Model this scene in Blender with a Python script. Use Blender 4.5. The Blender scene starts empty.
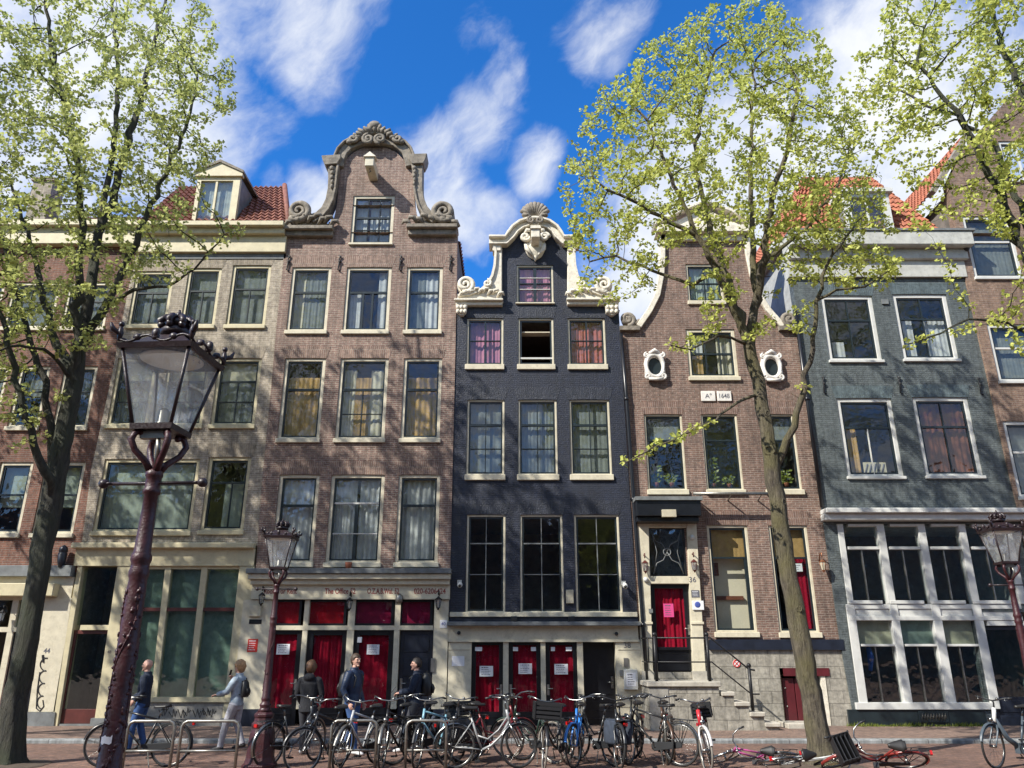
import bpy, bmesh, math, random
import numpy as np
from mathutils import Vector, Matrix
PI = math.pi
R = math.radians
rng = random.Random(7)
sc = bpy.context.scene
COL = sc.collection

# ------------------------------------------------------------------ camera frame
F, PITCH, H, D = 769.0, R(19.2), 1.85, 21.5
cp, sp = math.cos(PITCH), math.sin(PITCH)
def at(px, py, Y=D):
    u = (px - 512) / F; v = (384 - py) / F
    d = (u, cp - v * sp, sp + v * cp)
    t = Y / d[1]
    return Vector((d[0] * t, Y, H + d[2] * t))
def zof(py, Y=D): return at(512, py, Y).z
def direction(px, py):
    u = (px - 512) / F; v = (384 - py) / F
    return Vector((u, cp - v * sp, sp + v * cp)).normalized()
def on_ground(px, py, z=0.0):
    u = (px - 512) / F; v = (384 - py) / F
    d = (u, cp - v * sp, sp + v * cp)
    t = (z - H) / d[2]
    return Vector((d[0] * t, d[1] * t, z))

cam = bpy.data.cameras.new('camera'); cam.sensor_width = 36; cam.lens = F / 1024 * 36
cam.clip_start = 0.05; cam.clip_end = 3000
co = bpy.data.objects.new('camera', cam); COL.objects.link(co)
co.location = (0, 0, H); co.rotation_euler = (PI / 2 + PITCH, 0, 0)
sc.camera = co

# ------------------------------------------------------------------ materials
def _new(name):
    m = bpy.data.materials.new(name); m.use_nodes = True
    nt = m.node_tree
    return m, nt, nt.nodes['Principled BSDF'], nt.nodes, nt.links
def _noise(nd, lk, vec, scale, detail=4, rough=.55):
    n = nd.new('ShaderNodeTexNoise'); n.inputs['Scale'].default_value = scale
    n.inputs['Detail'].default_value = detail; n.inputs['Roughness'].default_value = rough
    lk.new(vec, n.inputs['Vector']); return n
def _range(nd, lk, val, a, b, c=.3, d=.7):
    r = nd.new('ShaderNodeMapRange'); r.inputs['From Min'].default_value = c; r.inputs['From Max'].default_value = d
    r.inputs['To Min'].default_value = a; r.inputs['To Max'].default_value = b
    lk.new(val, r.inputs['Value']); return r.outputs['Result']
def _mul(nd, lk, colsock, valsock):
    s = nd.new('ShaderNodeVectorMath'); s.operation = 'SCALE'
    lk.new(colsock, s.inputs[0]); lk.new(valsock, s.inputs['Scale']); return s.outputs['Vector']
def _bump(nd, lk, bs, height, strength, dist=.01, prev=None):
    b = nd.new('ShaderNodeBump'); b.inputs['Strength'].default_value = strength; b.inputs['Distance'].default_value = dist
    lk.new(height, b.inputs['Height'])
    if prev is not None: lk.new(prev, b.inputs['Normal'])
    lk.new(b.outputs['Normal'], bs.inputs['Normal']); return b.outputs['Normal']
def mat(name, col, rough=.6, metal=0, var=.18, vscale=4, bump=.0, bscale=60, dirt=0, dirtcol=(.05, .045, .04)):
    m, nt, bs, nd, lk = _new(name)
    bs.inputs['Roughness'].default_value = rough; bs.inputs['Metallic'].default_value = metal
    tc = nd.new('ShaderNodeTexCoord'); v = tc.outputs['Object']
    c = nd.new('ShaderNodeRGB'); c.outputs[0].default_value = (*col, 1)
    n = _noise(nd, lk, v, vscale)
    out = _mul(nd, lk, c.outputs[0], _range(nd, lk, n.outputs['Fac'], 1 - var, 1 + var))
    if dirt:
        n2 = _noise(nd, lk, v, vscale * 2.3, 8, .7)
        mx = nd.new('ShaderNodeMix'); mx.data_type = 'RGBA'
        lk.new(_range(nd, lk, n2.outputs['Fac'], 0, dirt, .52, .72), mx.inputs[0])
        lk.new(out, mx.inputs[6]); mx.inputs[7].default_value = (*dirtcol, 1); out = mx.outputs[2]
    lk.new(out, bs.inputs['Base Color'])
    if bump:
        nb = _noise(nd, lk, v, bscale, 5)
        _bump(nd, lk, bs, nb.outputs['Fac'], bump)
        lk.new(_range(nd, lk, nb.outputs['Fac'], max(0, rough - .12), min(1, rough + .12)), bs.inputs['Roughness'])
    return m
def brick(name, c1, c2, mortar, w=.215, h=.062, ms=.009, rough=.85, bump=.6, patch=.25, patchcol=None, patchamt=.0, floor=False, sheen=None, bias=0.0, light=None):
    m, nt, bs, nd, lk = _new(name)
    tc = nd.new('ShaderNodeTexCoord')
    sx = nd.new('ShaderNodeSeparateXYZ'); lk.new(tc.outputs['Object'], sx.inputs[0])
    cb = nd.new('ShaderNodeCombineXYZ')
    if floor:
        lk.new(sx.outputs[0], cb.inputs[0]); lk.new(sx.outputs[1], cb.inputs[1])
    else:
        ad = nd.new('ShaderNodeMath'); lk.new(sx.outputs[0], ad.inputs[0]); lk.new(sx.outputs[1], ad.inputs[1])
        lk.new(ad.outputs[0], cb.inputs[0]); lk.new(sx.outputs[2], cb.inputs[1])
    # courses are never dead level
    nw = _noise(nd, lk, tc.outputs['Object'], 1.3, 3)
    wv = nd.new('ShaderNodeVectorMath'); wv.operation = 'MULTIPLY_ADD'
    lk.new(nw.outputs['Color'], wv.inputs[0]); wv.inputs[1].default_value = (.02, .035, 0); lk.new(cb.outputs[0], wv.inputs[2])
    b = nd.new('ShaderNodeTexBrick'); lk.new(wv.outputs[0], b.inputs['Vector'])
    b.inputs['Scale'].default_value = 1; b.inputs['Mortar Size'].default_value = ms; b.inputs['Mortar Smooth'].default_value = .3
    b.inputs['Brick Width'].default_value = w; b.inputs['Row Height'].default_value = h; b.inputs['Bias'].default_value = bias
    b.inputs['Color1'].default_value = (*c1, 1); b.inputs['Color2'].default_value = (*c2, 1); b.inputs['Mortar'].default_value = (*mortar, 1)
    n = _noise(nd, lk, tc.outputs['Object'], .55, 6, .65)
    n3 = _noise(nd, lk, cb.outputs[0], 9, 4, .6)
    out = _mul(nd, lk, b.outputs['Color'], _range(nd, lk, n.outputs['Fac'], 1 - patch, 1 + patch))
    out = _mul(nd, lk, out, _range(nd, lk, n3.outputs['Fac'], .68, 1.32))
    if patchcol:
        n4 = _noise(nd, lk, tc.outputs['Object'], .9, 7, .7)
        mx = nd.new('ShaderNodeMix'); mx.data_type = 'RGBA'
        lk.new(_range(nd, lk, n4.outputs['Fac'], 0, patchamt, .5, .68), mx.inputs[0])
        lk.new(out, mx.inputs[6]); mx.inputs[7].default_value = (*patchcol, 1); out = mx.outputs[2]
    # pale efflorescence streaks that hang down from sills and joints
    mp = nd.new('ShaderNodeMapping'); mp.inputs['Scale'].default_value = (5, 5, .5); lk.new(tc.outputs['Object'], mp.inputs[0])
    n5 = _noise(nd, lk, mp.outputs[0], 1.2, 6, .7)
    out = _mul(nd, lk, out, _range(nd, lk, n5.outputs['Fac'], .70, 1.24, .33, .67))
    lk.new(out, bs.inputs['Base Color']); bs.inputs['Roughness'].default_value = rough
    hb = nd.new('ShaderNodeMath'); hb.operation = 'MULTIPLY_ADD'
    lk.new(b.outputs['Fac'], hb.inputs[0]); hb.inputs[1].default_value = -1
    nb = _noise(nd, lk, tc.outputs['Object'], 28, 6, .6); lk.new(nb.outputs['Fac'], hb.inputs[2])
    _bump(nd, lk, bs, hb.outputs[0], bump, .02)
    return m
def glass_mat(name, tint=(.8, .86, .84), refl=1.25, base=.07, wob=.05, milky=0):
    m, nt, bs, nd, lk = _new(name)
    nd.remove(bs); out = nd['Material Output']
    tr = nd.new('ShaderNodeBsdfTransparent'); tr.inputs[0].default_value = (*tint, 1)
    gl = nd.new('ShaderNodeBsdfGlossy'); gl.inputs['Roughness'].default_value = .012; gl.inputs[0].default_value = (.95, .97, 1, 1)
    tc = nd.new('ShaderNodeTexCoord'); n = _noise(nd, lk, tc.outputs['Object'], 2.2, 2)
    b = nd.new('ShaderNodeBump'); b.inputs['Strength'].default_value = wob; b.inputs['Distance'].default_value = .25
    lk.new(n.outputs['Fac'], b.inputs['Height']); lk.new(b.outputs[0], gl.inputs['Normal'])
    ge = nd.new('ShaderNodeNewGeometry'); dt = nd.new('ShaderNodeVectorMath'); dt.operation = 'DOT_PRODUCT'
    lk.new(ge.outputs['Incoming'], dt.inputs[0]); lk.new(ge.outputs['True Normal'], dt.inputs[1])
    def mth(op, x, y):
        n_ = nd.new('ShaderNodeMath'); n_.operation = op
        for i_, q_ in enumerate((x, y)):
            if isinstance(q_, (int, float)): n_.inputs[i_].default_value = q_
            elif q_ is not None: lk.new(q_, n_.inputs[i_])
        return n_.outputs[0]
    sch = mth('POWER', mth('SUBTRACT', 1.0, mth('ABSOLUTE', dt.outputs['Value'], None)), 5.0)
    ma = nd.new('ShaderNodeMath'); ma.operation = 'MULTIPLY_ADD'; ma.use_clamp = True
    lk.new(sch, ma.inputs[0]); ma.inputs[1].default_value = refl * .9; ma.inputs[2].default_value = base
    mx = nd.new('ShaderNodeMixShader'); lk.new(ma.outputs[0], mx.inputs[0]); lk.new(tr.outputs[0], mx.inputs[1]); lk.new(gl.outputs[0], mx.inputs[2])
    res = mx.outputs[0]
    if milky:                          # patchy white diffuse and translucent layer over the panes
        df = nd.new('ShaderNodeBsdfDiffuse'); df.inputs[0].default_value = (.75, .77, .78, 1); tl = nd.new('ShaderNodeBsdfTranslucent'); tl.inputs[0].default_value = (.75, .77, .78, 1)
        a_ = nd.new('ShaderNodeMixShader'); a_.inputs[0].default_value = .5; lk.new(df.outputs[0], a_.inputs[1]); lk.new(tl.outputs[0], a_.inputs[2])
        nm = _noise(nd, lk, tc.outputs['Object'], 9, 5); m2 = nd.new('ShaderNodeMixShader'); lk.new(_range(nd, lk, nm.outputs['Fac'], milky * .5, milky * 1.6), m2.inputs[0]); lk.new(res, m2.inputs[1]); lk.new(a_.outputs[0], m2.inputs[2]); res = m2.outputs[0]
    lk.new(res, out.inputs['Surface'])
    return m
def cloth_mat(name, col, alpha=1.0, transl=.35, stripes=0):
    m, nt, bs, nd, lk = _new(name); nd.remove(bs); out = nd['Material Output']
    tc = nd.new('ShaderNodeTexCoord'); n = _noise(nd, lk, tc.outputs['Object'], 5, 4)
    c = nd.new('ShaderNodeRGB'); c.outputs[0].default_value = (*col, 1)
    cs = _mul(nd, lk, c.outputs[0], _range(nd, lk, n.outputs['Fac'], .85, 1.15))
    d = nd.new('ShaderNodeBsdfDiffuse'); t = nd.new('ShaderNodeBsdfTranslucent'); lk.new(cs, d.inputs[0]); lk.new(cs, t.inputs[0])
    mx = nd.new('ShaderNodeMixShader'); mx.inputs[0].default_value = transl; lk.new(d.outputs[0], mx.inputs[1]); lk.new(t.outputs[0], mx.inputs[2])
    o = mx.outputs[0]
    if alpha < 1:
        tr = nd.new('ShaderNodeBsdfTransparent'); m2 = nd.new('ShaderNodeMixShader'); m2.inputs[0].default_value = alpha
        lk.new(tr.outputs[0], m2.inputs[1]); lk.new(o, m2.inputs[2]); o = m2.outputs[0]
    lk.new(o, out.inputs['Surface']); return m

# ------------------------------------------------------------------ mesh builder
ORG = {}
class MB:
    def __init__(s): s.v = []; s.f = []; s.sm = []
    def add(s, vs, fs, smooth=False):
        o = len(s.v); s.v += [tuple(p) for p in vs]
        for f in fs: s.f.append(tuple(o + i for i in f)); s.sm.append(smooth)
    def box(s, x0, x1, y0, y1, z0, z1):
        vs = [(x0, y0, z0), (x1, y0, z0), (x1, y1, z0), (x0, y1, z0), (x0, y0, z1), (x1, y0, z1), (x1, y1, z1), (x0, y1, z1)]
        s.add(vs, [(0, 3, 2, 1), (4, 5, 6, 7), (0, 1, 5, 4), (1, 2, 6, 5), (2, 3, 7, 6), (3, 0, 4, 7)])
    def frustum(s, a, b, z0, z1, c=(0, 0)):
        vs = []
        for (h, z) in ((a, z0), (b, z1)):
            for (x, y) in ((-1, -1), (1, -1), (1, 1), (-1, 1)): vs.append((c[0] + x * h, c[1] + y * h, z))
        s.add(vs, [(3, 2, 1, 0), (4, 5, 6, 7), (0, 1, 5, 4), (1, 2, 6, 5), (2, 3, 7, 6), (3, 0, 4, 7)])
    def prism(s, pts, y0, y1):            # pts in (x, z)
        n = len(pts)
        area = sum(pts[i][0] * pts[(i + 1) % n][1] - pts[(i + 1) % n][0] * pts[i][1] for i in range(n))
        if area < 0: pts = pts[::-1]
        vs = [(x, y0, z) for x, z in pts] + [(x, y1, z) for x, z in pts]
        fs = [tuple(range(n)), tuple(range(2 * n - 1, n - 1, -1))]
        for i in range(n):
            j = (i + 1) % n; fs.append((i, i + n, j + n, j))
        s.add(vs, fs)
    def ribbon(s, pts, w, y0, y1, off=0):  # pts in (x, z); a band of width w to the left of travel
        n = len(pts); nr = []
        for i in range(n):
            a = Vector(pts[max(i - 1, 0)]); b = Vector(pts[min(i + 1, n - 1)])
            d = (b - a).normalized(); nr.append(Vector((-d.y, d.x)))
        vs = []
        ww = w if isinstance(w, (list, tuple)) else [w] * n
        for i in range(n):
            p = Vector(pts[i]) + nr[i] * off; q = p + nr[i] * ww[i]
            vs += [(p.x, y0, p.y), (q.x, y0, q.y), (q.x, y1, q.y), (p.x, y1, p.y)]
        fs = [(0, 1, 2, 3), tuple(4 * (n - 1) + k for k in (3, 2, 1, 0))]
        for i in range(n - 1):
            a = 4 * i; b = a + 4
            for k in range(4):
                l = (k + 1) % 4; fs.append((a + k, b + k, b + l, a + l))
        s.add(vs, fs)
    def tube(s, pts, r, n=8, cap=True, flat=(1, 1), smooth=True):
        pts = [Vector(p) for p in pts]; m = len(pts)
        rr = r if isinstance(r, (list, tuple)) else [r] * m
        t0 = (pts[1] - pts[0]).normalized()
        ref = Vector((0, 0, 1)) if abs(t0.z) < .9 else Vector((1, 0, 0))
        u = t0.cross(ref).normalized(); vs = []
        for i in range(m):
            t = ((pts[min(i + 1, m - 1)] - pts[i]).normalized() + (pts[i] - pts[max(i - 1, 0)]).normalized())
            t = t.normalized() if t.length > 1e-6 else t0
            u = (u - t * u.dot(t)); u = u.normalized() if u.length > 1e-6 else t.orthogonal().normalized()
            w = t.cross(u)
            for k in range(n):
                a = 2 * PI * k / n
                vs.append(pts[i] + (u * math.cos(a) * flat[0] + w * math.sin(a) * flat[1]) * rr[i])
        fs = []
        for i in range(m - 1):
            for k in range(n):
                l = (k + 1) % n; fs.append((i * n + k, i * n + l, (i + 1) * n + l, (i + 1) * n + k))
        if cap: fs += [tuple(range(n - 1, -1, -1)), tuple((m - 1) * n + k for k in range(n))]
        s.add(vs, fs, smooth)
    def lathe(s, prof, n=24, c=(0, 0, 0), smooth=True, rot=0, flut=0):
        vs = []; m = len(prof)
        for (r, z) in prof:
            for k in range(n):
                a = 2 * PI * k / n + rot; q = r * (1 + flut * math.cos(a * 8))
                vs.append((c[0] + q * math.cos(a), c[1] + q * math.sin(a), c[2] + z))
        fs = [(i * n + k, i * n + (k + 1) % n, (i + 1) * n + (k + 1) % n, (i + 1) * n + k) for i in range(m - 1) for k in range(n)]
        fs += [tuple(range(n - 1, -1, -1)), tuple((m - 1) * n + k for k in range(n))]
        s.add(vs, fs, smooth)
    def ball(s, c, r, n=10, m=7, rot=None):
        r = r if isinstance(r, (list, tuple)) else (r, r, r); vs = []; c = Vector(c)
        for i in range(m + 1):
            th = PI * i / m
            for k in range(n):
                a = 2 * PI * k / n
                p = Vector((r[0] * math.sin(th) * math.cos(a), r[1] * math.sin(th) * math.sin(a), r[2] * math.cos(th)))
                if rot: p = rot @ p
                vs.append(c + p)
        fs = [(i * n + k, (i + 1) * n + k, (i + 1) * n + (k + 1) % n, i * n + (k + 1) % n) for i in range(m) for k in range(n)]
        s.add(vs, fs, True)
    def torus(s, c, Rr, r, axis='y', n=32, k=6, a0=0, a1=2 * PI):
        full = abs(a1 - a0 - 2 * PI) < 1e-6; vs = []; c = Vector(c); N = n if full else n + 1
        for i in range(N):
            a = a0 + (a1 - a0) * i / n; d = Vector((math.cos(a), 0, math.sin(a))) if axis == 'y' else Vector((math.cos(a), math.sin(a), 0))
            up = Vector((0, 1, 0)) if axis == 'y' else Vector((0, 0, 1))
            for j in range(k):
                b = 2 * PI * j / k; vs.append(c + d * (Rr + r * math.cos(b)) + up * r * math.sin(b))
        fs = []
        for i in range(N if full else N - 1):
            for j in range(k):
                l = (j + 1) % k; i2 = (i + 1) % N
                fs.append((i * k + j, i2 * k + j, i2 * k + l, i * k + l))
        s.add(vs, fs, True)
    def sheet(s, x0, x1, z0, z1, y, amp=.03, wl=.12, seed=0, nx=None):  # a hanging, folded cloth
        r = random.Random(seed); w = x1 - x0; wl *= r.uniform(.75, 1.9); amp *= r.uniform(.6, 1.15); nx = nx or max(8, int(w / .022)); vs = []; ph = [r.uniform(0, 6.28) for _ in range(3)]
        for i in range(nx + 1):
            x = x0 + w * i / nx
            for j, z in enumerate((z0, (z0 + z1) / 2, z1)):
                a = amp * (math.sin(x / wl * 6.28 + ph[0] + .35 * j) * .6 + math.sin(x / wl * 3.7 + ph[1]) * .5)
                vs.append((x, y + a * (1, .9, .7)[j], z))
        fs = [(3 * i + j, 3 * i + 3 + j, 3 * i + 4 + j, 3 * i + 1 + j) for i in range(nx) for j in range(2)]
        s.add(vs, fs, True)
    def xform(s, M): s.v = [tuple(M @ Vector(p)) for p in s.v]; return s
    def build(s, name, m, parent=None, local=False, bevel=0, label=None, mods=None):
        me = bpy.data.meshes.new(name)
        off = Vector((0, 0, 0)) if (local or parent is None) else ORG.get(parent.name, Vector((0, 0, 0)))
        vs = [(p[0] - off.x, p[1] - off.y, p[2] - off.z) for p in s.v]
        me.from_pydata(vs, [], s.f)
        me.polygons.foreach_set('use_smooth', s.sm)
        me.materials.append(m); me.update()
        o = bpy.data.objects.new(name, me); COL.objects.link(o)
        if parent is not None: o.parent = parent
        ORG[o.name] = off
        if bevel:
            b = o.modifiers.new('bevel', 'BEVEL'); b.width = bevel; b.segments = 1; b.limit_method = 'ANGLE'
        if label: o['label'] = label
        return o
def thing(name, label, cat, loc=(0, 0, 0), rz=0, group=None):
    o = bpy.data.objects.new(name, None); COL.objects.link(o); o.empty_display_size = .2
    o.location = loc; o.rotation_euler = (0, 0, rz); o['label'] = label; o['category'] = cat
    if group: o['group'] = group
    ORG[o.name] = Vector(loc); return o
def tag(o, label, cat, group=None):
    o['label'] = label; o['category'] = cat
    if group: o['group'] = group
    return o
def struct(o): o['kind'] = 'structure'; return o
def spiral(c, r0, turns, hand=1, start=0, r1=.15, n=26):   # points (x, z) of a volute winding inwards
    out = []
    for i in range(n + 1):
        t = i / n; a = start + hand * turns * 2 * PI * t; r = r0 * (1 - t) + r0 * r1 * t
        out.append((c[0] + r * math.cos(a), c[1] + r * math.sin(a)))
    return out
def text_mesh(txt, size, font_shear=0, bold=0.0, extrude=.002):
    cu = bpy.data.curves.new('lettering', 'FONT'); cu.body = txt; cu.size = size; cu.extrude = extrude; cu.align_x = 'CENTER'; cu.align_y = 'CENTER'
    cu.offset = bold; cu.shear = font_shear; cu.resolution_u = 3
    o = bpy.data.objects.new('lettering', cu); COL.objects.link(o)
    me = bpy.data.meshes.new_from_object(o.evaluated_get(bpy.context.evaluated_depsgraph_get()))
    COL.objects.unlink(o); bpy.data.objects.remove(o)
    return me
def lettering(txt, size, cx, y, cz, m, parent, name='lettering', bold=0.0, width=None, shear=0):
    me = text_mesh(txt, size, shear, bold)
    xs = [v.co.x for v in me.vertices]; k = 1 if not width else width / max(1e-6, max(xs) - min(xs))
    mx = (max(xs) + min(xs)) / 2
    off = ORG.get(parent.name, Vector((0, 0, 0)))
    for v in me.vertices:
        x, yy, z = v.co; v.co = ((x - mx) * k + cx - off.x, y - z - off.y, yy + cz - off.z)
    me.materials.clear(); me.materials.append(m)
    o = bpy.data.objects.new(name, me); COL.objects.link(o); o.parent = parent; ORG[o.name] = off
    return o
# ------------------------------------------------------------------ palette
M = {}
M['cream'] = mat('cream_paint', (.58, .53, .40), .5, var=.12, dirt=.5, dirtcol=(.3, .26, .18))
M['buff'] = mat('buff_paint', (.54, .48, .31), .5, var=.12, dirt=.4, dirtcol=(.28, .24, .15))
M['white'] = mat('white_paint', (.56, .56, .53), .5, var=.08, dirt=.3, dirtcol=(.4, .38, .34))
M['sandstone'] = mat('weathered_sandstone', (.225, .195, .155), .85, var=.35, vscale=5, bump=1.0, bscale=16, dirt=.85, dirtcol=(.07, .065, .06))
M['palestone'] = mat('pale_painted_stone', (.68, .63, .52), .7, var=.15, vscale=6, bump=.7, bscale=18, dirt=.6, dirtcol=(.25, .22, .17))
M['ornament'] = mat('white_ornament', (.68, .65, .60), .6, var=.15, bump=.3, bscale=30, dirt=.35, dirtcol=(.3, .27, .24))
M['slate'] = mat('lead_flashing', (.16, .17, .17), .55, var=.25, dirt=.4)
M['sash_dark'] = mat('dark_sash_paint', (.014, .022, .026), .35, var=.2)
M['black'] = mat('black_gloss_paint', (.008, .009, .012), .3, var=.3, vscale=6)
M['navyblack'] = mat('navy_black_paint', (.012, .016, .028), .4, var=.3, vscale=6)
M['redbrown'] = mat('red_brown_joinery', (.085, .022, .018), .4, var=.25)
M['oxblood'] = mat('oxblood_paint', (.085, .010, .014), .45, var=.2)
M['red'] = mat('red_enamel', (.55, .03, .02), .4, var=.1)
M['paper'] = mat('notice_paper', (.72, .72, .74), .7, var=.06)
M['ink'] = mat('printed_ink', (.10, .10, .12), .7, var=.1)
M['inkblue'] = mat('blue_ink', (.05, .08, .3), .7, var=.1)
M['pinkpaper'] = mat('pink_paper', (.62, .06, .22), .7, var=.1)
M['signred'] = mat('faded_red_lettering', (.26, .06, .045), .6, var=.3)
M['brass'] = mat('dull_steel', (.42, .41, .38), .35, .9, var=.2)
M['iron'] = mat('black_iron', (.014, .014, .016), .45, .3, var=.3, bump=.3, bscale=80)
M['graffiti'] = mat('black_spray_paint', (.02, .02, .022), .6, var=.4, vscale=12)
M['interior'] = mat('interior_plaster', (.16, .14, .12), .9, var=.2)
M['floorint'] = mat('interior_boards', (.07, .05, .035), .8, var=.2)
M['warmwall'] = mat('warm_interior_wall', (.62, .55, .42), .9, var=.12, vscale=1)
M['brickA'] = brick('red_brown_brick', (.19, .082, .052), (.13, .058, .04), (.21, .17, .14), ms=.006)
M['brickB'] = brick('grey_buff_brick', (.36, .31, .235), (.28, .235, .18), (.44, .39, .32), patch=.22, ms=.008)
M['brickC'] = brick('mauve_brown_brick', (.25, .16, .125), (.175, .108, .088), (.34, .29, .24), ms=.008, patchcol=(.15, .11, .09), patchamt=.45)
M['brickD'] = brick('tarred_black_brick', (.011, .016, .034), (.008, .012, .027), (.012, .016, .030), rough=.5, bump=.9, patch=.35, ms=.009, patchcol=(.018, .024, .042), patchamt=.35)
M['brickE'] = brick('purple_brown_brick', (.20, .12, .09), (.13, .08, .064), (.28, .23, .19), ms=.008, patch=.3)
M['brickF'] = brick('grey_painted_brick', (.108, .126, .128), (.086, .103, .105), (.08, .095, .097), rough=.6, bump=1.0, patch=.12, ms=.008)
M['brickG'] = brick('weathered_tan_brick', (.225, .145, .10), (.16, .10, .075), (.26, .21, .17), ms=.006)
M['arch'] = brick('arch_brick', (.26, .17, .13), (.18, .115, .092), (.34, .29, .24), w=.062, h=.36, ms=.006)
M['archD'] = brick('tarred_arch_brick', (.024, .028, .042), (.017, .02, .032), (.02, .023, .032), w=.062, h=.36, rough=.42, bump=.9, ms=.007)
M['archF'] = brick('grey_arch_brick', (.1, .13, .137), (.084, .112, .12), (.085, .112, .118), w=.062, h=.36, rough=.55, bump=.8, ms=.008)
M['archE'] = brick('purple_arch_brick', (.205, .125, .095), (.135, .083, .067), (.28, .23, .19), w=.062, h=.36, ms=.006)
M['archB'] = brick('buff_arch_brick', (.31, .26, .19), (.24, .2, .15), (.34, .3, .25), w=.062, h=.36, ms=.006)
M['ashlar'] = brick('stone_blocks', (.30, .28, .235), (.26, .24, .2), (.13, .12, .10), w=.62, h=.30, ms=.008, rough=.8, bump=.35, patch=.2)
M['render'] = mat('grey_render', (.3, .285, .25), .85, var=.2, bump=.3, bscale=30, dirt=.5)
M['step'] = mat('worn_stone_step', (.42, .39, .33), .75, var=.2, bump=.25, bscale=30, dirt=.4)
M['tile'] = mat('orange_clay_tile', (.32, .105, .055), .8, var=.4, vscale=7, bump=.3, bscale=30, dirt=.4, dirtcol=(.14, .06, .04))
M['tiledark'] = mat('brown_clay_tile', (.20, .075, .05), .75, var=.4, vscale=7, bump=.3, bscale=30, dirt=.4, dirtcol=(.1, .05, .04))
M['glass'] = glass_mat('window_glass', (.88, .92, .91), 1.0, .075)
M['glassclear'] = glass_mat('lantern_glass', (.92, .94, .94), 1.0, .16, .03, .2)
M['glassdark'] = glass_mat('shop_glass', (.8, .86, .84), 1.0, .06, .03)
M['lace'] = cloth_mat('white_net_curtain', (.78, .79, .78), .88)
M['lacethin'] = cloth_mat('thin_net_curtain', (.46, .50, .47), .55)
M['ochre'] = cloth_mat('ochre_curtain', (.56, .36, .15))
M['ivory'] = cloth_mat('ivory_blind', (.66, .61, .47))
M['mauve'] = cloth_mat('mauve_curtain', (.62, .26, .36))
M['rust'] = cloth_mat('rust_pink_curtain', (.52, .17, .15))
M['brown'] = cloth_mat('brown_curtain', (.22, .085, .05))
M['redcloth'] = cloth_mat('red_velvet_curtain', (.25, .009, .024), transl=.1)
M['redblind'] = cloth_mat('red_blind', (.36, .012, .02), transl=.2)
M['wineblind'] = cloth_mat('wine_blind', (.24, .016, .055), transl=.2)
M['greenblind'] = cloth_mat('grey_green_blind', (.42, .50, .43))
M['slatblind'] = cloth_mat('dim_venetian_blind', (.42, .48, .42))
M['lampmaroon'] = mat('maroon_lamp_paint', (.042, .009, .012), .45, var=.3, vscale=16, bump=.5, bscale=45, dirt=.5, dirtcol=(.03, .018, .016))
M['lampblack'] = mat('dark_lamp_ironwork', (.022, .012, .014), .4, var=.3, vscale=8, bump=.3, bscale=60)
M['reflector'] = mat('cream_reflector', (.9, .84, .68), .5, var=.1)
M['bulb'] = mat('frosted_bulb', (.45, .45, .44), .15, var=.05)
M['galv'] = mat('galvanised_tube', (.26, .25, .225), .42, .85, var=.25, vscale=20)
M['chrome'] = mat('bright_metal', (.26, .26, .25), .3, 1, var=.15, vscale=20)
M['rubber'] = mat('black_rubber', (.014, .014, .014), .75, var=.3, vscale=20)
M['plastic'] = mat('black_plastic', (.014, .015, .017), .5, var=.2)
M['tan'] = mat('tan_rubber', (.22, .2, .17), .7, var=.2)
M['saddle'] = mat('saddle_vinyl', (.018, .017, .016), .45, var=.2)
M['lampred'] = mat('red_reflector', (.4, .01, .01), .2, var=.1)
M['street'] = brick('street_clinker', (.215, .115, .08), (.135, .078, .062), (.10, .082, .066), w=.21, h=.075, ms=.009, rough=.85, bump=.5, patch=.3, floor=True)
M['walk'] = brick('pavement_clinker', (.24, .155, .115), (.165, .108, .085), (.12, .1, .085), w=.21, h=.105, ms=.009, rough=.85, bump=.5, patch=.25, floor=True)
M['kerb'] = brick('grey_kerbstone', (.24, .25, .25), (.2, .21, .21), (.08, .08, .08), w=1.0, h=2.0, ms=.01, rough=.8, bump=.3, patch=.2, floor=True)
M['groundfar'] = mat('far_ground', (.13, .1, .08), .9, var=.3, vscale=.5)
M['bark'] = None
def bark(name, c1, c2, green):
    m, nt, bs, nd, lk = _new(name); tc = nd.new('ShaderNodeTexCoord')
    mp = nd.new('ShaderNodeMapping'); mp.inputs['Scale'].default_value = (14, 14, 2.6); lk.new(tc.outputs['Object'], mp.inputs[0])
    n = _noise(nd, lk, mp.outputs[0], 1.25, 9, .72); n2 = _noise(nd, lk, tc.outputs['Object'], 1.4, 5)
    mx = nd.new('ShaderNodeMix'); mx.data_type = 'RGBA'; lk.new(_range(nd, lk, n.outputs['Fac'], 0, 1, .38, .62), mx.inputs[0])
    mx.inputs[6].default_value = (*c1, 1); mx.inputs[7].default_value = (*c2, 1)
    m2 = nd.new('ShaderNodeMix'); m2.data_type = 'RGBA'; lk.new(_range(nd, lk, n2.outputs['Fac'], 0, .75, .42, .62), m2.inputs[0])
    lk.new(mx.outputs[2], m2.inputs[6]); m2.inputs[7].default_value = (*green, 1)
    lk.new(m2.outputs[2], bs.inputs['Base Color']); bs.inputs['Roughness'].default_value = .9
    _bump(nd, lk, bs, n.outputs['Fac'], 1.0, .12); return m
M['bark'] = bark('elm_bark', (.055, .045, .034), (.19, .16, .11), (.14, .125, .05))
M['barkdark'] = bark('dark_elm_bark', (.030, .030, .024), (.085, .08, .06), (.055, .065, .035))
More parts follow.
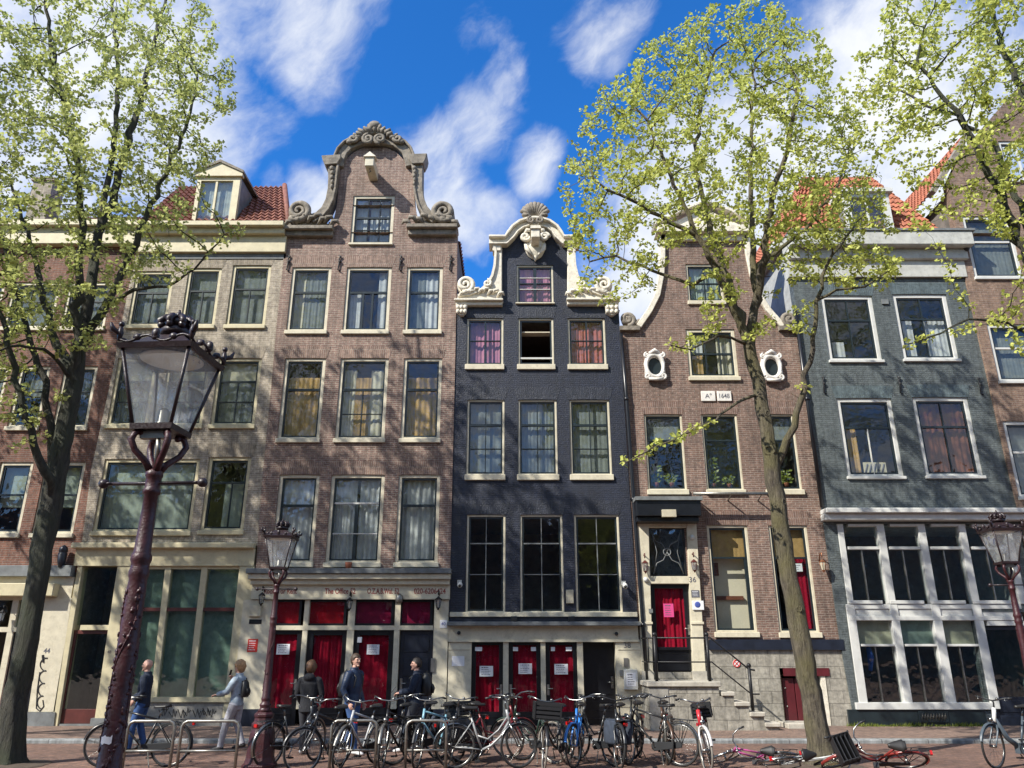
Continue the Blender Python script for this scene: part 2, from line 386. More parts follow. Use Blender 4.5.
def leaf_mat(name, c1, c2):
    m, nt, bs, nd, lk = _new(name); nd.remove(bs); out = nd['Material Output']
    g = nd.new('ShaderNodeNewGeometry'); tc = nd.new('ShaderNodeTexCoord'); n = _noise(nd, lk, tc.outputs['Object'], .9, 3)
    ad = nd.new('ShaderNodeMath'); ad.operation = 'ADD'; lk.new(g.outputs['Random Per Island'], ad.inputs[0]); lk.new(n.outputs['Fac'], ad.inputs[1])
    mx = nd.new('ShaderNodeMix'); mx.data_type = 'RGBA'; lk.new(_range(nd, lk, ad.outputs[0], 0, 1, .35, 1.25), mx.inputs[0])
    mx.inputs[6].default_value = (*c1, 1); mx.inputs[7].default_value = (*c2, 1)
    d = nd.new('ShaderNodeBsdfDiffuse'); t = nd.new('ShaderNodeBsdfTranslucent'); gl = nd.new('ShaderNodeBsdfGlossy'); gl.inputs['Roughness'].default_value = .4
    lk.new(mx.outputs[2], d.inputs[0]); lk.new(mx.outputs[2], t.inputs[0])
    a = nd.new('ShaderNodeMixShader'); a.inputs[0].default_value = .45; lk.new(d.outputs[0], a.inputs[1]); lk.new(t.outputs[0], a.inputs[2])
    b = nd.new('ShaderNodeMixShader'); b.inputs[0].default_value = .015; lk.new(a.outputs[0], b.inputs[1]); lk.new(gl.outputs[0], b.inputs[2])
    lk.new(b.outputs[0], out.inputs['Surface']); return m
M['leaf'] = leaf_mat('spring_elm_leaf', (.30, .35, .06), (.63, .66, .18))
M['leafcool'] = leaf_mat('cool_spring_leaf', (.29, .34, .08), (.62, .66, .24))
M['grass'] = leaf_mat('weed_blade', (.10, .14, .03), (.22, .26, .05))
# ------------------------------------------------------------------ house toolkit
def interp(poly, z):                 # poly: list of (x, z) with z rising
    if z <= poly[0][1]: a, b = poly[0], poly[1]
    elif z >= poly[-1][1]: a, b = poly[-2], poly[-1]
    else:
        for a, b in zip(poly, poly[1:]):
            if a[1] <= z <= b[1]: break
    t = 0 if abs(b[1] - a[1]) < 1e-9 else (z - a[1]) / (b[1] - a[1])
    return a[0] + (b[0] - a[0]) * t
def px2(pts, Y=D): return [(at(x, y, Y).x, at(x, y, Y).z) for x, y in pts]
class House:
    def __init__(s, name, label, cat, base_px, plane=D, group='canal houses along the street'):
        s.Y = plane; b = at(base_px[0], base_px[1], plane); s.seed = int(base_px[0])
        s.root = thing(name, label, cat, (b.x, plane, 0), group=group)
        s.open = []                  # (x0, x1, z0, z1)
    def rect(s, x0, y0, x1, y1):
        ym = (y0 + y1) / 2; a = at(x0, ym, s.Y).x; b = at(x1, ym, s.Y).x
        return a, b, zof(y1, s.Y), zof(y0, s.Y)
    def pbox(s, mb, x0, y0, x1, y1, front, back=.05):
        a, b, c, d = s.rect(x0, y0, x1, y1); mb.box(a, b, s.Y - front, s.Y + back, c, d); return a, b, c, d
    def pbuild(s, name, m, boxes, parent=None, bevel=0, label=None):
        mb = MB()
        for b in boxes: s.pbox(mb, *b)
        return mb.build(name, m, parent or s.root, bevel=bevel, label=label)
    def ppoly(s, mb, pts, front, back): mb.prism(px2(pts, s.Y), s.Y - front, s.Y + back)
    def hole(s, x0, y0, x1, y1):
        r = s.rect(x0, y0, x1, y1); s.open.append(r); return r
    def wall(s, m, bands, thick=.3, name='wall'):
        mb = MB(); Y = s.Y
        for (Lp, Rp) in bands:       # px polylines, bottom first
            L = sorted(px2(Lp, Y), key=lambda p: p[1]); Rr = sorted(px2(Rp, Y), key=lambda p: p[1])
            z0 = max(L[0][1], Rr[0][1]); z1 = min(L[-1][1], Rr[-1][1])
            zs = {z0, z1}
            for p in L + Rr:
                if z0 < p[1] < z1: zs.add(p[1])
            for o in s.open:
                for z in (o[2], o[3]):
                    if z0 < z < z1: zs.add(z)
            zs = sorted(zs)
            for za, zb in zip(zs, zs[1:]):
                if zb - za < 1e-5: continue
                zm = (za + zb) / 2
                ops = sorted((o[0], o[1]) for o in s.open if o[2] < zm < o[3])
                cuts = [None] + [q for o in ops for q in o] + [None]
                for i in range(0, len(cuts), 2):
                    la = interp(L, za) if cuts[i] is None else cuts[i]; lb = interp(L, zb) if cuts[i] is None else cuts[i]
                    ra = interp(Rr, za) if cuts[i + 1] is None else cuts[i + 1]; rb = interp(Rr, zb) if cuts[i + 1] is None else cuts[i + 1]
                    if ra - la < 1e-4 and rb - lb < 1e-4: continue
                    vs = [(la, Y, za), (ra, Y, za), (rb, Y, zb), (lb, Y, zb)] + [(la, Y + thick, za), (ra, Y + thick, za), (rb, Y + thick, zb), (lb, Y + thick, zb)]
                    fs = [(0, 1, 2, 3), (7, 6, 5, 4)]
                    if cuts[i] is None: fs.append((0, 3, 7, 4))
                    if cuts[i + 1] is None: fs.append((1, 5, 6, 2))
                    mb.add(vs, fs)
            mb.add([(interp(L, z1), Y, z1), (interp(Rr, z1), Y, z1), (interp(Rr, z1), Y + thick, z1), (interp(L, z1), Y + thick, z1)], [(0, 1, 2, 3)])
        for (a, b, c, d) in s.open:  # reveals
            y0, y1 = Y, Y + thick
            mb.add([(a, y0, c), (b, y0, c), (b, y1, c), (a, y1, c)], [(0, 1, 2, 3)]); mb.add([(a, y0, d), (b, y0, d), (b, y1, d), (a, y1, d)], [(3, 2, 1, 0)])
            mb.add([(a, y0, c), (a, y1, c), (a, y1, d), (a, y0, d)], [(0, 1, 2, 3)]); mb.add([(b, y0, c), (b, y1, c), (b, y1, d), (b, y0, d)], [(3, 2, 1, 0)])
        s.wallobj = mb.build(name, m, s.root); return s.wallobj
    def body(s, xl, xr, zs, depth=8.0, m=None, roofz=None, ridge=None, rm='tiledark', mirror=True):
        # side walls, back wall and the floors behind the front
        mb = MB(); y0 = s.Y + .3; y1 = s.Y + depth; top = zs[-1]
        mb.box(xl, xl + .2, y0, y1, 0, top); mb.box(xr - .2, xr, y0, y1, 0, top); mb.box(xl + .2, xr - .2, y1 - .2, y1, 0, top)
        for z in zs: mb.box(xl + .2, xr - .2, y0, y1 - .2, z - .25, z)
        mb.box(xl + .2, xr - .2, s.Y + 4.2, s.Y + 4.3, 0, top - .3)
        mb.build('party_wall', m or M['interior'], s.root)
        if ridge:
            r = MB(); cx = (xl + xr) / 2
            tile_slope(r, (xl - .05, y0 + .1, top), (xl - .05, y1, top), (cx, y0 + .1, ridge), (cx, y1, ridge))
            tile_slope(r, (xr + .05, y1, top), (xr + .05, y0 + .1, top), (cx, y1, ridge), (cx, y0 + .1, ridge))
            r.build('roof', M[rm], s.root)
    def window(s, x0, y0, x1, y1, frame='cream', fw=.095, sash='sash_dark', bars=(), sill=.13, curtain=None, glass='glass', setback=.035, sillout=.07, open_=False, label=None, archm=None, sillm=None, sw=.05, barm='white'):
        a, b, c, d = s.hole(x0, y0, x1, y1); Y = s.Y; f0 = Y + setback; f1 = f0 + .12
        c2 = c + sill
        mb = MB(); mb.box(a, a + fw, f0, f1, c2, d); mb.box(b - fw, b, f0, f1, c2, d); mb.box(a + fw, b - fw, f0 + .001, f1, d - fw, d); mb.box(a + fw, b - fw, f0 + .001, f1, c2, c2 + fw * .6)
        w = mb.build('window', M[frame], s.root, bevel=.008, label=label)
        if sill:
            m2 = MB(); m2.box(a - .03, b + .03, Y - sillout, f1, c, c2 - .001); m2.build('sill', M[sillm or frame], w, bevel=.012)
        ga, gb, gc, gd = a + fw, b - fw, c2 + fw * .6, d - fw; W = gb - ga; Hh = gd - gc
        s0 = f0 + .035; s1 = s0 + .05
        m3 = MB()
        m3.box(ga, ga + sw, s0, s1, gc, gd); m3.box(gb - sw, gb, s0, s1, gc, gd); m3.box(ga + sw, gb - sw, s0, s1 - .001, gd - sw, gd); m3.box(ga + sw, gb - sw, s0, s1 - .001, gc, gc + sw)
        light = MB()
        for q in bars:               # ('h', y fraction from the top, thickness[, 'w']) or ('v', x fraction, y from, y to, thickness[, 'w'])
            tgt = light if q[-1] == 'w' else (m3)
            if q[0] == 'h':
                zc = gd - q[1] * Hh; t = q[2] / 2; tgt.box(ga + sw * .9, gb - sw * .9, s0 - .012, s1 + .004, zc - t, zc + t)
            else:
                xc = ga + q[1] * W; t = q[4] / 2; tgt.box(xc - t, xc + t, s0 - .006, s1 + .002, gd - q[3] * Hh, gd - q[2] * Hh)
        m3.build('sash', M[sash], w)
        if light.v: light.build('glazing_bar', M[barm], w)
        if not open_:
            m4 = MB(); yy = s0 + .03
            m4.add([(ga, yy, gc), (gb, yy, gc), (gb, yy, gd), (ga, yy, gd)], [(0, 1, 2, 3)]); m4.build('pane', M[glass], w)
        else:                        # lower sash pushed up behind the upper one, top light tilted inward
            m4 = MB(); m4.box(ga + .02, gb - .02, s1 + .03, s1 + .34, gd - .36, gd - .33); m4.build('tilted_light', M['warmwall'], w)
            m5 = MB(); m5.box(ga, gb, s0 - .01, s1 + .006, gc + .17, gc + .22); m5.build('rail', M['white'], w)
        if curtain:
            for (cm, u0, u1, v0, v1, amp) in curtain:
                m6 = MB(); yy = s1 + .10
                m6.sheet(ga + u0 * W - .01, ga + u1 * W + .01, gd - v1 * Hh - .01, gd - v0 * Hh + .01, yy, amp, .11, int(x0 * 7 + y0 + u0 * 31)); m6.build('curtain' if amp > .004 else 'blind', M[cm], w)
        if archm: s.arch(a, b, d, archm)
        return w
    def arch(s, a, b, d, m, h=.36, spread=.12):
        mb = MB(); Y = s.Y; n = 8; vs = []; cx = (a + b) / 2
        for i in range(n + 1):
            t = i / n * 2 - 1; rise = .05 * (1 - t * t)
            vs += [(cx + t * (b - a) / 2 * 1.02, Y - .006, d - .0 + rise * .3 - .012), (cx + t * ((b - a) / 2 + spread), Y - .006, d + h + rise * .6)]
        mb.add(vs, [(2 * i, 2 * i + 2, 2 * i + 3, 2 * i + 1) for i in range(n)])
        mb.build('brick_arch', M[m], s.root)
def tile_slope(mb, A, B, A2, B2, pitch=.22, course=.26):
    """corrugated pantiles: A-B is the eave, A2-B2 the ridge"""
    A, B, A2, B2 = map(Vector, (A, B, A2, B2)); L = (B - A).length; S = (A2 - A).length
    nu = max(4, int(L / pitch)) * 4; nv = max(2, int(S / course)); nrm = (B - A).cross(A2 - A).normalized(); vs = []; fs = []
    if nrm.z < 0: nrm = -nrm
    row = 0
    for j in range(nv):
        for e in (0, 1):
            v = (j + (1.04 if e else 0)) / nv
            for i in range(nu + 1):
                u = i / nu; p = A.lerp(B, u).lerp(A2.lerp(B2, u), min(1, v)); w = math.sin(i / 4 * 2 * PI)
                vs.append(p + nrm * (.035 * w + (.045 if not e else .0)))
    n = nu + 1
    for j in range(nv):
        for i in range(nu):
            a = 2 * j * n + i; fs.append((a, a + 1, a + n + 1, a + n))
    for j in range(nv):                                      # the lip of each course
        o = len(vs)
        for i in range(n): vs.append(Vector(vs[2 * j * n + i]) - nrm * .05)
        for i in range(nu): fs.append((2 * j * n + i, o + i, o + i + 1, 2 * j * n + i + 1))
    mb.add(vs, fs, False)
def wall_lamp(hs, px, py, s=1.0, m='iron', glass=True):
    a = at(px, py, hs.Y); mb = MB(); y = hs.Y - .22
    mb.tube([(a.x, hs.Y, a.z + .1 * s), (a.x, hs.Y - .1, a.z + .24 * s), (a.x, y, a.z + .26 * s), (a.x, y, a.z + .17 * s)], .012 * s, 6)
    mb.lathe([(.005, .19), (.03, .17), (.085, .12), (.095, .115), (.09, .10)], 6, (a.x, y, a.z), False); mb.v = mb.v
    mb.lathe([(.05, -.12), (.055, -.10), (.03, -.13), (.012, -.17)], 6, (a.x, y, a.z), False)
    for k in range(6):
        t = k * PI / 3; mb.tube([(a.x + .085 * math.cos(t), y + .085 * math.sin(t), a.z + .11), (a.x + .05 * math.cos(t), y + .05 * math.sin(t), a.z - .1)], .007, 4)
    l = mb.build('wall_lamp', M[m], hs.root)
    g = MB(); g.lathe([(.048, -.1), (.082, .105)], 6, (a.x, y, a.z), False); g.build('lamp_glass', M['glassclear'] if glass else M['ivory'], l)
    return l
def camera_dome(hs, px, py):
    a = at(px, py, hs.Y); mb = MB(); mb.box(a.x - .06, a.x + .06, hs.Y - .05, hs.Y, a.z + .02, a.z + .13); mb.tube([(a.x, hs.Y - .05, a.z + .07), (a.x + .02, hs.Y - .16, a.z + .04)], .035, 8)
    mb.ball((a.x + .02, hs.Y - .17, a.z - .01), .075)
    c = mb.build('security_camera', M['white'], hs.root); g = MB(); g.ball((a.x + .02, hs.Y - .215, a.z - .03), .042); g.build('camera_lens', M['plastic'], c)
def anchor(hs, px, py, s=1.0):
    a = at(px, py, hs.Y); mb = MB(); y = hs.Y - .04; x, z = a.x, a.z
    mb.tube([(x - .02 * s, y, z + .28 * s), (x + .05 * s, y, z + .25 * s), (x, y, z + .16 * s), (x + .015 * s, y, z), (x - .01 * s, y, z - .22 * s), (x + .08 * s, y, z - .27 * s)], [.018 * s, .03 * s, .022 * s, .026 * s, .022 * s, .014 * s], 6)
    mb.ball((x + .03 * s, y, z + .06 * s), .045 * s, 8, 6)
    mb.build('wall_anchor', M['iron'], hs.root)
def poster(hs, x0, y0, x1, y1, front, m='paper', lines=3, ink='ink', parent=None, name='notice'):
    a, b, c, d = hs.rect(x0, y0, x1, y1); mb = MB(); y = hs.Y - front; mb.box(a, b, y - .004, y, c, d); p = mb.build(name, M[m], parent or hs.root)
    if lines:
        t = MB(); h = d - c; w = b - a; r = random.Random(int(x0 * 3))
        lines += 2
        for k in range(lines):
            z = d - h * (k + 1) / (lines + 1); x = a + w * .14; xe = b - w * r.uniform(.14, .35)
            while x < xe:
                l = w * r.uniform(.05, .16); t.box(x, min(x + l, xe), y - .006, y - .0045, z - h * .028, z + h * (.06 if k == 0 else .028)); x += l + w * .035
        t.build('printed_text', M[ink], p)
    return p
def red_door(hs, x0, y0, x1, y1, panel_bottom, parent=None, leaf='black', cur='redcloth', handle_side=1, seed=0, handle=True):
    """black framed glazed door with a red curtain behind the glass"""
    a, b, c, d = hs.rect(x0, y0, x1, y1); y = hs.Y + .06; zb = zof(panel_bottom, hs.Y); st = .11 * (b - a) / .8
    mb = MB(); mb.box(a, a + st, y, y + .05, c, d); mb.box(b - st, b, y, y + .05, c, d); mb.box(a + st, b - st, y + .001, y + .05, d - st * .9, d); mb.box(a + st, b - st, y + .001, y + .05, c, zb)
    for q in (.35, .75): mb.box(a + st, b - st, y - .012, y, c + (zb - c) * q - .02, c + (zb - c) * q + .02)
    dr = mb.build('door', M[leaf], hs.root, bevel=.006)
    g = MB(); g.add([(a + st, y + .03, zb), (b - st, y + .03, zb), (b - st, y + .03, d - st * .9), (a + st, y + .03, d - st * .9)], [(0, 1, 2, 3)]); g.build('pane', M['glassdoor'], dr)
    s2 = MB(); s2.sheet(a + st - .01, b - st + .01, zb - .02, d - st * .9 + .02, y + .12, .03, .1, seed); s2.build('curtain', M[cur], dr)
    if handle:
        h = MB(); hx = b - st * .5 if handle_side > 0 else a + st * .5; hz = c + (d - c) * .46
        h.box(hx - .03, hx + .03, y - .015, y, hz - .13, hz + .13); h.tube([(hx, y - .015, hz + .03), (hx, y - .06, hz + .03), (hx - handle_side * .12, y - .06, hz + .03)], .012, 6); h.build('handle', M['brass'], dr)
    return dr
M['glassdoor'] = glass_mat('door_glass', (.95, .95, .95), .6, .03, .02)
def bar(kind, *a): return (kind, *a)
bAB = [(55, 735), (82, 542), (91, 470), (112, 375), (126, 300), (140, 236)]
bBC = [(234, 735), (256, 565), (262, 482), (270, 400), (277, 320), (286, 236)]
bCD = [(447, 735), (449, 610), (450.5, 560), (452.5, 470), (454.5, 390), (456.3, 305), (457.5, 232)]
bDE = [(646, 735), (638, 620), (630, 500), (624, 400), (618.5, 305)]
bEF = [(858, 740), (840, 640), (822, 512), (808, 410), (795, 300), (786, 240)]
bFG = [(1070, 735), (1024, 530), (1008, 465), (966, 278), (957, 233)]
def sub(poly, y0, y1):               # cut a boundary polyline to the rows y0 (bottom) .. y1 (top)
    p = sorted(poly, key=lambda q: -q[1]); f = lambda y: interp(sorted([(a, b) for a, b in poly], key=lambda q: q[1]), y)
    return [(f(y0), y0)] + [q for q in p if y1 < q[1] < y0] + [(f(y1), y1)]
H_, V_ = 'h', 'v'
M['greybar'] = mat('weathered_grey_bar', (.17, .18, .18), .5)
sash6 = [(H_, .36, .055), (V_, .5, 0, 1, .025), (H_, .68, .025)]
# ================================================================= house A : red brick, far left
A = House('brick_house', 'dark red brick house behind the left tree with cream shopfront and the black number 44', 'house', (0, 735), D + .02)
for (x0, x1) in ((-44, 0), (7, 56), (64, 108)):
    A.window(x0, 282, x1, 331, bars=[(H_, .4, .05)], curtain=[('lacethin', 0, 1, 0, 1, .007)])
for (x0, x1) in ((-38, 2), (13, 44), (58, 92)):
    A.window(x0, 366, x1, 431, bars=[(H_, .4, .05)], curtain=[('lacethin', 0, 1, 0, .5, .02)])
for (x0, x1) in ((-38, -14), (-8, 26), (38, 79)):
    A.window(x0, 462, x1, 538, bars=[(H_, .45, .05)], curtain=[('slatblind', 0, 1, 0, .62, .003)])
wa = at(-70, 500, A.Y).x; xa = [(at(-70, 500).x)]
leftA = px2([(0, 0)])
def vline(px, py, ys):               # a plumb edge through one pixel, as pixel points on the given rows
    X = at(px, py).x; out = []
    for y in ys:
        v = (384 - y) / F; t = D / (cp - v * sp); out.append((512 + F * X / t, y))
    return out
A.wall(M['brickA'], [(vline(-70, 500, [572, 236]), sub(bAB, 572, 236))])
zs = [zof(y, A.Y) for y in (733, 572, 448, 345, 236)]
A.body(at(-70, 500).x, at(86, 500).x, [zs[1] - .3, zs[2] - .1, zs[3] - .1, zs[4]])
A.pbuild('cornice', M['buff'], [(-75, 231, 141, 247, .22, .3), (-75, 225, 141, 231, .38, .3)], bevel=.02)
r = MB(); tile_slope(r, (at(-70, 500).x, A.Y + .1, zs[4] + .35), (at(86, 500).x, A.Y + .1, zs[4] + .35), (at(-70, 500).x, A.Y + 4.2, zs[4] + 3.2), (at(86, 500).x, A.Y + 4.2, zs[4] + 3.2)); r.build('roof', M['tiledark'], A.root)
ch = MB(); c0 = at(45, 200, A.Y + 2.4); ch.box(c0.x - .35, c0.x + .35, A.Y + 2.1, A.Y + 2.8, zs[4] + 1.2, c0.z + .6); ch.box(c0.x - .42, c0.x + .42, A.Y + 2.03, A.Y + 2.87, c0.z + .6, c0.z + .72); ch.build('chimney', M['brickB'], A.root)
# shopfront of A
A.pbuild('fascia', M['cream'], [(-80, 577, 73, 600, .03, .3)])
A.pbuild('fascia_ledge', M['slate'], [(-82, 566, 75, 577, .2, .3)], bevel=.01)
A.pbuild('awning_box', M['buff'], [(-60, 584, 60, 597, .32, -.03)], bevel=.02)
pil = MB(); A.ppoly(pil, [(46, 598), (73, 598), (56, 712), (29, 712)], .05, .3); A.ppoly(pil, [(-88, 598), (-60, 598), (-80, 712), (-112, 712)], .05, .3); pil.build('pilaster', M['cream'], A.root, bevel=.008)
pb = MB(); A.ppoly(pb, [(28, 712), (57, 712), (54, 735), (25, 735)], .08, .3); pb.build('plinth_block', M['slate'], A.root)
fr = MB()
for (xt, xb) in ((13, 0), (-20, -38)): A.ppoly(fr, [(xt, 600), (xt + 6, 600), (xb - 6, 733), (xb - 12, 733)], .0, .15)
A.pbox(fr, -70, 627, 44, 632, .005, .15); fr.build('shop_frame', M['cream'], A.root)
for (x0, x1) in ((-62, -25), (-20, 8), (14, 43)):
    A.pbuild('shop_pane', M['glassdark'], [(x0, 600, x1, 627, -.08, .085)]); 
red_door(A, -1, 632, 34, 733, 712, seed=3, handle=False); red_door(A, -50, 632, -12, 733, 712, seed=4, handle=False)
bk = MB(); A.pbox(bk, -120, 598, 46, 735, -1.6, 1.7); bk.build('shop_back_wall', M['interior'], A.root)
L4 = lettering('44', .17, at(48, 651, A.Y).x, A.Y - .052, at(48, 651, A.Y).z, M['ink'], A.root, 'house_number', .004)
g = MB()
def scrawl(hs, mb, pts, front, w=.02):
    mb.tube([Vector((at(x, y, hs.Y).x, hs.Y - front, at(x, y, hs.Y).z)) for x, y in pts], w, 5, flat=(1, 1), smooth=False)
t = []
for i in range(60):
    q = i / 59; t.append((45.5 - q * 5 + 3.4 * math.sin(q * 26) * (1 - .3 * q), 655 + q * 52 + 2.5 * math.cos(q * 26)))
scrawl(A, g, t, .052, .016); scrawl(A, g, [(41, 672), (38.5, 690), (37.5, 708), (41, 711), (45, 706), (44, 700)], .052, .016)
scrawl(A, g, [(44, 655), (44.5, 662)], .052, .03); g.build('graffiti', M['graffiti'], A.root)
bl = MB(); q = at(66, 557, A.Y); bl.lathe([(.02, .3), (.1, .24), (.12, .12), (.09, .1), (.12, .08), (.1, -.15), (.05, -.3)], 10, (q.x, A.Y - .18, q.z)); bl.tube([(q.x, A.Y, q.z - .2), (q.x, A.Y - .18, q.z - .2)], .025, 6); bl.build('alarm_lamp', M['navyblack'], A.root)
wall_lamp(A, 7, 617, 1.1)

# ================================================================= house B : grey buff brick, dormer
B = House('brick_house', 'grey buff brick house with red tiled roof, dormer and tall cream framed shop window', 'house', (150, 735), D)
c1 = [('lacethin', 0, 1, 0, 1, .007)]
for (x0, x1, y0) in ((131, 170, 271), (184, 218, 268), (229, 268, 265)):
    B.window(x0, y0, x1, 329, 'buff', bars=[(H_, .38, .055), (V_, .5, .38, 1, .035)], curtain=c1, archm='archB', sillm='buff')
for (x0, x1) in ((112, 152), (163, 206), (214, 258)):
    B.window(x0, 358, x1, 429, 'buff', bars=[(H_, .33, .055), (V_, .5, .33, 1, .03), (H_, .66, .025)], curtain=[('ivory', 0, 1, 0, .3, .003), ('lacethin', 0, 1, .3, 1, .02)], archm='archB')
B.window(98, 459, 195, 536, 'buff', bars=[(H_, .33, .05), (V_, .5, 0, 1, .12)], curtain=[('slatblind', 0, 1, 0, 1, .003)], archm=None)
B.window(204, 457, 247, 535, 'buff', bars=[(H_, .33, .055), (V_, .62, .33, 1, .03)], curtain=[('slatblind', .4, 1, .33, 1, .003)], archm='archB')
B.wall(M['brickB'], [(sub(bAB, 546, 236), sub(bBC, 546, 236))])
zB = [zof(y) for y in (733, 545, 445, 345, 240)]
xb0, xb1 = at(88, 500).x, at(260, 500).x
B.body(xb0, xb1, [zB[1] - .3, zB[2] - .1, zB[3] - .1, zB[4]])
B.pbuild('cornice', M['buff'], [(139, 238, 287, 254, .14, .3), (138.5, 232.5, 287, 238, .30, .3), (138, 228, 287.5, 232.5, .46, .3)], bevel=.015)
B.pbuild('frieze', M['slate'], [(140, 254, 286, 259, .03, .0)])
r = MB(); zt = zof(226); tile_slope(r, (xb0, D - .1, zt), (xb1 - .05, D - .1, zt), (xb0, D + 2.3, zt + 3.0), (xb1 - 1.1, D + 2.3, zt + 3.0)); r.build('roof', M['tiledark'], B.root)
hp = MB(); hp.tube([(xb1 - .02, D - .08, zt + .05), (xb1 - 1.1, D + 2.3, zt + 3.05)], .09, 8); hp.build('ridge_tile', M['tiledark'], B.root)
# dormer
dz0, dz1 = zof(226, D + .1), zof(177, D + .1); dx0, dx1 = at(194, 204, D + .1).x, at(237, 204, D + .1).x
dm = MB(); dm.box(dx0, dx0 + .12, D + .1, D + .25, dz0, dz1); dm.box(dx1 - .22, dx1, D + .1, D + .25, dz0, dz1); dm.box(dx0 + .12, dx1 - .22, D + .101, D + .25, dz1 - .14, dz1); dm.box(dx0 + .12, dx1 - .22, D + .08, D + .25, dz0, dz0 + .1)
dm.box((dx0 + dx1) / 2 - .1, (dx0 + dx1) / 2 - .03, D + .12, D + .2, dz0 + .1, dz1 - .14)
dr = dm.build('dormer', M['buff'], B.root)
q = MB(); q.box(dx0, dx0 + .1, D + .25, D + 3, dz0, dz1); q.box(dx1 - .1, dx1, D + .25, D + 3, dz0, dz1); q.build('dormer_cheek', M['slate'], dr)
q = MB(); q.box(dx0 + .12, dx1 - .22, D + .16, D + .165, dz0 + .1, dz1 - .14); q.build('pane', M['glass'], dr)
q = MB(); q.sheet(dx0 + .12, dx1 - .22, dz0 + .1, dz1 - .14, D + .3, .02, .1, 3); q.build('curtain', M['lace'], dr)
q = MB(); cx = (dx0 + dx1) / 2; q.prism([(dx0 - .08, dz1), (dx1 + .08, dz1), (dx1 + .08, dz1 + .12), (cx, dz1 + .5), (dx0 - .08, dz1 + .12)], D + .02, D + .2); q.build('pediment', M['buff'], dr)
q = MB(); q.prism([(dx0 - .12, dz1 + .1), (cx, dz1 + .5), (dx1 + .12, dz1 + .1), (dx1 + .12, dz1 + .18), (cx, dz1 + .6), (dx0 - .12, dz1 + .18)], D - .03, D + 3); q.build('dormer_roof', M['sandstone'], dr)
# shopfront
B.pbuild('shop_fascia', M['buff'], [(76, 549, 255, 566, .06, .3)]); B.pbuild('shop_cornice', M['buff'], [(75, 543.5, 256, 549, .22, .3)], bevel=.02)
p = MB(); B.ppoly(p, [(78, 566), (83, 566), (57, 733), (50, 733)], .03, .3); B.ppoly(p, [(118, 566), (135, 566), (116, 733), (93, 733)], .035, .3); B.ppoly(p, [(240, 566), (255, 566), (243, 733), (221, 733)], .04, .3); p.build('pilaster', M['buff'], B.root, bevel=.01)
p = MB()
for (xt, xb) in ((135, 117), (165, 150), (201.5, 186)): B.ppoly(p, [(xt, 566), (xt + 6, 566), (xb + 6, 699), (xb, 699)], -.02, .2)
B.ppoly(p, [(118, 697), (236, 697), (235, 702), (116, 702)], .08, .2); B.ppoly(p, [(81, 625), (112, 625), (111, 630), (80, 630)], .02, .2); B.ppoly(p, [(134, 566), (241, 566), (240, 569), (133, 569)], -.03, .2)
p.build('shop_frame', M['buff'], B.root)
p = MB(); B.ppoly(p, [(133, 607.5), (237, 607.5), (236.5, 611), (132.5, 611)], -.04, .2); p.build('transom_bar', M['redbrown'], B.root)
p = MB(); B.ppoly(p, [(133, 569), (240, 569), (224, 698), (116, 698)], -.10, .105); B.ppoly(p, [(83, 568), (116, 568), (111, 625), (75, 625)], -.10, .105); p.build('shop_pane', M['glassdark'], B.root)
p = MB(); a, b, c, d = B.rect(128, 572, 236, 612); p.box(at(118, 640).x, at(243, 590).x, D + .24, D + .245, zof(699), zof(567)); p.build('blind', M['greenblind'], B.root)
a, b, c, d = B.rect(63, 630, 108, 724)
p = MB(); p.box(a, a + .12, D + .06, D + .12, c, d); p.box(b - .12, b, D + .06, D + .12, c, d); p.box(a + .12, b - .12, D + .061, D + .12, d - .1, d); p.box(a + .12, b - .12, D + .061, D + .12, c, c + .35)
dd = p.build('door', M['redbrown'], B.root, bevel=.008); p = MB(); p.box(a + .12, b - .12, D + .09, D + .095, c + .35, d - .1); p.build('pane', M['glassdark'], dd); p = MB(); hx = b - .06; p.box(hx - .025, hx + .025, D + .04, D + .06, c + .9, c + 1.2); p.tube([(hx, D + .05, c + 1.08), (hx - .02, D - .0, c + 1.08), (hx - .13, D - .0, c + 1.08)], .012, 6); p.build('handle', M['brass'], dd)
p = MB(); B.ppoly(p, [(52, 724), (112, 724), (111, 735), (50, 735)], .0, .3); p.build('threshold', M['slate'], B.root)
p = MB(); B.ppoly(p, [(116, 702), (235, 702), (231, 735), (112, 735)], .01, .2); p.build('plinth', M['render'], B.root)
p = MB(); B.ppoly(p, [(221, 718), (245, 718), (243, 735), (219, 735)], .06, .3); B.ppoly(p, [(92, 718), (117, 718), (115, 735), (89, 735)], .06, .3); p.build('plinth_block', M['slate'], B.root)
p = MB(); p.box(at(50, 640).x, at(262, 590).x, D + 1.5, D + 1.6, 0, zB[1]); p.build('shop_back_wall', M['interior'], B.root)
g = MB(); rr = random.Random(5)
for i, x in enumerate((162, 172, 181, 186, 196, 201, 206, 211)):
    y = 712 + (i % 3); scrawl(B, g, [(x - 3, y - 3 + rr.uniform(-2, 2)), (x + rr.uniform(-1, 1), y + 4), (x + 2, y - 4), (x + 3, y + rr.uniform(0, 4)), (x + 5, y - 2)], .012, .012)
g.build('graffiti', M['graffiti'], B.root)
lettering('48', .11, at(110, 652).x, D - .038, at(110, 652).z, M['ink'], B.root, 'house_number')

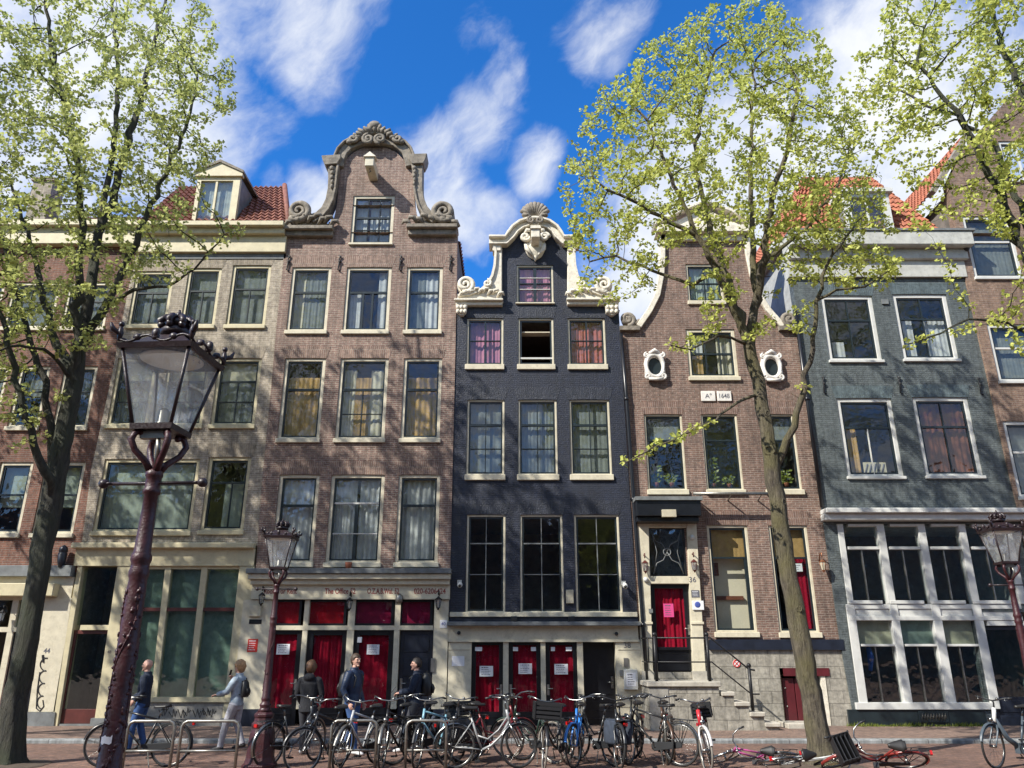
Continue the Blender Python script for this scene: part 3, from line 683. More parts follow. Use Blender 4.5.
# ================================================================= house C : tall brown brick, bell gable
C = House('brick_house', 'tall brown brick house with scrolled stone bell gable and hoist beam above red shopfront', 'house', (350, 735), D - .03)
C.window(351.5, 195.5, 393.5, 245.5, bars=[(H_, .44, .06), (V_, .36, 0, 1, .025), (V_, .68, 0, 1, .025), (H_, .72, .02)], curtain=[('lace', 0, .33, 0, 1, .02), ('lace', .42, .62, 0, 1, .03), ('lace', .7, 1, 0, 1, .025)], sill=.08)
sc2 = [(H_, .38, .07)]
for i, (x0, x1) in enumerate(((289, 329), (344.5, 390), (405.5, 442))):
    C.window(x0, 267, x1, 334.5, bars=sc2 + ([(V_, .38, .38, 1, .06), (V_, .62, .38, 1, .06)] if i == 1 else []), curtain=[('ivory', 0, .3, 0, 1, .02), ('lacethin', .3, 1, 0, 1, .02)] if i == 0 else ([('lace', 0, .3, .38, 1, .03), ('lace', .75, 1, .0, 1, .03)] if i == 1 else [('lacethin', 0, .55, 0, 1, .02), ('lace', .55, 1, 0, 1, .03)]), archm='arch')
for i, (x0, x1) in enumerate(((281, 322.5), (337.5, 386.5), (402, 441))):
    C.window(x0, 358, x1, 443, bars=sc2 + ([(V_, .5, .38, 1, .03), (H_, .7, .02)] if i == 1 else []), curtain=[[('ochre', 0, 1, .2, 1, .03)], [('ivory', 0, .3, .1, 1, .03), ('ochre', .3, .66, .2, 1, .02), ('ivory', .66, 1, .1, 1, .03)], [('ochre', .0, 1, .2, 1, .03)]][i], archm='arch')
for i, (x0, x1) in enumerate(((275, 316), (328, 382.5), (396.5, 439))):
    C.window(x0, 474.5, x1, 567.5, bars=([(H_, .31, .05, 'w'), (H_, .68, .025, 'w'), (V_, .5, .31, 1, .09)] if i == 1 else [(H_, .34, .07)]), curtain=[('lace', 0, 1, 0, 1, .04)] if i != 1 else [('lace', 0, .47, 0, 1, .04), ('lace', .55, 1, 0, 1, .04)], archm='arch')
arcC = [(337, 205), (339.5, 172), (345, 160), (354, 152), (364, 147.5)]
C.wall(M['brickC'], [(sub(bBC, 574, 232), sub(bCD, 574, 232)), ([(331, 232), (334, 218), (337, 205)], [(421, 232), (417.5, 218), (415, 205)]), (arcC, [(415, 205), (413, 172), (404, 160), (396, 152), (386, 147.5)])])
zC = [zof(y, C.Y) for y in (733, 574, 455, 350, 245)]
xc0, xc1 = at(262, 500).x, at(451.5, 500).x
C.body(xc0 + .02, xc1 - .02, [zC[1] - .3, zC[2] - .1, zC[3] - .1, zC[4] + .3], ridge=zof(190))
def c2(x, y): return (256 + x / 3.84, 100 + y / 3.84)
def gx(p): return px2(p, C.Y)
st = MB()
# arch band: spring caps, curved coping
Lc = [c2(*q) for q in ((303, 262), (308, 232), (322, 200), (345, 176), (375, 160), (408, 150), (462, 143))]
Rc = [c2(*q) for q in ((612, 258), (606, 228), (594, 198), (572, 174), (545, 158), (512, 150), (458, 143))]
st.ribbon(gx(Lc), -.30, C.Y - .14, C.Y + .3); st.ribbon(gx(Rc), .30, C.Y - .14, C.Y + .3)
st.ribbon(gx(Lc), .07, C.Y - .24, C.Y + .3); st.ribbon(gx(Rc), -.07, C.Y - .24, C.Y + .3)
st.build('arch_coping', M['sandstone'], C.root, bevel=.02)
st = MB()
for pts in ([c2(258, 230), c2(332, 226), c2(332, 240), c2(318, 262), c2(272, 266), c2(262, 246)], [c2(590, 224), c2(660, 222), c2(656, 240), c2(646, 260), c2(602, 262), c2(590, 240)]): C.ppoly(st, pts, .26, .3)
st.build('capital', M['sandstone'], C.root, bevel=.02)
st = MB()
Ls = [c2(*q) for q in ((322, 262), (316, 310), (312, 350), (302, 395), (284, 432), (258, 462), (225, 482))]
Rs = [c2(*q) for q in ((600, 258), (606, 310), (608, 350), (616, 395), (630, 430), (650, 460), (680, 482))]
st.ribbon(gx(Ls), [-.36, -.30, -.28, -.27, -.27, -.3, -.36], C.Y - .16, C.Y + .3); st.ribbon(gx(Rs), [.36, .30, .28, .27, .27, .3, .36], C.Y - .16, C.Y + .3)
st.ribbon(gx(Ls), -.07, C.Y - .22, C.Y + .3, .01); st.ribbon(gx(Rs), .07, C.Y - .22, C.Y + .3, -.01)
st.build('side_scroll', M['sandstone'], C.root, bevel=.015)
for (cx, cy, hd, s0) in ((170, 438, 1, -PI * .75), (722, 440, -1, -PI * .25)):
    q = MB(); cc = gx([c2(cx, cy)])[0]; rad = 44 / 3.84 / 31.5
    q.tube([(x, C.Y - .2, z) for x, z in spiral(cc, rad, 2.1, hd, s0, .12, 40)], [.10] * 12 + [.085] * 14 + [.06] * 15, 8)
    n = 22; q.prism([(cc[0] + rad * .92 * math.cos(2 * PI * k / n), cc[1] + rad * .92 * math.sin(2 * PI * k / n)) for k in range(n)], C.Y - .14, C.Y + .28)
    q.build('volute', M['sandstone'], C.root)
q = MB()
for sgn, x0, x1 in ((1, 128, 300), (-1, 770, 586)):
    for k in range(9):                 # acanthus leaves that run along the foot of the scroll
        t = k / 8; x = x0 + (x1 - x0) * t; y = 488 - 16 * math.sin(t * PI) - 10 * (k % 2); cc = gx([c2(x, y)])[0]
        q.tube([(cc[0] - .1 * sgn, C.Y - .14, cc[1] - .08), (cc[0], C.Y - .24, cc[1] + .06), (cc[0] + .13 * sgn, C.Y - .2, cc[1] + .1), (cc[0] + .2 * sgn, C.Y - .16, cc[1] + .0)], [.05, .085, .07, .02], 6)
    C.ppoly(q, [c2(x0 - 4 * sgn, 496), c2(x1, 496), c2(x1 - 40 * sgn, 470), c2(x0 + 50 * sgn, 470), c2(x0, 478)], .1, .25)
q.build('acanthus_carving', M['sandstone'], C.root)
q = MB()
for a, b in (((112, 498), (302, 512)), ((582, 492), (776, 506))): C.pbox(q, *c2(*a), *c2(*b), .3, .3)
for a, b in (((118, 512), (298, 530)), ((586, 506), (772, 526))): C.pbox(q, *c2(*a), *c2(*b), .16, .3)
q.build('gable_slab', M['sandstone'], C.root, bevel=.02)
q = MB()                               # the crest: paired volutes under a tuft of leaves
for hd, cx, s0 in ((1, 436, 0), (-1, 481, PI)):
    cc = gx([c2(cx, 168)])[0]; q.tube([(x, C.Y - .26, z) for x, z in spiral(cc, .19, 1.7, hd, s0 + PI * .5, .15, 26)], .062, 7)
for k in range(9):
    t = (k - 4) / 4; a = t * 1.45; b0 = gx([c2(460 + 46 * t, 150 - 10 * (1 - t * t))])[0]; L = .24 * (1 - .2 * t * t) * (1 if k % 2 else .8)
    q.tube([(b0[0], C.Y - .12, b0[1] - .05), (b0[0] + .5 * L * math.sin(a), C.Y - .26, b0[1] + .55 * L * math.cos(a)), (b0[0] + L * math.sin(a) * 1.1, C.Y - .3, b0[1] + L * math.cos(a) * .9), (b0[0] + L * 1.25 * math.sin(a), C.Y - .2, b0[1] + L * .7 * math.cos(a))], [.07, .09, .075, .03], 6)
for hd, cx in ((1, 378), (-1, 548)):
    cc = gx([c2(cx, 166)])[0]; q.tube([(x, C.Y - .24, z) for x, z in spiral(cc, .16, 1.3, -hd, PI / 2, .2, 20)], .065, 7); q.ball((cc[0] + .16 * hd, C.Y - .22, cc[1] + .07), (.14, .1, .09)); q.ball((cc[0] - .12 * hd, C.Y - .2, cc[1] - .1), (.11, .09, .09))
cc = gx([c2(460, 110)])[0]; q.ball((cc[0], C.Y - .22, cc[1] - .06), (.21, .17, .17)); q.ball((cc[0] - .2, C.Y - .2, cc[1] - .22), (.17, .13, .12)); q.ball((cc[0] + .2, C.Y - .2, cc[1] - .22), (.17, .13, .12)); q.tube([(cc[0] - .2, C.Y - .15, cc[1] - .08), (cc[0], C.Y - .2, cc[1] + .06), (cc[0] + .2, C.Y - .15, cc[1] - .08)], .05, 6)
q.build('gable_crest', M['sandstone'], C.root)
q = MB()                               # carved drops on the neck
for x, y0, y1 in ((296, 275, 345), (610, 275, 335)):
    for k in range(5):
        cc = gx([c2(x + 2 * (k % 2), y0 + (y1 - y0) * k / 4)])[0]; q.ball((cc[0], C.Y - .19, cc[1]), (.075 - .008 * k, .07, .09))
q.build('festoon', M['sandstone'], C.root)
hb = at(374, 177, C.Y); q = MB(); q.box(hb.x - .14, hb.x + .14, C.Y - .85, C.Y, hb.z - .16, hb.z + .16); bm = q.build('hoist_beam', M['cream'], C.root, bevel=.015)
q = MB(); q.prism([(hb.x - .2, hb.z + .16), (hb.x + .2, hb.z + .16), (hb.x, hb.z + .34)], C.Y - .9, C.Y - .6); q.build('beam_cap', M['palestone'], bm)
q = MB(); q.tube([(hb.x, C.Y - .7, hb.z - .16), (hb.x, C.Y - .7, hb.z - .22), (hb.x + .04, C.Y - .7, hb.z - .27), (hb.x - .03, C.Y - .7, hb.z - .3)], .015, 6); q.build('hook', M['iron'], bm)
for x in (288, 339, 400, 450): anchor(C, x, 264, 1.0)
# shopfront of C
C.pbuild('shop_roof_slab', M['slate'], [(250, 569.5, 452, 574.5, .34, .3)], bevel=.01)
C.pbuild('shop_cornice', M['cream'], [(251, 574.5, 451, 580, .26, .3), (252, 580, 450, 585, .16, .3)], bevel=.012)
fa = C.pbuild('shop_fascia', M['cream'], [(252, 585, 450, 598, .05, .3)]); C.pbuild('fascia_moulding', M['cream'], [(252, 597.6, 450, 599.5, .1, .0)])
for s, x, w in (('Room For Rent', 281, 33), ('The Office 52', 340.5, 31), ('O.Z.A.B.Wal. 52', 383.5, 32), ('020-6206424', 430, 32)):
    k = at(x, 591.5, C.Y); lettering(s, .2, k.x, C.Y - .052, k.z, M['signred'], C.root, 'sign_lettering', .004, w / 37.3)
p = MB(); C.pbox(p, 238, 600, 267.5, 709, .03, .3); C.pbox(p, 433, 600, 447.5, 709, .03, .3)
for x0, x1 in ((301.5, 306.5), (346.5, 353.5), (394, 399.5)): C.pbox(p, x0 - 1, 600, x1 - 1, 709, .0, .2)
C.pbox(p, 267, 625.5, 433, 630, .01, .2); p.build('shop_frame', M['cream'], C.root)
for (x0, x1, cm) in ((267.5, 301, 'redblind'), (306, 346, 'redblind'), (353, 393.5, 'wineblind'), (399, 432.5, 'wineblind')):
    a, b, c, d = C.rect(x0, 599, x1, 626); q = MB(); fw = .07
    q.box(a, a + fw, C.Y + .05, C.Y + .1, c, d); q.box(b - fw, b, C.Y + .05, C.Y + .1, c, d); q.box(a + fw, b - fw, C.Y + .05, C.Y + .099, d - fw, d); q.box(a + fw, b - fw, C.Y + .05, C.Y + .099, c, c + fw)
    tl = q.build('transom_light', M['black'], C.root); q = MB(); q.box(a + fw, b - fw, C.Y + .08, C.Y + .085, c + fw, d - fw); q.build('pane', M['glassdoor'], tl); q = MB(); q.box(a + fw, b - fw, C.Y + .13, C.Y + .135, c + fw, d - fw); q.build('blind', M[cm], tl)
for i, (x0, x1) in enumerate(((263, 297.5), (303.5, 344.5), (350.5, 392))):
    red_door(C, x0, 630, x1, 733, 708, seed=20 + i, handle_side=1 if i == 0 else -1, handle=i != 1)
a, b, c, d = C.rect(398, 630, 431.5, 733); q = MB(); q.box(a, b, C.Y + .12, C.Y + .17, c, d)
for k in range(4): q.box(a + .1, b - .1, C.Y + .10, C.Y + .12, c + .15 + k * .6, c + .6 + k * .6)
dk = q.build('door', M['navyblack'], C.root, bevel=.008, label='plain dark panelled door'); q = MB(); hx = a + .07; q.box(hx - .03, hx + .03, C.Y + .09, C.Y + .12, c + 1.0, c + 1.3); q.tube([(hx, C.Y + .1, c + 1.18), (hx, C.Y + .04, c + 1.18), (hx + .12, C.Y + .04, c + 1.18)], .012, 6); q.build('handle', M['brass'], dk)
C.pbuild('plinth', M['navyblack'], [(236, 709, 266, 735, .06, .3), (433, 709, 447.5, 735, .06, .3)])
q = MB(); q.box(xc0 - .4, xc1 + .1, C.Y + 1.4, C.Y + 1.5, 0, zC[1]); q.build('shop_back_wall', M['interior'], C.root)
poster(C, 276, 644, 289, 654.5, -.055, parent=None); poster(C, 366.5, 644.5, 379, 654.5, -.055); poster(C, 357, 637, 361.5, 642.5, -.055, lines=0)
poster(C, 248, 639, 258, 652, .034, 'red', 3, 'paper', name='red_notice'); poster(C, 249.5, 619.5, 262, 624, .034, 'black', 0, name='name_plate'); poster(C, 440, 620, 447, 628, .036, 'paper', 0, name='number_plate')
lettering('40', .12, at(443.5, 624, C.Y).x, C.Y - .042, at(443.5, 624, C.Y).z, M['inkblue'], C.root, 'house_number')
for x, y in ((264, 600), (351, 605), (439, 604)): wall_lamp(C, x, y, 1.3)
q = MB(); k = at(400, 600, C.Y); q.lathe([(.02, .16), (.1, .1), (.1, -.06), (.05, -.1)], 10, (k.x, C.Y - .15, k.z)); q.tube([(k.x, C.Y, k.z + .05), (k.x, C.Y - .15, k.z + .05)], .03, 6); q.build('siren_lamp', M['galv'], C.root)
q = MB(); k = at(256, 611, C.Y); q.box(k.x - .16, k.x + .16, C.Y - .12, C.Y - .03, k.z - .14, k.z + .14); q.build('meter_box', M['ivory'], C.root)
q = MB(); k = at(433, 664, C.Y); q.box(k.x - .05, k.x + .05, C.Y - .07, C.Y - .03, k.z - .2, k.z + .14); q.build('doorbell_panel', M['brass'], C.root)
q = MB(); k = at(350, 566, C.Y); q.lathe([(.07, -.02), (.09, .08), (.1, .16), (.085, .16)], 10, (k.x, C.Y - .2, zof(569.5, C.Y - .2) + .03)); pot = tag(q.build('flower_pot', M['tile']), 'small terracotta pot standing on the ledge above the red shopfront', 'pot')

# ================================================================= house D : black brick, neck gable
DH = House('brick_house', 'narrow black brick house with cream scrolled neck gable and three red curtained doors', 'house', (540, 735), D)
pk = [('mauve', 0, 1, 0, 1, .025)]
DH.window(516.5, 265, 553.5, 304.5, bars=[(V_, .5, 0, 1, .1), (H_, .30, .02, 'w'), (H_, .62, .02, 'w'), (H_, .46, .04)], curtain=[('mauve', 0, 1, 0, 1, .02)], sill=.05, fw=.055)
for i, (x0, x1) in enumerate(((466.5, 503.5), (518, 554), (568, 606))):
    DH.window(x0, 318, x1, 370, fw=.06, sill=.17, bars=[(V_, .5, 0, 1, .04), (H_, .47, .03)] if i != 1 else [], curtain=[[('mauve', 0, .46, 0, 1, .03), ('mauve', .54, 1, 0, 1, .03)], None, [('rust', 0, .47, 0, 1, .03), ('rust', .53, 1, 0, 1, .03)]][i], open_=i == 1, archm='archD', label='window left open with a tilted top light' if i == 1 else None)
for i, (x0, x1) in enumerate(((466.5, 504.5), (518, 557.5), (570, 611))):
    DH.window(x0, 399.5, x1, 480.5, fw=.06, sill=.17, bars=[(V_, .5, 0, 1, .028), (H_, .33, .07), (H_, .66, .022)], curtain=[('lacethin', 0, 1, .0, 1, .015)], archm='archD')
for i, (x0, x1) in enumerate(((466, 505.5), (520, 563.5), (575, 621))):
    DH.window(x0, 514.5, x1, 612.5, fw=.06, sill=.001, bars=[(V_, .5, 0, .29, .016, 'w'), (H_, .29, .035, 'w'), (V_, .5, .29, 1, .022, 'w'), (H_, .62, .02, 'w')], curtain=None, archm='archD', barm='greybar')
DH.wall(M['brickD'], [(sub(bCD, 619, 303), sub(bDE, 619, 303)), ([(501, 303), (500.5, 276), (501, 247)], [(568, 303), (567.5, 276), (567, 247)]), ([(505, 247), (512, 243), (516.5, 234), (524, 227), (533, 224.5)], [(564, 247), (556, 243), (551.5, 234), (544, 227), (535, 224.5)])])
xd0, xd1 = at(451.5, 480).x, at(629, 480).x; zD = [zof(y) for y in (733, 622, 500, 378, 306)]
DH.body(xd0 + .02, xd1 - .02, [zD[1], zD[2] - .1, zD[3] - .1, zD[4]], ridge=zof(272), rm='tile')
def c3(x, y): return (440 + x / 5.12, 190 + y / 5.12)
def mir(p): return [(969 - x, y) for x, y in p]
q = MB()
Ln = [(268, 290), (318, 290), (318, 576), (90, 576), (92, 548), (150, 540), (205, 522), (240, 490), (262, 450), (274, 400), (279, 330)]
for P in (Ln, mir(Ln)): DH.ppoly(q, [c3(*k) for k in P], .14, .25)
q.build('neck_scroll', M['palestone'], DH.root, bevel=.02)
q = MB()
for P, sg in ((Ln, 1), (mir(Ln), -1)):
    edge = [c3(*k) for k in P[4:] + P[:1]]; q.ribbon(px2(edge), -.075 * sg, D - .21, D + .25)
for sg in (1, -1):
    X = lambda x: x if sg == 1 else 969 - x
    cc = px2([c3(X(132), 498)])[0]; q.tube([(x, D - .2, z) for x, z in spiral(cc, .27, 1.9, sg, -PI * .6 if sg == 1 else -PI * .4, .12, 34)], [.075] * 20 + [.055] * 15, 8)
    n = 18; q.prism([(cc[0] + .26 * math.cos(2 * PI * k / n), cc[1] + .26 * math.sin(2 * PI * k / n)) for k in range(n)], D - .13, D + .24)
    cc = px2([c3(X(243), 492)])[0]; q.tube([(x, D - .2, z) for x, z in spiral(cc, .13, 1.3, -sg, PI * .5, .2, 20)], .045, 7)
    for k in range(9):
        t = k / 8; cc = px2([c3(X(110 + 195 * t), 552 - 16 * math.sin(t * 3.1) - 8 * (k % 2))])[0]
        q.tube([(cc[0] - .08 * sg, D - .14, cc[1] - .05), (cc[0], D - .23, cc[1] + .05), (cc[0] + .1 * sg, D - .2, cc[1] + .08), (cc[0] + .15 * sg, D - .15, cc[1])], [.03, .055, .045, .015], 6)
q.build('scroll_carving', M['palestone'], DH.root)
q = MB()
for a, b in (((76, 572), (324, 582)), ((646, 570), (916, 580))): DH.pbox(q, *c3(*a), *c3(*b), .26, .26)
for a, b in (((82, 582), (320, 600)), ((650, 580), (910, 597))): DH.pbox(q, *c3(*a), *c3(*b), .16, .26)
q.build('gable_ledge', M['palestone'], DH.root, bevel=.015)
q = MB()
for x0, x1 in ((82, 142), (842, 912)):
    DH.ppoly(q, [c3(x0, 598), c3(x1, 598), c3(x1 - 8, 636), c3((x0 + x1) / 2 + 6, 652), c3((x0 + x1) / 2 - 6, 652), c3(x0 + 6, 636)], .16, .0)
    for k in range(6):
        cc = px2([c3(x0 + 12 + (x1 - x0 - 24) * (k % 3) / 2, 612 + 22 * (k // 3))])[0]; q.ball((cc[0], D - .18, cc[1]), (.065, .06, .075))
q.build('bracket', M['palestone'], DH.root, bevel=.01)
q = MB()                               # top entablature that rises into an arch
arc = [(252, 266), (336, 266), (352, 244), (376, 212), (412, 186), (450, 174), (485, 170), (520, 174), (558, 186), (594, 212), (616, 244), (632, 266), (712, 264)]
Aw = px2([c3(*k) for k in arc]); q.ribbon(Aw, -.16, D - .20, D + .26); q.ribbon(Aw, .075, D - .34, D + .26); q.ribbon(Aw, -.05, D - .27, D + .26, -.16)
DH.pbox(q, *c3(270, 292), *c3(312, 325), .19, .2); DH.pbox(q, *c3(652, 292), *c3(692, 325), .19, .2)
q.build('arched_cornice', M['palestone'], DH.root, bevel=.012)
q = MB(); cs = px2([c3(485, 168)])[0]      # scallop shell
for k in range(11):
    a = PI * (k + .5) / 11; Lr = .50 if 0 < k < 10 else .4
    q.tube([(cs[0] + .06 * math.cos(a), D - .2, cs[1] + .06 * math.sin(a)), (cs[0] + Lr * .6 * math.cos(a), D - .32, cs[1] + .06 + Lr * .6 * math.sin(a)), (cs[0] + Lr * .85 * math.cos(a), D - .3, cs[1] + .06 + Lr * .9 * math.sin(a)), (cs[0] + Lr * .95 * math.cos(a), D - .24, cs[1] + .04 + Lr * 1.02 * math.sin(a))], [.03, .07, .085, .06], 7)
DH.ppoly(q, [c3(430, 160), c3(424, 130), c3(440, 106), c3(485, 96), c3(530, 106), c3(546, 130), c3(540, 160)], .16, .1)
for sg in (1, -1):
    cc = (cs[0] - sg * .13, cs[1] - .11); q.tube([(x, D - .36, z) for x, z in spiral(cc, .12, 1.5, sg, PI * .5, .15, 22)], .045, 7)
q.build('shell_crest', M['sandstone'], DH.root, label='weathered scallop shell crest')
q = MB(); cc = px2([c3(486, 285)])[0]
q.ball((cc[0], D - .04, cc[1] - .02), (.33, .16, .50), 18, 12)
for sg in (1, -1):
    q.tube([(x, D - .2, z) for x, z in spiral((cc[0] + sg * .30, cc[1] + .2), .15, 1.4, sg, 0, .2, 20)], .06, 7); q.tube([(cc[0] + sg * .3, D - .1, cc[1] + .0), (cc[0] + sg * .26, D - .2, cc[1] - .22), (cc[0] + sg * .1, D - .22, cc[1] - .45)], [.05, .08, .03], 7); q.tube([(cc[0] + sg * .08, D - .24, cc[1] + .4), (cc[0] + sg * .25, D - .24, cc[1] + .42), (cc[0] + sg * .34, D - .18, cc[1] + .3)], [.05, .07, .04], 7)
q.tube([(cc[0], D - .15, cc[1] - .45), (cc[0], D - .12, cc[1] - .62)], [.06, .02], 7)
q.build('escutcheon', M['palestone'], DH.root)
q = MB(); q.box(cc[0] - .13, cc[0] + .13, D - .75, D - .1, cc[1] - .12, cc[1] + .16); hbm = q.build('hoist_beam', M['palestone'], DH.root, bevel=.015); q = MB(); q.prism([(cc[0] - .17, cc[1] + .162), (cc[0] + .17, cc[1] + .162), (cc[0] + .14, cc[1] + .26), (cc[0] - .14, cc[1] + .26)], D - .8, D - .15); q.build('beam_cap', M['palestone'], hbm)
# ground floor
DH.pbuild('sill_band', M['cream'], [(450, 612.2, 637, 617, .09, .2)], bevel=.01)
DH.pbuild('string_course', M['navyblack'], [(449.5, 617.2, 637.5, 622, .04, .3)]); DH.pbuild('lead_ledge', M['slate'], [(448, 622, 639, 626, .30, .3)], bevel=.01)
DH.pbuild('fascia', M['cream'], [(448, 626, 638, 641, .05, .3)]); DH.pbuild('fascia_moulding', M['cream'], [(448.5, 639.5, 639, 642, .09, .0)])
p = MB(); DH.pbox(p, 447.5, 642, 471, 735, .04, .3); DH.pbox(p, 617, 642, 643, 735, .04, .3)
for x0, x1 in ((503, 508.5), (541, 546), (578, 584)): DH.pbox(p, x0, 641, x1, 735, .02, .2)
DH.pbox(p, 448.5, 648, 470.5, 650, .055, -.04); DH.pbox(p, 448.5, 700, 470.5, 703, .055, -.04); DH.pbox(p, 617.5, 705, 643, 707, .055, -.04); DH.pbox(p, 617.5, 648, 642, 650, .055, -.04)
p.build('shop_frame', M['cream'], DH.root, bevel=.006)
for i, (x0, x1) in enumerate(((471, 503.3), (508.5, 541.2), (546, 578.3))):
    red_door(DH, x0, 641, x1, 733, 712, seed=40 + i, handle_side=(1, -1, -1)[i])
for x0, y0, x1, y1 in ((479.5, 666, 493, 676.5), (518.5, 663.5, 532, 674), (554.5, 664, 568, 674.5)): poster(DH, x0, y0, x1, y1, -.055)
for x0, x1 in ((475, 482), (513, 518), (531, 536), (551, 555), (566, 572)): poster(DH, x0, 647, x1, 651, -.052, lines=0, name='sticker')
a, b, c, d = DH.rect(584, 641, 617, 733); q = MB(); q.box(a, b, D + .30, D + .34, c, d)  # leaf closing an opening; the dark inside is put into its black
for k in range(5): q.box(a + .06, b - .06, D + .285, D + .30, c + .1 + .2 * k, c + .12 + .2 * k)
dk = q.build('door', M['black'], DH.root, label='plain black door'); q = MB(); q.box(b - .12, b - .05, D + .27, D + .30, c + 1.05, c + 1.35); q.tube([(b - .08, D + .27, c + 1.2), (b - .08, D + .2, c + 1.2), (b - .2, D + .2, c + 1.2)], .014, 6); q.build('handle', M['chrome'], dk)
DH.pbuild('threshold', M['slate'], [(471, 731, 617, 735.5, .05, .3)])
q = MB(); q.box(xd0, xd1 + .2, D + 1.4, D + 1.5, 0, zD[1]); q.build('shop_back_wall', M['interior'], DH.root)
camera_dome(DH, 459.5, 585); camera_dome(DH, 623.5, 586)
DH.pbuild('light_box', M['ivory'], [(566, 590, 573.5, 603.5, .08, .0)], bevel=.01)
poster(DH, 452, 656, 464.5, 666, .042, lines=0, name='blank_plate'); k = at(627, 645.5); lettering('38', .2, k.x, D - .052, k.z, M['ink'], DH.root, 'house_number', .0, None)
q = MB(); DH.pbox(q, 623.5, 669.5, 637, 689.5, .16, -.04); mbx = q.build('mailbox', M['white'], DH.root, bevel=.01); poster(DH, 625.5, 672.5, 635, 686, .161, 'paper', 3, parent=mbx, name='sticker')
DH.pbuild('doorbell_panel', M['brass'], [(623.5, 658, 628, 667, .07, -.04)]); DH.pbuild('key_box', M['slate'], [(619.5, 670, 622.5, 676, .09, -.04)])
for x, y in ((459, 633), (616, 634)):
    k = at(x, y); q = MB(); q.ball((k.x, D - .1, k.z), .05); q.tube([(k.x, D - .05, k.z), (k.x, D - .1, k.z)], .02, 6); q.build('spot_lamp', M['plastic'], DH.root)
for x in (514, 571):
    k = at(x, 619); q = MB(); q.box(k.x - .08, k.x + .08, D - .28, D - .04, k.z - .06, k.z + .06); q.build('floodlight', M['plastic'], DH.root)
# ================================================================= house E : purple brown brick, number 36
E = House('brick_house', 'brown brick house with curved bottle gable, two white oval windows and red door up steps', 'house', (740, 735), D + .03)
E.window(687, 264, 723, 305, fw=.07, bars=[(V_, .5, 0, 1, .04), (H_, .5, .04)], curtain=[('greenblind', 0, 1, 0, 1, .02)])
E.window(687.5, 329, 737, 381, fw=.1, bars=[(V_, .36, 0, 1, .03), (V_, .7, 0, 1, .03), (H_, .5, .06)], curtain=[('lace', 0, .32, 0, .5, .03), ('ochre', .0, .3, .5, 1, .02), ('ivory', .66, 1, 0, 1, .03)], archm=None)
for i, (x0, x1) in enumerate(((646, 685), (704, 741), (762.5, 798.5))):
    E.window(x0, 414, x1, 495, fw=.06, sill=.15, bars=[(H_, .34, .05)], curtain=[('lacethin', 0, 1, 0, .33, .003)] if i != 1 else None, archm='archE')
E.window(711, 525, 753, 637.5, fw=.075, sill=.14, bars=[(H_, .30, .05), (V_, .93, .3, 1, .05)], curtain=[('ochre', 0, 1, 0, .29, .006)], archm='archE', label='window with an ochre valance and a pale room behind')
E.window(774, 525, 814, 638, fw=.075, sill=.14, bars=[(H_, .30, .05)], curtain=[('ochre', 0, 1, 0, .29, .006), ('redcloth', .3, 1, .3, 1, .03)], archm='archE')
E.hole(648, 526, 686, 577); E.hole(651, 583, 692, 672); E.hole(784, 675, 829, 738)
bELb = [(656, 639), (641, 560), (630, 500), (624, 400), (620.5, 328)]
gl = [(640, 328), (651, 312), (659, 296), (663, 275), (664, 255), (664, 236)]; gr = [(781, 328), (766, 311), (756, 295), (750, 275), (746, 255), (744, 236)]
E.wall(M['brickE'], [(sub(bDE, 640, 328), sub(bEF, 640, 328)), (gl, gr)])
zE = [zof(y, E.Y) for y in (733, 650, 512, 398, 330)]
xe0, xe1 = at(634, 520).x, at(822, 520).x
E.body(xe0 + .05, xe1 - .05, [zE[1], zE[2] - .1, zE[3] - .1, zE[4]], ridge=zof(268))
rm = MB(); a, b, c, d = E.rect(713, 545, 752, 636); rm.box(a - .3, b + .3, E.Y + .42, E.Y + .46, c - .2, d + .2); bw = rm.build('room_wall', M['warmwall'], E.root)
q = MB(); q.box(a + .1, b - .15, E.Y + .33, E.Y + .419, c + .95, c + 1.05); q.build('shelf', M['brown'], bw); q = MB(); q.box(a + .1, a + .3, E.Y + .39, E.Y + .419, c + 1.6, c + 1.95); q.build('picture_frame', M['brown'], bw)
def house_plant(px, py, lab, n=60, h=.4, seed=1):
    k = at(px, py, E.Y + .2); r = random.Random(seed); t = thing('potted_plant', lab, 'plant', (k.x, E.Y + .215, k.z), group='plants on the window sills')
    q = MB(); q.lathe([(.05, 0), (.07, .11), (.075, .12), (.06, .12)], 10); q.build('pot', M['tile'], t, local=True); q = MB()
    for i in range(n):
        a = r.uniform(0, 6.28); l = r.uniform(.06, .13); z = .12 + r.uniform(0, h); rad = r.uniform(.0, .13); c = Vector((rad * math.cos(a), rad * .3 * math.sin(a), z)); d = Vector((math.cos(a), .3 * math.sin(a), r.uniform(-.4, .8))).normalized(); sd = d.cross(Vector((r.uniform(-1, 1), -1, .3))).normalized() * l * .28
        q.add([c, c + d * l * .5 + sd, c + d * l, c + d * l * .5 - sd], [(0, 1, 2), (0, 2, 3)])
    q.build('foliage', M['grass'], t, local=True)
house_plant(657, 487, 'leafy potted plant behind the left sash window above the door hood', 70, .5, 1); house_plant(672, 487, 'small bushy potted plant behind the left sash window above the door hood', 50, .22, 2); house_plant(714, 488, 'tall potted plant behind the middle sash window over the awning rail', 90, .75, 3); house_plant(730, 488, 'low potted plant behind the middle sash window over the awning rail', 50, .2, 4); house_plant(787, 487, 'potted plant behind the sash window right of the leaning trunk', 60, .35, 5)
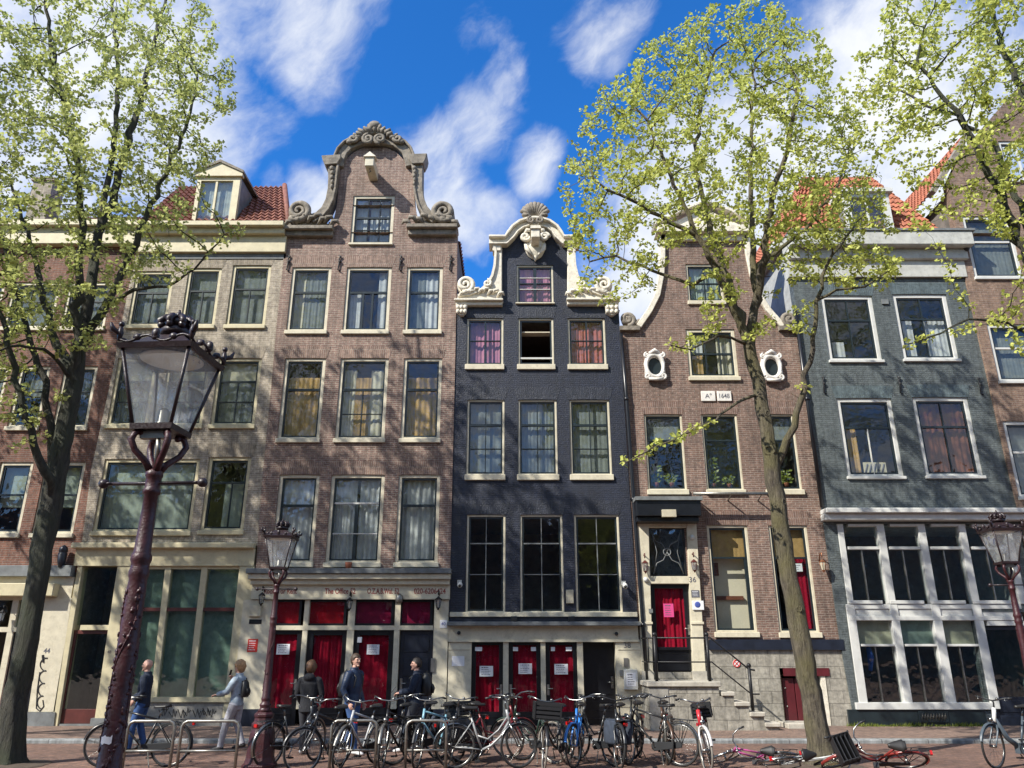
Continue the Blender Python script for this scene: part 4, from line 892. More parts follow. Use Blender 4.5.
# stone edge of the gable
q = MB(); q.ribbon(px2(gl, E.Y), .17, E.Y - .1, E.Y + .3, -.03); q.ribbon(px2(gr, E.Y), -.17, E.Y - .1, E.Y + .3, .03); q.build('gable_coping', M['palestone'], E.root, bevel=.015)
q = MB(); E.ppoly(q, [(655, 236), (751, 236), (749, 229), (657, 229)], .3, .3); E.ppoly(q, [(662, 229), (744, 229), (703, 210)], .12, .25); q.ribbon(px2([(654, 229), (680, 216), (703, 207), (728, 216), (753, 229)], E.Y), .1, E.Y - .3, E.Y + .3); E.pbox(q, 660, 236, 746, 242, .1, .2); q.build('pediment', M['palestone'], E.root, bevel=.015)
for x, sg in ((629, 1), (787, -1)):
    q = MB(); k = at(x, 322, E.Y); q.box(k.x - .3, k.x + .3, E.Y - .14, E.Y + .3, zof(331), zof(327)); q.tube([(xx, E.Y - .05, z) for xx, z in spiral((k.x - .05 * sg, k.z + .06), .22, 1.6, sg, -PI / 2, .15, 26)], .08, 8); q.ball((k.x - .05 * sg, E.Y + .05, k.z + .05), (.18, .16, .2)); q.tube([(k.x + .1 * sg, E.Y, k.z - .1), (k.x + .3 * sg, E.Y, k.z + .02), (k.x + .5 * sg, E.Y, k.z - .08)], [.1, .09, .05], 7)
    q.build('volute', M['sandstone'], E.root)
for cx, cy in ((654.5, 367), (771, 368)):          # carved ox-eye surrounds
    k = at(cx, cy, E.Y); q = MB(); n = 28; rx, rz = .20, .275; vs = []; fs = []
    for j, (s1, yy) in enumerate(((1.0, -.02), (1.02, -.10), (1.22, -.17), (1.45, -.13), (1.55, 0))):
        for i in range(n):
            t = 2 * PI * i / n; sq = 1 + (.13 * abs(math.sin(2 * t)) ** 2 if j > 2 else 0); w = 1 + (.04 * math.sin(9 * t) if j > 2 else 0)
            vs.append((k.x + rx * s1 * sq * w * math.cos(t), E.Y + yy, k.z + rz * s1 * sq * w * math.sin(t)))
    for j in range(4):
        for i in range(n): fs.append((j * n + i, j * n + (i + 1) % n, (j + 1) * n + (i + 1) % n, (j + 1) * n + i))
    q.add(vs, fs, True)
    for i in range(4):
        sx, sz = ((-1, -1), (1, -1), (1, 1), (-1, 1))[i]
        q.tube([(xx, E.Y - .12, z) for xx, z in spiral((k.x + sx * .23, k.z + sz * .33), .085, 1.2, -sx * sz, sz * PI / 2, .2, 16)], .035, 6)
    q.tube([(k.x - .16, E.Y - .1, k.z + .40), (k.x, E.Y - .16, k.z + .47), (k.x + .16, E.Y - .1, k.z + .40)], [.04, .075, .04], 7); q.tube([(k.x - .22, E.Y - .1, k.z - .40), (k.x, E.Y - .14, k.z - .44), (k.x + .22, E.Y - .1, k.z - .40)], [.05, .05, .05], 7)
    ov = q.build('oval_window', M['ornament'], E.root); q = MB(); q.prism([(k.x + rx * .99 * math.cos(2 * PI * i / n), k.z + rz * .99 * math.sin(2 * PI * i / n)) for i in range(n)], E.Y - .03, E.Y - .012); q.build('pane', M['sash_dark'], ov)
for x0, x1, s in ((701, 715, 'A\u00b0'), (717, 731, '1648')):
    q = MB(); E.pbox(q, x0, 391.5, x1, 401.5, .05, .0); tb = q.build('date_stone', M['ornament'], E.root, bevel=.008); k = at((x0 + x1) / 2, 396.7, E.Y); lettering(s, .2, k.x, E.Y - .052, k.z, M['ink'], E.root, 'carved_lettering', .002, .2 if len(s) < 3 else .3)
q = MB()                               # steel rail for an awning
a = at(690, 496.5, E.Y); b = at(765, 496.5, E.Y); q.tube([(a.x, E.Y - .42, a.z), (b.x, E.Y - .42, a.z)], .045, 8)
for k in (.1, .5, .9): q.tube([(a.x + (b.x - a.x) * k, E.Y - .42, a.z), (a.x + (b.x - a.x) * k, E.Y, a.z - .12)], .02, 6)
q.build('awning_rail', M['galv'], E.root)
# door case
q = MB(); E.ppoly(q, [(633, 504), (696, 504), (697, 519), (634, 519)], .55, .2); E.ppoly(q, [(634.5, 519.2), (695, 519.2), (696, 524), (635, 524)], .42, .2); hd = q.build('door_hood', M['black'], E.root, bevel=.01)
q = MB(); E.pbox(q, 632, 500.5, 697.5, 504, .62, .2); q.build('hood_lead', M['slate'], hd)
q = MB(); E.pbox(q, 657.5, 516, 672, 523, .5, -.425); E.pbuild('hood_light', M['ivory'], [(658, 513.5, 671.5, 520.5, .66, -.56)])
q = MB(); E.ppoly(q, [(636, 524), (648, 524), (652.5, 672), (641, 672)], .1, .2); E.ppoly(q, [(686, 524), (695.5, 524), (705, 672), (692.5, 672)], .1, .2); E.ppoly(q, [(648, 524), (686, 524), (686, 528), (648, 528)], .09, .2); E.ppoly(q, [(649, 576.5), (688, 576.5), (689, 584), (650, 584)], .09, .2); E.pbox(q, 637, 622, 652, 624.5, .13, -.09); E.pbox(q, 690, 622, 703, 624.5, .13, -.09); ds = q.build('door_case', M['cream'], E.root, bevel=.008)
E.pbuild('door_plinth', M['step'], [(641, 671, 653, 683, .14, .2), (692.5, 671, 706, 683, .14, .2)])
a, b, c, d = E.rect(648.5, 527, 686.5, 577); q = MB(); f = .05; q.box(a, a + f, E.Y + .03, E.Y + .1, c, d); q.box(b - f, b, E.Y + .03, E.Y + .1, c, d); q.box(a + f, b - f, E.Y + .031, E.Y + .1, c, c + f); q.box(a + f, b - f, E.Y + .031, E.Y + .1, d - f, d); tw = q.build('transom_light', M['black'], E.root)
q = MB(); q.box(a + f, b - f, E.Y + .07, E.Y + .075, c + f, d - f); q.build('pane', M['glass'], tw)
q = MB(); cx, cz = (a + b) / 2, (c + d) / 2; yy = E.Y + .055
for sx in (1, -1):
    for sz in (1, -1): q.tube([(cx, yy, cz), (cx + sx * .12, yy, cz + sz * .22), (cx + sx * .3, yy, cz + sz * .3), (cx + sx * .42, yy, cz + sz * .6)], .011, 6)
    q.tube([(cx + sx * .4, yy, cz - .55), (cx + sx * .28, yy, cz), (cx + sx * .4, yy, cz + .55)], .009, 5)
q.torus((cx, yy, cz), .1, .014, 'y', 16, 6); q.build('fanlight_tracery', M['greybar'], tw)
dE = red_door(E, 651.5, 583, 692, 671, 647, seed=71, handle_side=1, handle=True)
poster(E, 664, 603.5, 674, 617, -.052, 'pinkpaper', 3, 'ink', parent=None)
q = MB(); bk0 = at(668, 600).x; q.box(bk0 - .9, bk0 + 1.2, E.Y + .8, E.Y + .85, zE[1], zE[2] - .4); q.build('hall_wall', M['interior'], E.root)
M['copper'] = mat('copper_lantern', (.34, .15, .08), .35, .6, var=.3)
wall_lamp(E, 644, 568, 1.4, 'redbrown'); wall_lamp(E, 692.5, 567, 1.4, 'redbrown'); wall_lamp(E, 820, 567, 1.4, 'copper', False)
k = at(692, 580); lettering('36', .2, k.x, E.Y - .105, k.z, M['ink'], E.root, 'house_number')
poster(E, 690.5, 590.5, 698.5, 597.5, .104, 'ink', 2, 'paper'); q = MB(); E.pbox(q, 691.5, 601, 702.5, 610, .14, -.1); nb = q.build('notice', M['paper'], E.root); k = at(696.5, 605, E.Y); q = MB(); q.ball((k.x, E.Y - .14, k.z), (.08, .01, .08)); q.build('printed_badge', M['inkblue'], nb)
for x, y in ((645, 580), (691, 538)):
    k = at(x, y, E.Y); q = MB(); q.ball((k.x, E.Y - .13, k.z), .07); q.tube([(k.x, E.Y - .1, k.z + .02), (k.x, E.Y - .13, k.z + .01)], .05, 8); q.build('security_camera' if y < 560 else 'globe_lamp', M['white'], E.root)
q = MB(); E.pbox(q, 648, 609, 652, 613, .13, -.1); q.build('doorbell_panel', M['slate'], E.root)
# basement plinth of stone blocks with its own little door
E.pbuild('black_band', M['navyblack'], [(709, 639.5, 843, 650, .07, .3)])
E.open = []; E.hole(783, 668, 829.5, 739); E.hole(651, 583, 692, 672)
E.wall(M['ashlar'], [([(649, 742), (648, 650)], [(858, 742), (845, 650)])], .3, 'stone_plinth')
E.pbuild('lintel', M['oxblood'], [(783, 668, 829, 676, .03, -.005)]); 
a, b, c, d = E.rect(784, 676, 829, 738); q = MB(); mid = a + (b - a) * .62
for x0, x1 in ((a + .05, a + (mid - a) / 2), (a + (mid - a) / 2 + .02, mid)): q.box(x0, x1, E.Y + .1, E.Y + .15, c, d - .05)
bd = q.build('basement_door', M['oxblood'], E.root, bevel=.01); q = MB(); q.box(mid + .02, mid + .1, E.Y + .05, E.Y + .15, c, d); q.box(mid + .1, b - .12, E.Y + .16, E.Y + .2, c, d); q.build('door_frame', M['black'], bd)
q = MB(); q.box(b - .12, b, E.Y + .0, E.Y + .15, c, d); q.build('door_jamb', M['palestone'], bd)
q = MB()
for zf in (.2, .5, .8):
    for xx in (a + .12, mid - .1): q.ball((xx, E.Y + .095, c + (d - c) * zf), .02, 6, 5)
q.build('door_stud', M['brass'], bd)
# window sticker, white, on the right hand red curtained window
poster(E, 793, 563, 804, 571, -.13, 'paper', 1, 'ink', name='window_sticker')
# stoop with side stairs
YS = E.Y - 1.25
S = thing('stoop', 'grey stone stoop with stairs descending to the right below the red door', 'stoop', (at(690, 730, YS).x, YS, 0))
def sx(x, y=690): return at(x, y, YS).x
zl = zof(681.5, YS); x0 = sx(649); x1 = sx(719)
wl = MB(); wl.box(x0, x1, YS + .0, E.Y, 0, zl - .12)
wg = MB(); st_px = [(735, 691.5), (746, 699), (758, 707.5), (771, 716)]; xp = x1; zs_ = []
tr = MB(); tr.box(x0 - .05, x1 + .05, YS - .07, E.Y, zl - .12, zl)
n = len(st_px); zprev = zl
for i, (xx, yy) in enumerate(st_px):
    zt = zl * (1 - (i + 1) / (n + 1)); xn = x1 + (sx(784) - x1) * (i + 1) / (n + .6)
    wl.box(xp, xn, YS + .0 if False else YS + .002 * (i + 1), E.Y, 0, zt - .10); tr.box(xp + .05 if i == 0 else xp, xn + .03, YS - .05 - .002 * i, E.Y - .01, zt - .10, zt); xp = xn
wl.build('stair_wall', M['ashlar'], S); tr.build('tread', M['step'], S, bevel=.015)
q = MB(); q.box(sx(791), sx(829), E.Y - .75, E.Y + .1, 0, .17); q.build('basement_step', M['step'], S, bevel=.015)
q = MB(); q.box(x0 - .0, sx(668), YS - .02, YS - .002, .0, zl - .14); q.build('rendered_patch', M['render'], S)
q = MB(); yr = YS + .08; zt = zl + 1.02
pA, pB, pC = sx(658), sx(711.5), sx(752)
zC2 = zl * .42
for xx, z0_, z1_ in ((pA, zl, zt + .06), (pB, zl, zt + .06), (pC, zC2, zC2 + 1.02)):
    q.tube([(xx, yr, z0_), (xx, yr, z1_)], .042, 8); q.ball((xx, yr, z1_ + .02), .06, 8, 6)
q.tube([(x0 + .05, yr + 1.0, zt), (x0 + .05, yr, zt), (pB + .1, yr, zt), (pC, yr, zC2 + .95), (pC + .14, yr, zC2 + .93)], .022, 6)
q.tube([(x0 + .05, yr + 1.0, zl + .45), (x0 + .05, yr, zl + .45), (pB + .08, yr, zl + .45), (pC, yr, zC2 + .38), (pC + .2, yr, zC2 + .38)], .018, 6); q.tube([(x0 + .05, yr, zl + .45), (x0 + .05, yr, zt)], .018, 6)
rl = q.build('railing', M['iron'], S)
k = at(736.5, 663.5, E.Y); q = MB(); n = 20; q.prism([(k.x + .1 * math.cos(2 * PI * i / n), k.z + .1 * math.sin(2 * PI * i / n)) for i in range(n)], E.Y - .012, E.Y); sg = q.build('no_parking_sign', M['paper'], E.root)
q = MB(); q.torus((k.x, E.Y - .014, k.z), .085, .014, 'y', 20, 4); q.tube([(k.x - .06, E.Y - .015, k.z + .06), (k.x + .06, E.Y - .015, k.z - .06)], .012, 4); q.tube([(k.x - .06, E.Y - .015, k.z - .06), (k.x + .06, E.Y - .015, k.z + .06)], .008, 4); q.build('sign_symbol', M['red'], sg)
# drain pipes between the houses
def pipe(hs, pts, r=.05, m='slate'):
    q = MB(); q.tube([Vector((at(x, y, hs.Y).x, hs.Y - .1, at(x, y, hs.Y).z)) for x, y in pts], r, 8)
    for x, y in pts[1:-1]: k = at(x, y, hs.Y); q.lathe([(r * 1.3, -.05), (r * 1.3, .05)], 8, (k.x, hs.Y - .1, k.z))
    q.build('drain_pipe', M[m], hs.root)
pipe(E, [(620.5, 335), (626, 400), (633, 500), (642.5, 625), (647, 690)], .055, 'black'); pipe(E, [(794, 312), (806, 400), (821, 508)], .06, 'black')

M['corniceshade'] = mat('shaded_cornice_paint', (.46, .46, .42), .55, var=.15, dirt=.6, dirtcol=(.2, .2, .18))  # greyish cream, darkened in the colour for the tree shade on it
M['pale_side'] = mat('pale_rendered_side', (.36, .37, .36), .85, var=.2, dirt=.4)
# ================================================================= house F : grey painted brick
G0 = D - .02
Fh = House('painted_house', 'blue grey painted brick house with white cornice and large white gridded ground floor window', 'house', (930, 735), G0)
for i, (x0, x1, y0, y1) in enumerate(((825, 877.5, 295.5, 363), (898, 953, 294, 362), (842, 898, 398, 479.5), (919, 976, 397, 479))):
    Fh.window(x0, y0, x1, y1, 'white', fw=.12, sill=.09, bars=[(H_, .36, .06)] + ([(V_, .5, 0, 1, .03)] if i != 2 else [(V_, .5, .36, 1, .02, 'w')]), curtain=[[('lace', .1, .35, .7, 1, .01)], [('lace', .0, .3, .36, 1, .02), ('lace', .55, 1, .36, 1, .03)], [('ochre', 0, .28, .36, 1, .03)], [('brown', 0, 1, 0, 1, .04)]][i], sw=.055, archm='archF')
Fh.hole(842, 524, 1018, 604); Fh.hole(852, 606, 990, 708); Fh.hole(984, 612, 1047, 735)
Fh.wall(M['brickF'], [(sub(bEF, 738, 262), sub(bFG, 738, 262))])
xf0, xf1 = at(824, 520).x, at(1021, 520).x; zF = [zof(y, G0) for y in (733, 515, 390, 285, 240)]
Fh.body(xf0 + .02, xf1 - .05, [zof(606, G0), zF[1], zF[2], zF[3], zF[4]], depth=9, m=M['pale_side'])
q = MB(); Fh.pbox(q, 787, 262, 964, 278, .10, .2); q.build('frieze', M['corniceshade'], Fh.root)
q = MB(); Fh.pbox(q, 786, 252, 964.5, 262, .22, .2); Fh.pbox(q, 785, 238.5, 965.5, 252, .48, .3); q.build('cornice', M['corniceshade'], Fh.root, bevel=.03)
q = MB(); Fh.pbox(q, 784.5, 236.5, 966, 238.5, .52, .3); q.build('gutter_lead', M['slate'], Fh.root)
ze = zof(237, G0); cx = (xf0 + xf1) / 2; rdg = ze + 3.3; ins = 1.45
q = MB(); e0, e1 = xf0 + .1, xf1 - .1
tile_slope(q, (e0, G0 + 9, ze), (e0, G0 + .2, ze), (e0 + ins, G0 + 9, rdg), (e0 + ins, G0 + .2 + ins, rdg)); tile_slope(q, (e0, G0 + .2, ze), (e1, G0 + .2, ze), (e0 + ins, G0 + .2 + ins, rdg), (e1 - ins, G0 + .2 + ins, rdg)); tile_slope(q, (e1, G0 + .2, ze), (e1, G0 + 9, ze), (e1 - ins, G0 + .2 + ins, rdg), (e1 - ins, G0 + 9, rdg)); q.box(e0 + ins - .05, e1 - ins + .05, G0 + .2 + ins, G0 + 9, rdg - .05, rdg + .05); q.build('roof', M['tile'], Fh.root)
q = MB(); q.box(xf0 - .28, xf0 + .12, G0 + .3, G0 + 9, ze - .16, ze + .08); q.build('side_gutter', M['white'], Fh.root)
dz0, dz1 = zof(236, G0 + .2), zof(193, G0 + .2); a = at(846, 215, G0 + .2).x; b = at(892, 215, G0 + .2).x
q = MB(); q.box(a, a + .2, G0 + .2, G0 + .35, dz0, dz1); q.box(b - .2, b, G0 + .2, G0 + .35, dz0, dz1); q.box(a + .2, b - .2, G0 + .201, G0 + .35, dz1 - .16, dz1); q.box(a + .2, b - .2, G0 + .201, G0 + .35, dz0, dz0 + .12); q.box(a - .12, b + .12, G0 + .08, G0 + 2.6, dz1, dz1 + .14); q.box((a + b) / 2 - .03, (a + b) / 2 + .03, G0 + .24, G0 + .32, dz0 + .12, dz1 - .16); dm = q.build('dormer', M['white'], Fh.root)
q = MB(); q.box(a + .2, b - .2, G0 + .28, G0 + .285, dz0 + .12, dz1 - .16); q.build('pane', M['glass'], dm); q = MB(); q.box(a, a + .12, G0 + .35, G0 + 2.5, dz0, dz1); q.box(b - .12, b, G0 + .35, G0 + 2.5, dz0, dz1); q.box(a + .12, b - .12, G0 + 2.2, G0 + 2.3, dz0, dz1); q.build('dormer_cheek', M['slate'], dm)
for x in (823, 899, 979): anchor(Fh, x, 386 if x < 950 else 387, 1.0)
k = at(884.5, 302, G0); q = MB(); q.box(k.x - .1, k.x + .1, G0 - .05, G0, k.z - .08, k.z + .08); q.build('vent_grille', M['slate'], Fh.root)
q = MB(); Fh.pbox(q, 821, 510, 1030, 515, .38, .2); Fh.pbox(q, 821.5, 515, 1029, 521.5, .26, .2); q.build('shop_cornice', M['white'], Fh.root, bevel=.02)
q = MB(); g = MB(); dk = MB()
up = [(842, 848), (882, 889.5), (923.5, 931), (965, 972), (1011, 1018)]
lo = [(852.5, 861), (897, 905), (939, 948), (981, 990)]
for x0, x1 in up: Fh.pbox(q, x0, 524, x1, 604, .03, .15)
for x0, x1 in lo: Fh.pbox(q, x0, 604.5, x1, 709, .035, .15)
for i in range(4):
    Fh.pbox(q, up[i][1], 524, up[i + 1][0], 526.5, .025, .15); Fh.pbox(q, up[i][1], 600.5, up[i + 1][0], 604, .05, .15); Fh.pbox(q, up[i][1], 546.5, up[i + 1][0], 549.5, .0, .1)
    a = (up[i][1] + up[i + 1][0]) / 2 + 1; Fh.pbox(g, a - .6, 549.5, a + .6, 600.5, -.05, .1)
Fh.pbox(q, 846, 604.2, 1021, 609, .02, .16); Fh.pbox(q, 848, 609, 1021, 616, -.01, .16); Fh.pbox(q, 849, 616, 1022, 620.5, .04, .16); Fh.pbox(q, 855, 702.5, 992, 709.5, .08, .16)
for i in range(3):
    Fh.pbox(q, lo[i][1], 644, lo[i + 1][0], 646.5, .0, .1); a = (lo[i][1] + lo[i + 1][0]) / 2 + 1; Fh.pbox(g, a - .6, 646.5, a + .6, 702, -.05, .1)
q.build('shop_frame', M['white'], Fh.root, bevel=.008); g.build('glazing_bar', M['galv'], Fh.root)
for i in range(4): Fh.pbuild('shop_pane', M['glass'], [(up[i][1], 526, up[i + 1][0], 601, -.09, .095)])
for i in range(3):
    Fh.pbuild('shop_pane', M['glass'], [(lo[i][1], 620, lo[i + 1][0], 703, -.09, .095)])
    Fh.pbuild('blind', M['ivory'] if i != 1 else M['greenblind'], [(lo[i][1] - 2, 619, lo[i + 1][0] + 2, 645, -.16, .165)])
Fh.pbuild('door_frame', M['white'], [(987, 621, 1046, 625.5, .03, .15), (1036, 625.5, 1046, 733, .03, .15)])
a, b, c, d = Fh.rect(988, 626, 1036, 733); q = MB(); q.box(a, a + .1, G0 + .08, G0 + .14, c, d); q.box(b - .1, b, G0 + .08, G0 + .14, c, d); q.box(a + .1, b - .1, G0 + .081, G0 + .14, d - .1, d); q.box(a + .1, b - .1, G0 + .081, G0 + .14, c, c + .85)
for k in (.1, .48): q.box(a + .18, b - .18, G0 + .06, G0 + .08, c + k, c + k + .3)
dd = q.build('door', M['navyblack'], Fh.root, bevel=.008); q = MB(); q.box(a + .1, b - .1, G0 + .1, G0 + .105, c + .85, d - .1); q.build('pane', M['glassdark'], dd)
Fh.pbuild('plinth', M['sash_dark'], [(849, 709.5, 986, 735, .03, .2)])
q = MB(); Fh.pbox(q, 918, 711, 947.5, 722.5, .06, -.03); vg = q.build('vent_plate', M['sash_dark'], Fh.root, bevel=.006); q = MB(); k0 = at(920, 717, G0); k1 = at(945.5, 717, G0)
for i in range(9):
    xx = k0.x + (k1.x - k0.x) * (i + .5) / 9; q.tube([(xx - .03, G0 - .062, k0.z - .09), (xx + .01, G0 - .062, k0.z + .09), (xx + .03, G0 - .062, k0.z - .04)], .012, 4)
q.build('vent_bar', M['galv'], vg)
q = MB(); k = at(875, 657, G0); q.tube([(k.x, G0 + .35, k.z + .3), (k.x + .04, G0 + .35, k.z), (k.x - .02, G0 + .35, k.z - .35)], [.05, .09, .05], 8); hang = q.build('hanging_shirt', mat('blue_fabric', (.03, .09, .4), .8), None); tag(hang, 'blue shirt hanging inside the left ground floor window of the grey house', 'shirt')
q = MB(); q.box(xf0 + .3, xf1, G0 + 2.5, G0 + 2.6, 0, zF[1]); q.build('shop_back_wall', M['interior'], Fh.root)
k = at(887, 472, G0); q = MB(); a, b, c, d = Fh.rect(868, 460, 891, 473); q.box(a, b, G0 + .28, G0 + .29, c, d); wb = q.build('window_board', M['ivory'], Fh.root); q = MB()
for i in range(5): xx = a + (b - a) * (i + .6) / 5.5; q.tube([(xx - .05, G0 + .275, c + .04), (xx + .05, G0 + .275, d - .05)], .022, 4)
q.build('board_stripe', M['ink'], wb)

# ================================================================= house G : tan brick at the right edge
G = House('brick_house', 'tan brick house at the right edge with steep orange roof and white windows', 'house', (1100, 735), D - .1)
for r4 in ((968.5, 216, 1017, 280), (993, 324, 1043, 384), (1011, 421, 1062, 500), (1034, 535, 1085, 640), (1052, 212, 1100, 276), (1075, 322, 1122, 382), (1095, 420, 1146, 500)):
    G.window(*r4, 'white', fw=.11, sill=.1, bars=[(H_, .4, .06, 'w')], curtain=[('lacethin', 0, 1, 0, 1, .007)])
G.window(1003, 141, 1040, 183, 'white', fw=.1, bars=[(V_, .5, 0, 1, .05, 'w')])
bGR = vline(1230, 500, [738, 190])
G.wall(M['brickG'], [(sub(bFG, 738, 233), vline(1230, 500, [738, 233])), ([(957, 233), (948, 184)], vline(1230, 500, [233, 184])), ([(947, 184), (963, 150), (1040, 62), (1072, 40)], [(1168, 184), (1155, 150), (1105, 62), (1076, 40)])])
G.body(at(1006, 480, G.Y).x, at(1230, 500, G.Y).x, [zof(y, G.Y) for y in (640, 515, 400, 290, 205)], depth=9)
xg0 = at(953, 205, G.Y).x; ze = zof(190, G.Y); xr = at(970, 128, G.Y).x; zr = zof(128, G.Y)
q = MB(); tile_slope(q, (xg0 - .5, G.Y + 9, ze), (xg0 - .5, G.Y + .35, ze), (xr, G.Y + 9, zr), (xr, G.Y + .35, zr)); q.build('roof', M['tile'], G.root)
q = MB(); q.box(xg0 + .0, xg0 + .25, G.Y + .3, G.Y + 9, zof(240, G.Y), ze - .05); q.build('side_wall', M['brickG'], G.root)
q = MB(); q.ribbon([(xg0 - .55, ze - .05), (xr, zr - .05)], .16, G.Y - .02, G.Y + .34, -.1); q.build('bargeboard', M['sandstone'], G.root)
k = at(967, 250, G.Y); q = MB(); q.ball((k.x - .1, G.Y - .12, k.z), (.11, .1, .13)); q.box(k.x - .16, k.x, G.Y - .1, G.Y, k.z - .02, k.z + .1); q.build('siren_lamp', M['plastic'], G.root)

# ================================================================= far side of the street, behind the viewer: only mirrored in the windows
def opposite(x, w, h, m, gh, seed, label, y=-24, rz=PI, group='houses on the far side behind the viewer'):
    o = thing('canal_house', label, 'house', (x, y, 0), rz, group); r = random.Random(seed)
    q = MB(); q.box(-w / 2, w / 2, 0, 9, 0, h); q.prism([(-w / 2, h), (w / 2, h), (w * .2, h + gh), (-w * .2, h + gh)], 0, .35); q.build('wall', m, o, local=True)
    q = MB(); q.prism([(-w / 2, h), (w / 2, h), (0, h + gh * .9)], .35, 9); q.build('roof', M['tiledark'], o, local=True)
    for j in range(4):
        for i in range(3):
            xc = (i - 1) * w * .3; z0 = .9 + j * 3.1; q = MB(); q.box(xc - .6, xc + .6, -.03, 0, z0, z0 + 2.1); wn = q.build('window', M['white'], o, local=True); q = MB(); q.box(xc - .5, xc + .5, -.05, -.031, z0 + .1, z0 + 2.0); q.build('pane', M['sash_dark'], wn, local=True)
for i in range(13):
    x = -48 + 8 * i; mm = ('brickE', 'brickC', 'brickD', 'brickB', 'brickG')[i % 5]
    opposite(x, 7.9, 12 + (i * 7 % 4) * .7, M[mm], 3 + i % 2, i, '%s house behind the viewer, %s in its row from the left' % (('purple brick', 'mauve brick', 'black brick', 'buff brick', 'tan brick')[i % 5], ('first', 'second', 'third', 'fourth', 'fifth', 'sixth', 'seventh', 'eighth', 'ninth', 'tenth', 'eleventh', 'twelfth', 'thirteenth')[i]))

opposite(at(-70, 500).x - 3.95, 7.8, 13, M['brickC'], 3, 41, 'mauve brick house next to the red brick house, beyond the left edge', D + .05, 0, 'canal houses along the street')
opposite(at(1230, 500).x + 4.0, 7.9, 13.5, M['brickE'], 3, 42, 'purple brick house next to the tan house, beyond the right edge', D + .05, 0, 'canal houses along the street')
# ================================================================= ground
def sheet(name, x0, x1, y0, y1, z, m):
    q = MB(); q.add([(x0, y0, z), (x1, y0, z), (x1, y1, z), (x0, y1, z)], [(0, 1, 2, 3)]); return struct(q.build(name, m))
sheet('ground', -900, 900, -900, 900, -.03, M['groundfar'])
YK = 18.5
sheet('street', -70, 70, -14, YK - .28, 0.0 - .02, M['street'])
q = MB(); q.box(-70, 70, YK - .28, YK, -.05, .06); struct(q.build('kerb', M['kerb'], None, bevel=.02))
sheet('pavement', -70, 70, YK, 24, .055, M['walk'])
q = MB(); r = random.Random(3)
for i in range(700):
    x = r.uniform(at(846, 735).x, at(1000, 735).x); y = D - .06 - abs(r.gauss(0, .07)); h = r.uniform(.03, .10) * (.5 + .8 * abs(math.sin(x * 2.3))); a = r.uniform(0, 6.28); w = .012
    q.add([(x - w * math.cos(a), y - w * math.sin(a), .055), (x + w * math.cos(a), y + w * math.sin(a), .055), (x + r.gauss(0, .05), y + r.gauss(0, .04), .055 + h)], [(0, 1, 2)])
g = q.build('grass', M['grass'], None); g['kind'] = 'stuff'

# ================================================================= trees
from mathutils import noise as mnoise
def crown_points(poly, n, Yc, depth, seed, ymin=-99, ymax=17.0, zmax=17.6):
    rn = np.random.default_rng(seed); P = np.array(poly, float); lo = P.min(0); hi = P.max(0); out = []
    m = len(P)
    while len(out) < n:
        p = lo + rn.random(2) * (hi - lo); ins = False; dmin = 1e9
        for i in range(m):
            a, b = P[i], P[(i + 1) % m]
            if (a[1] > p[1]) != (b[1] > p[1]) and p[0] < (b[0] - a[0]) * (p[1] - a[1]) / (b[1] - a[1]) + a[0]: ins = not ins
            t = np.clip(np.dot(p - a, b - a) / np.dot(b - a, b - a), 0, 1); dmin = min(dmin, np.linalg.norm(p - a - t * (b - a)))
        if not ins: continue
        e = min(1.0, dmin / 120); dd = .35 + depth * math.sqrt(e); Y = Yc + rn.uniform(-1, 1) * dd
        if Y > ymax: continue
        v = at(p[0], p[1], Y)
        if v.z > zmax: continue
        out.append((v.x, v.y, v.z))
    return np.array(out)
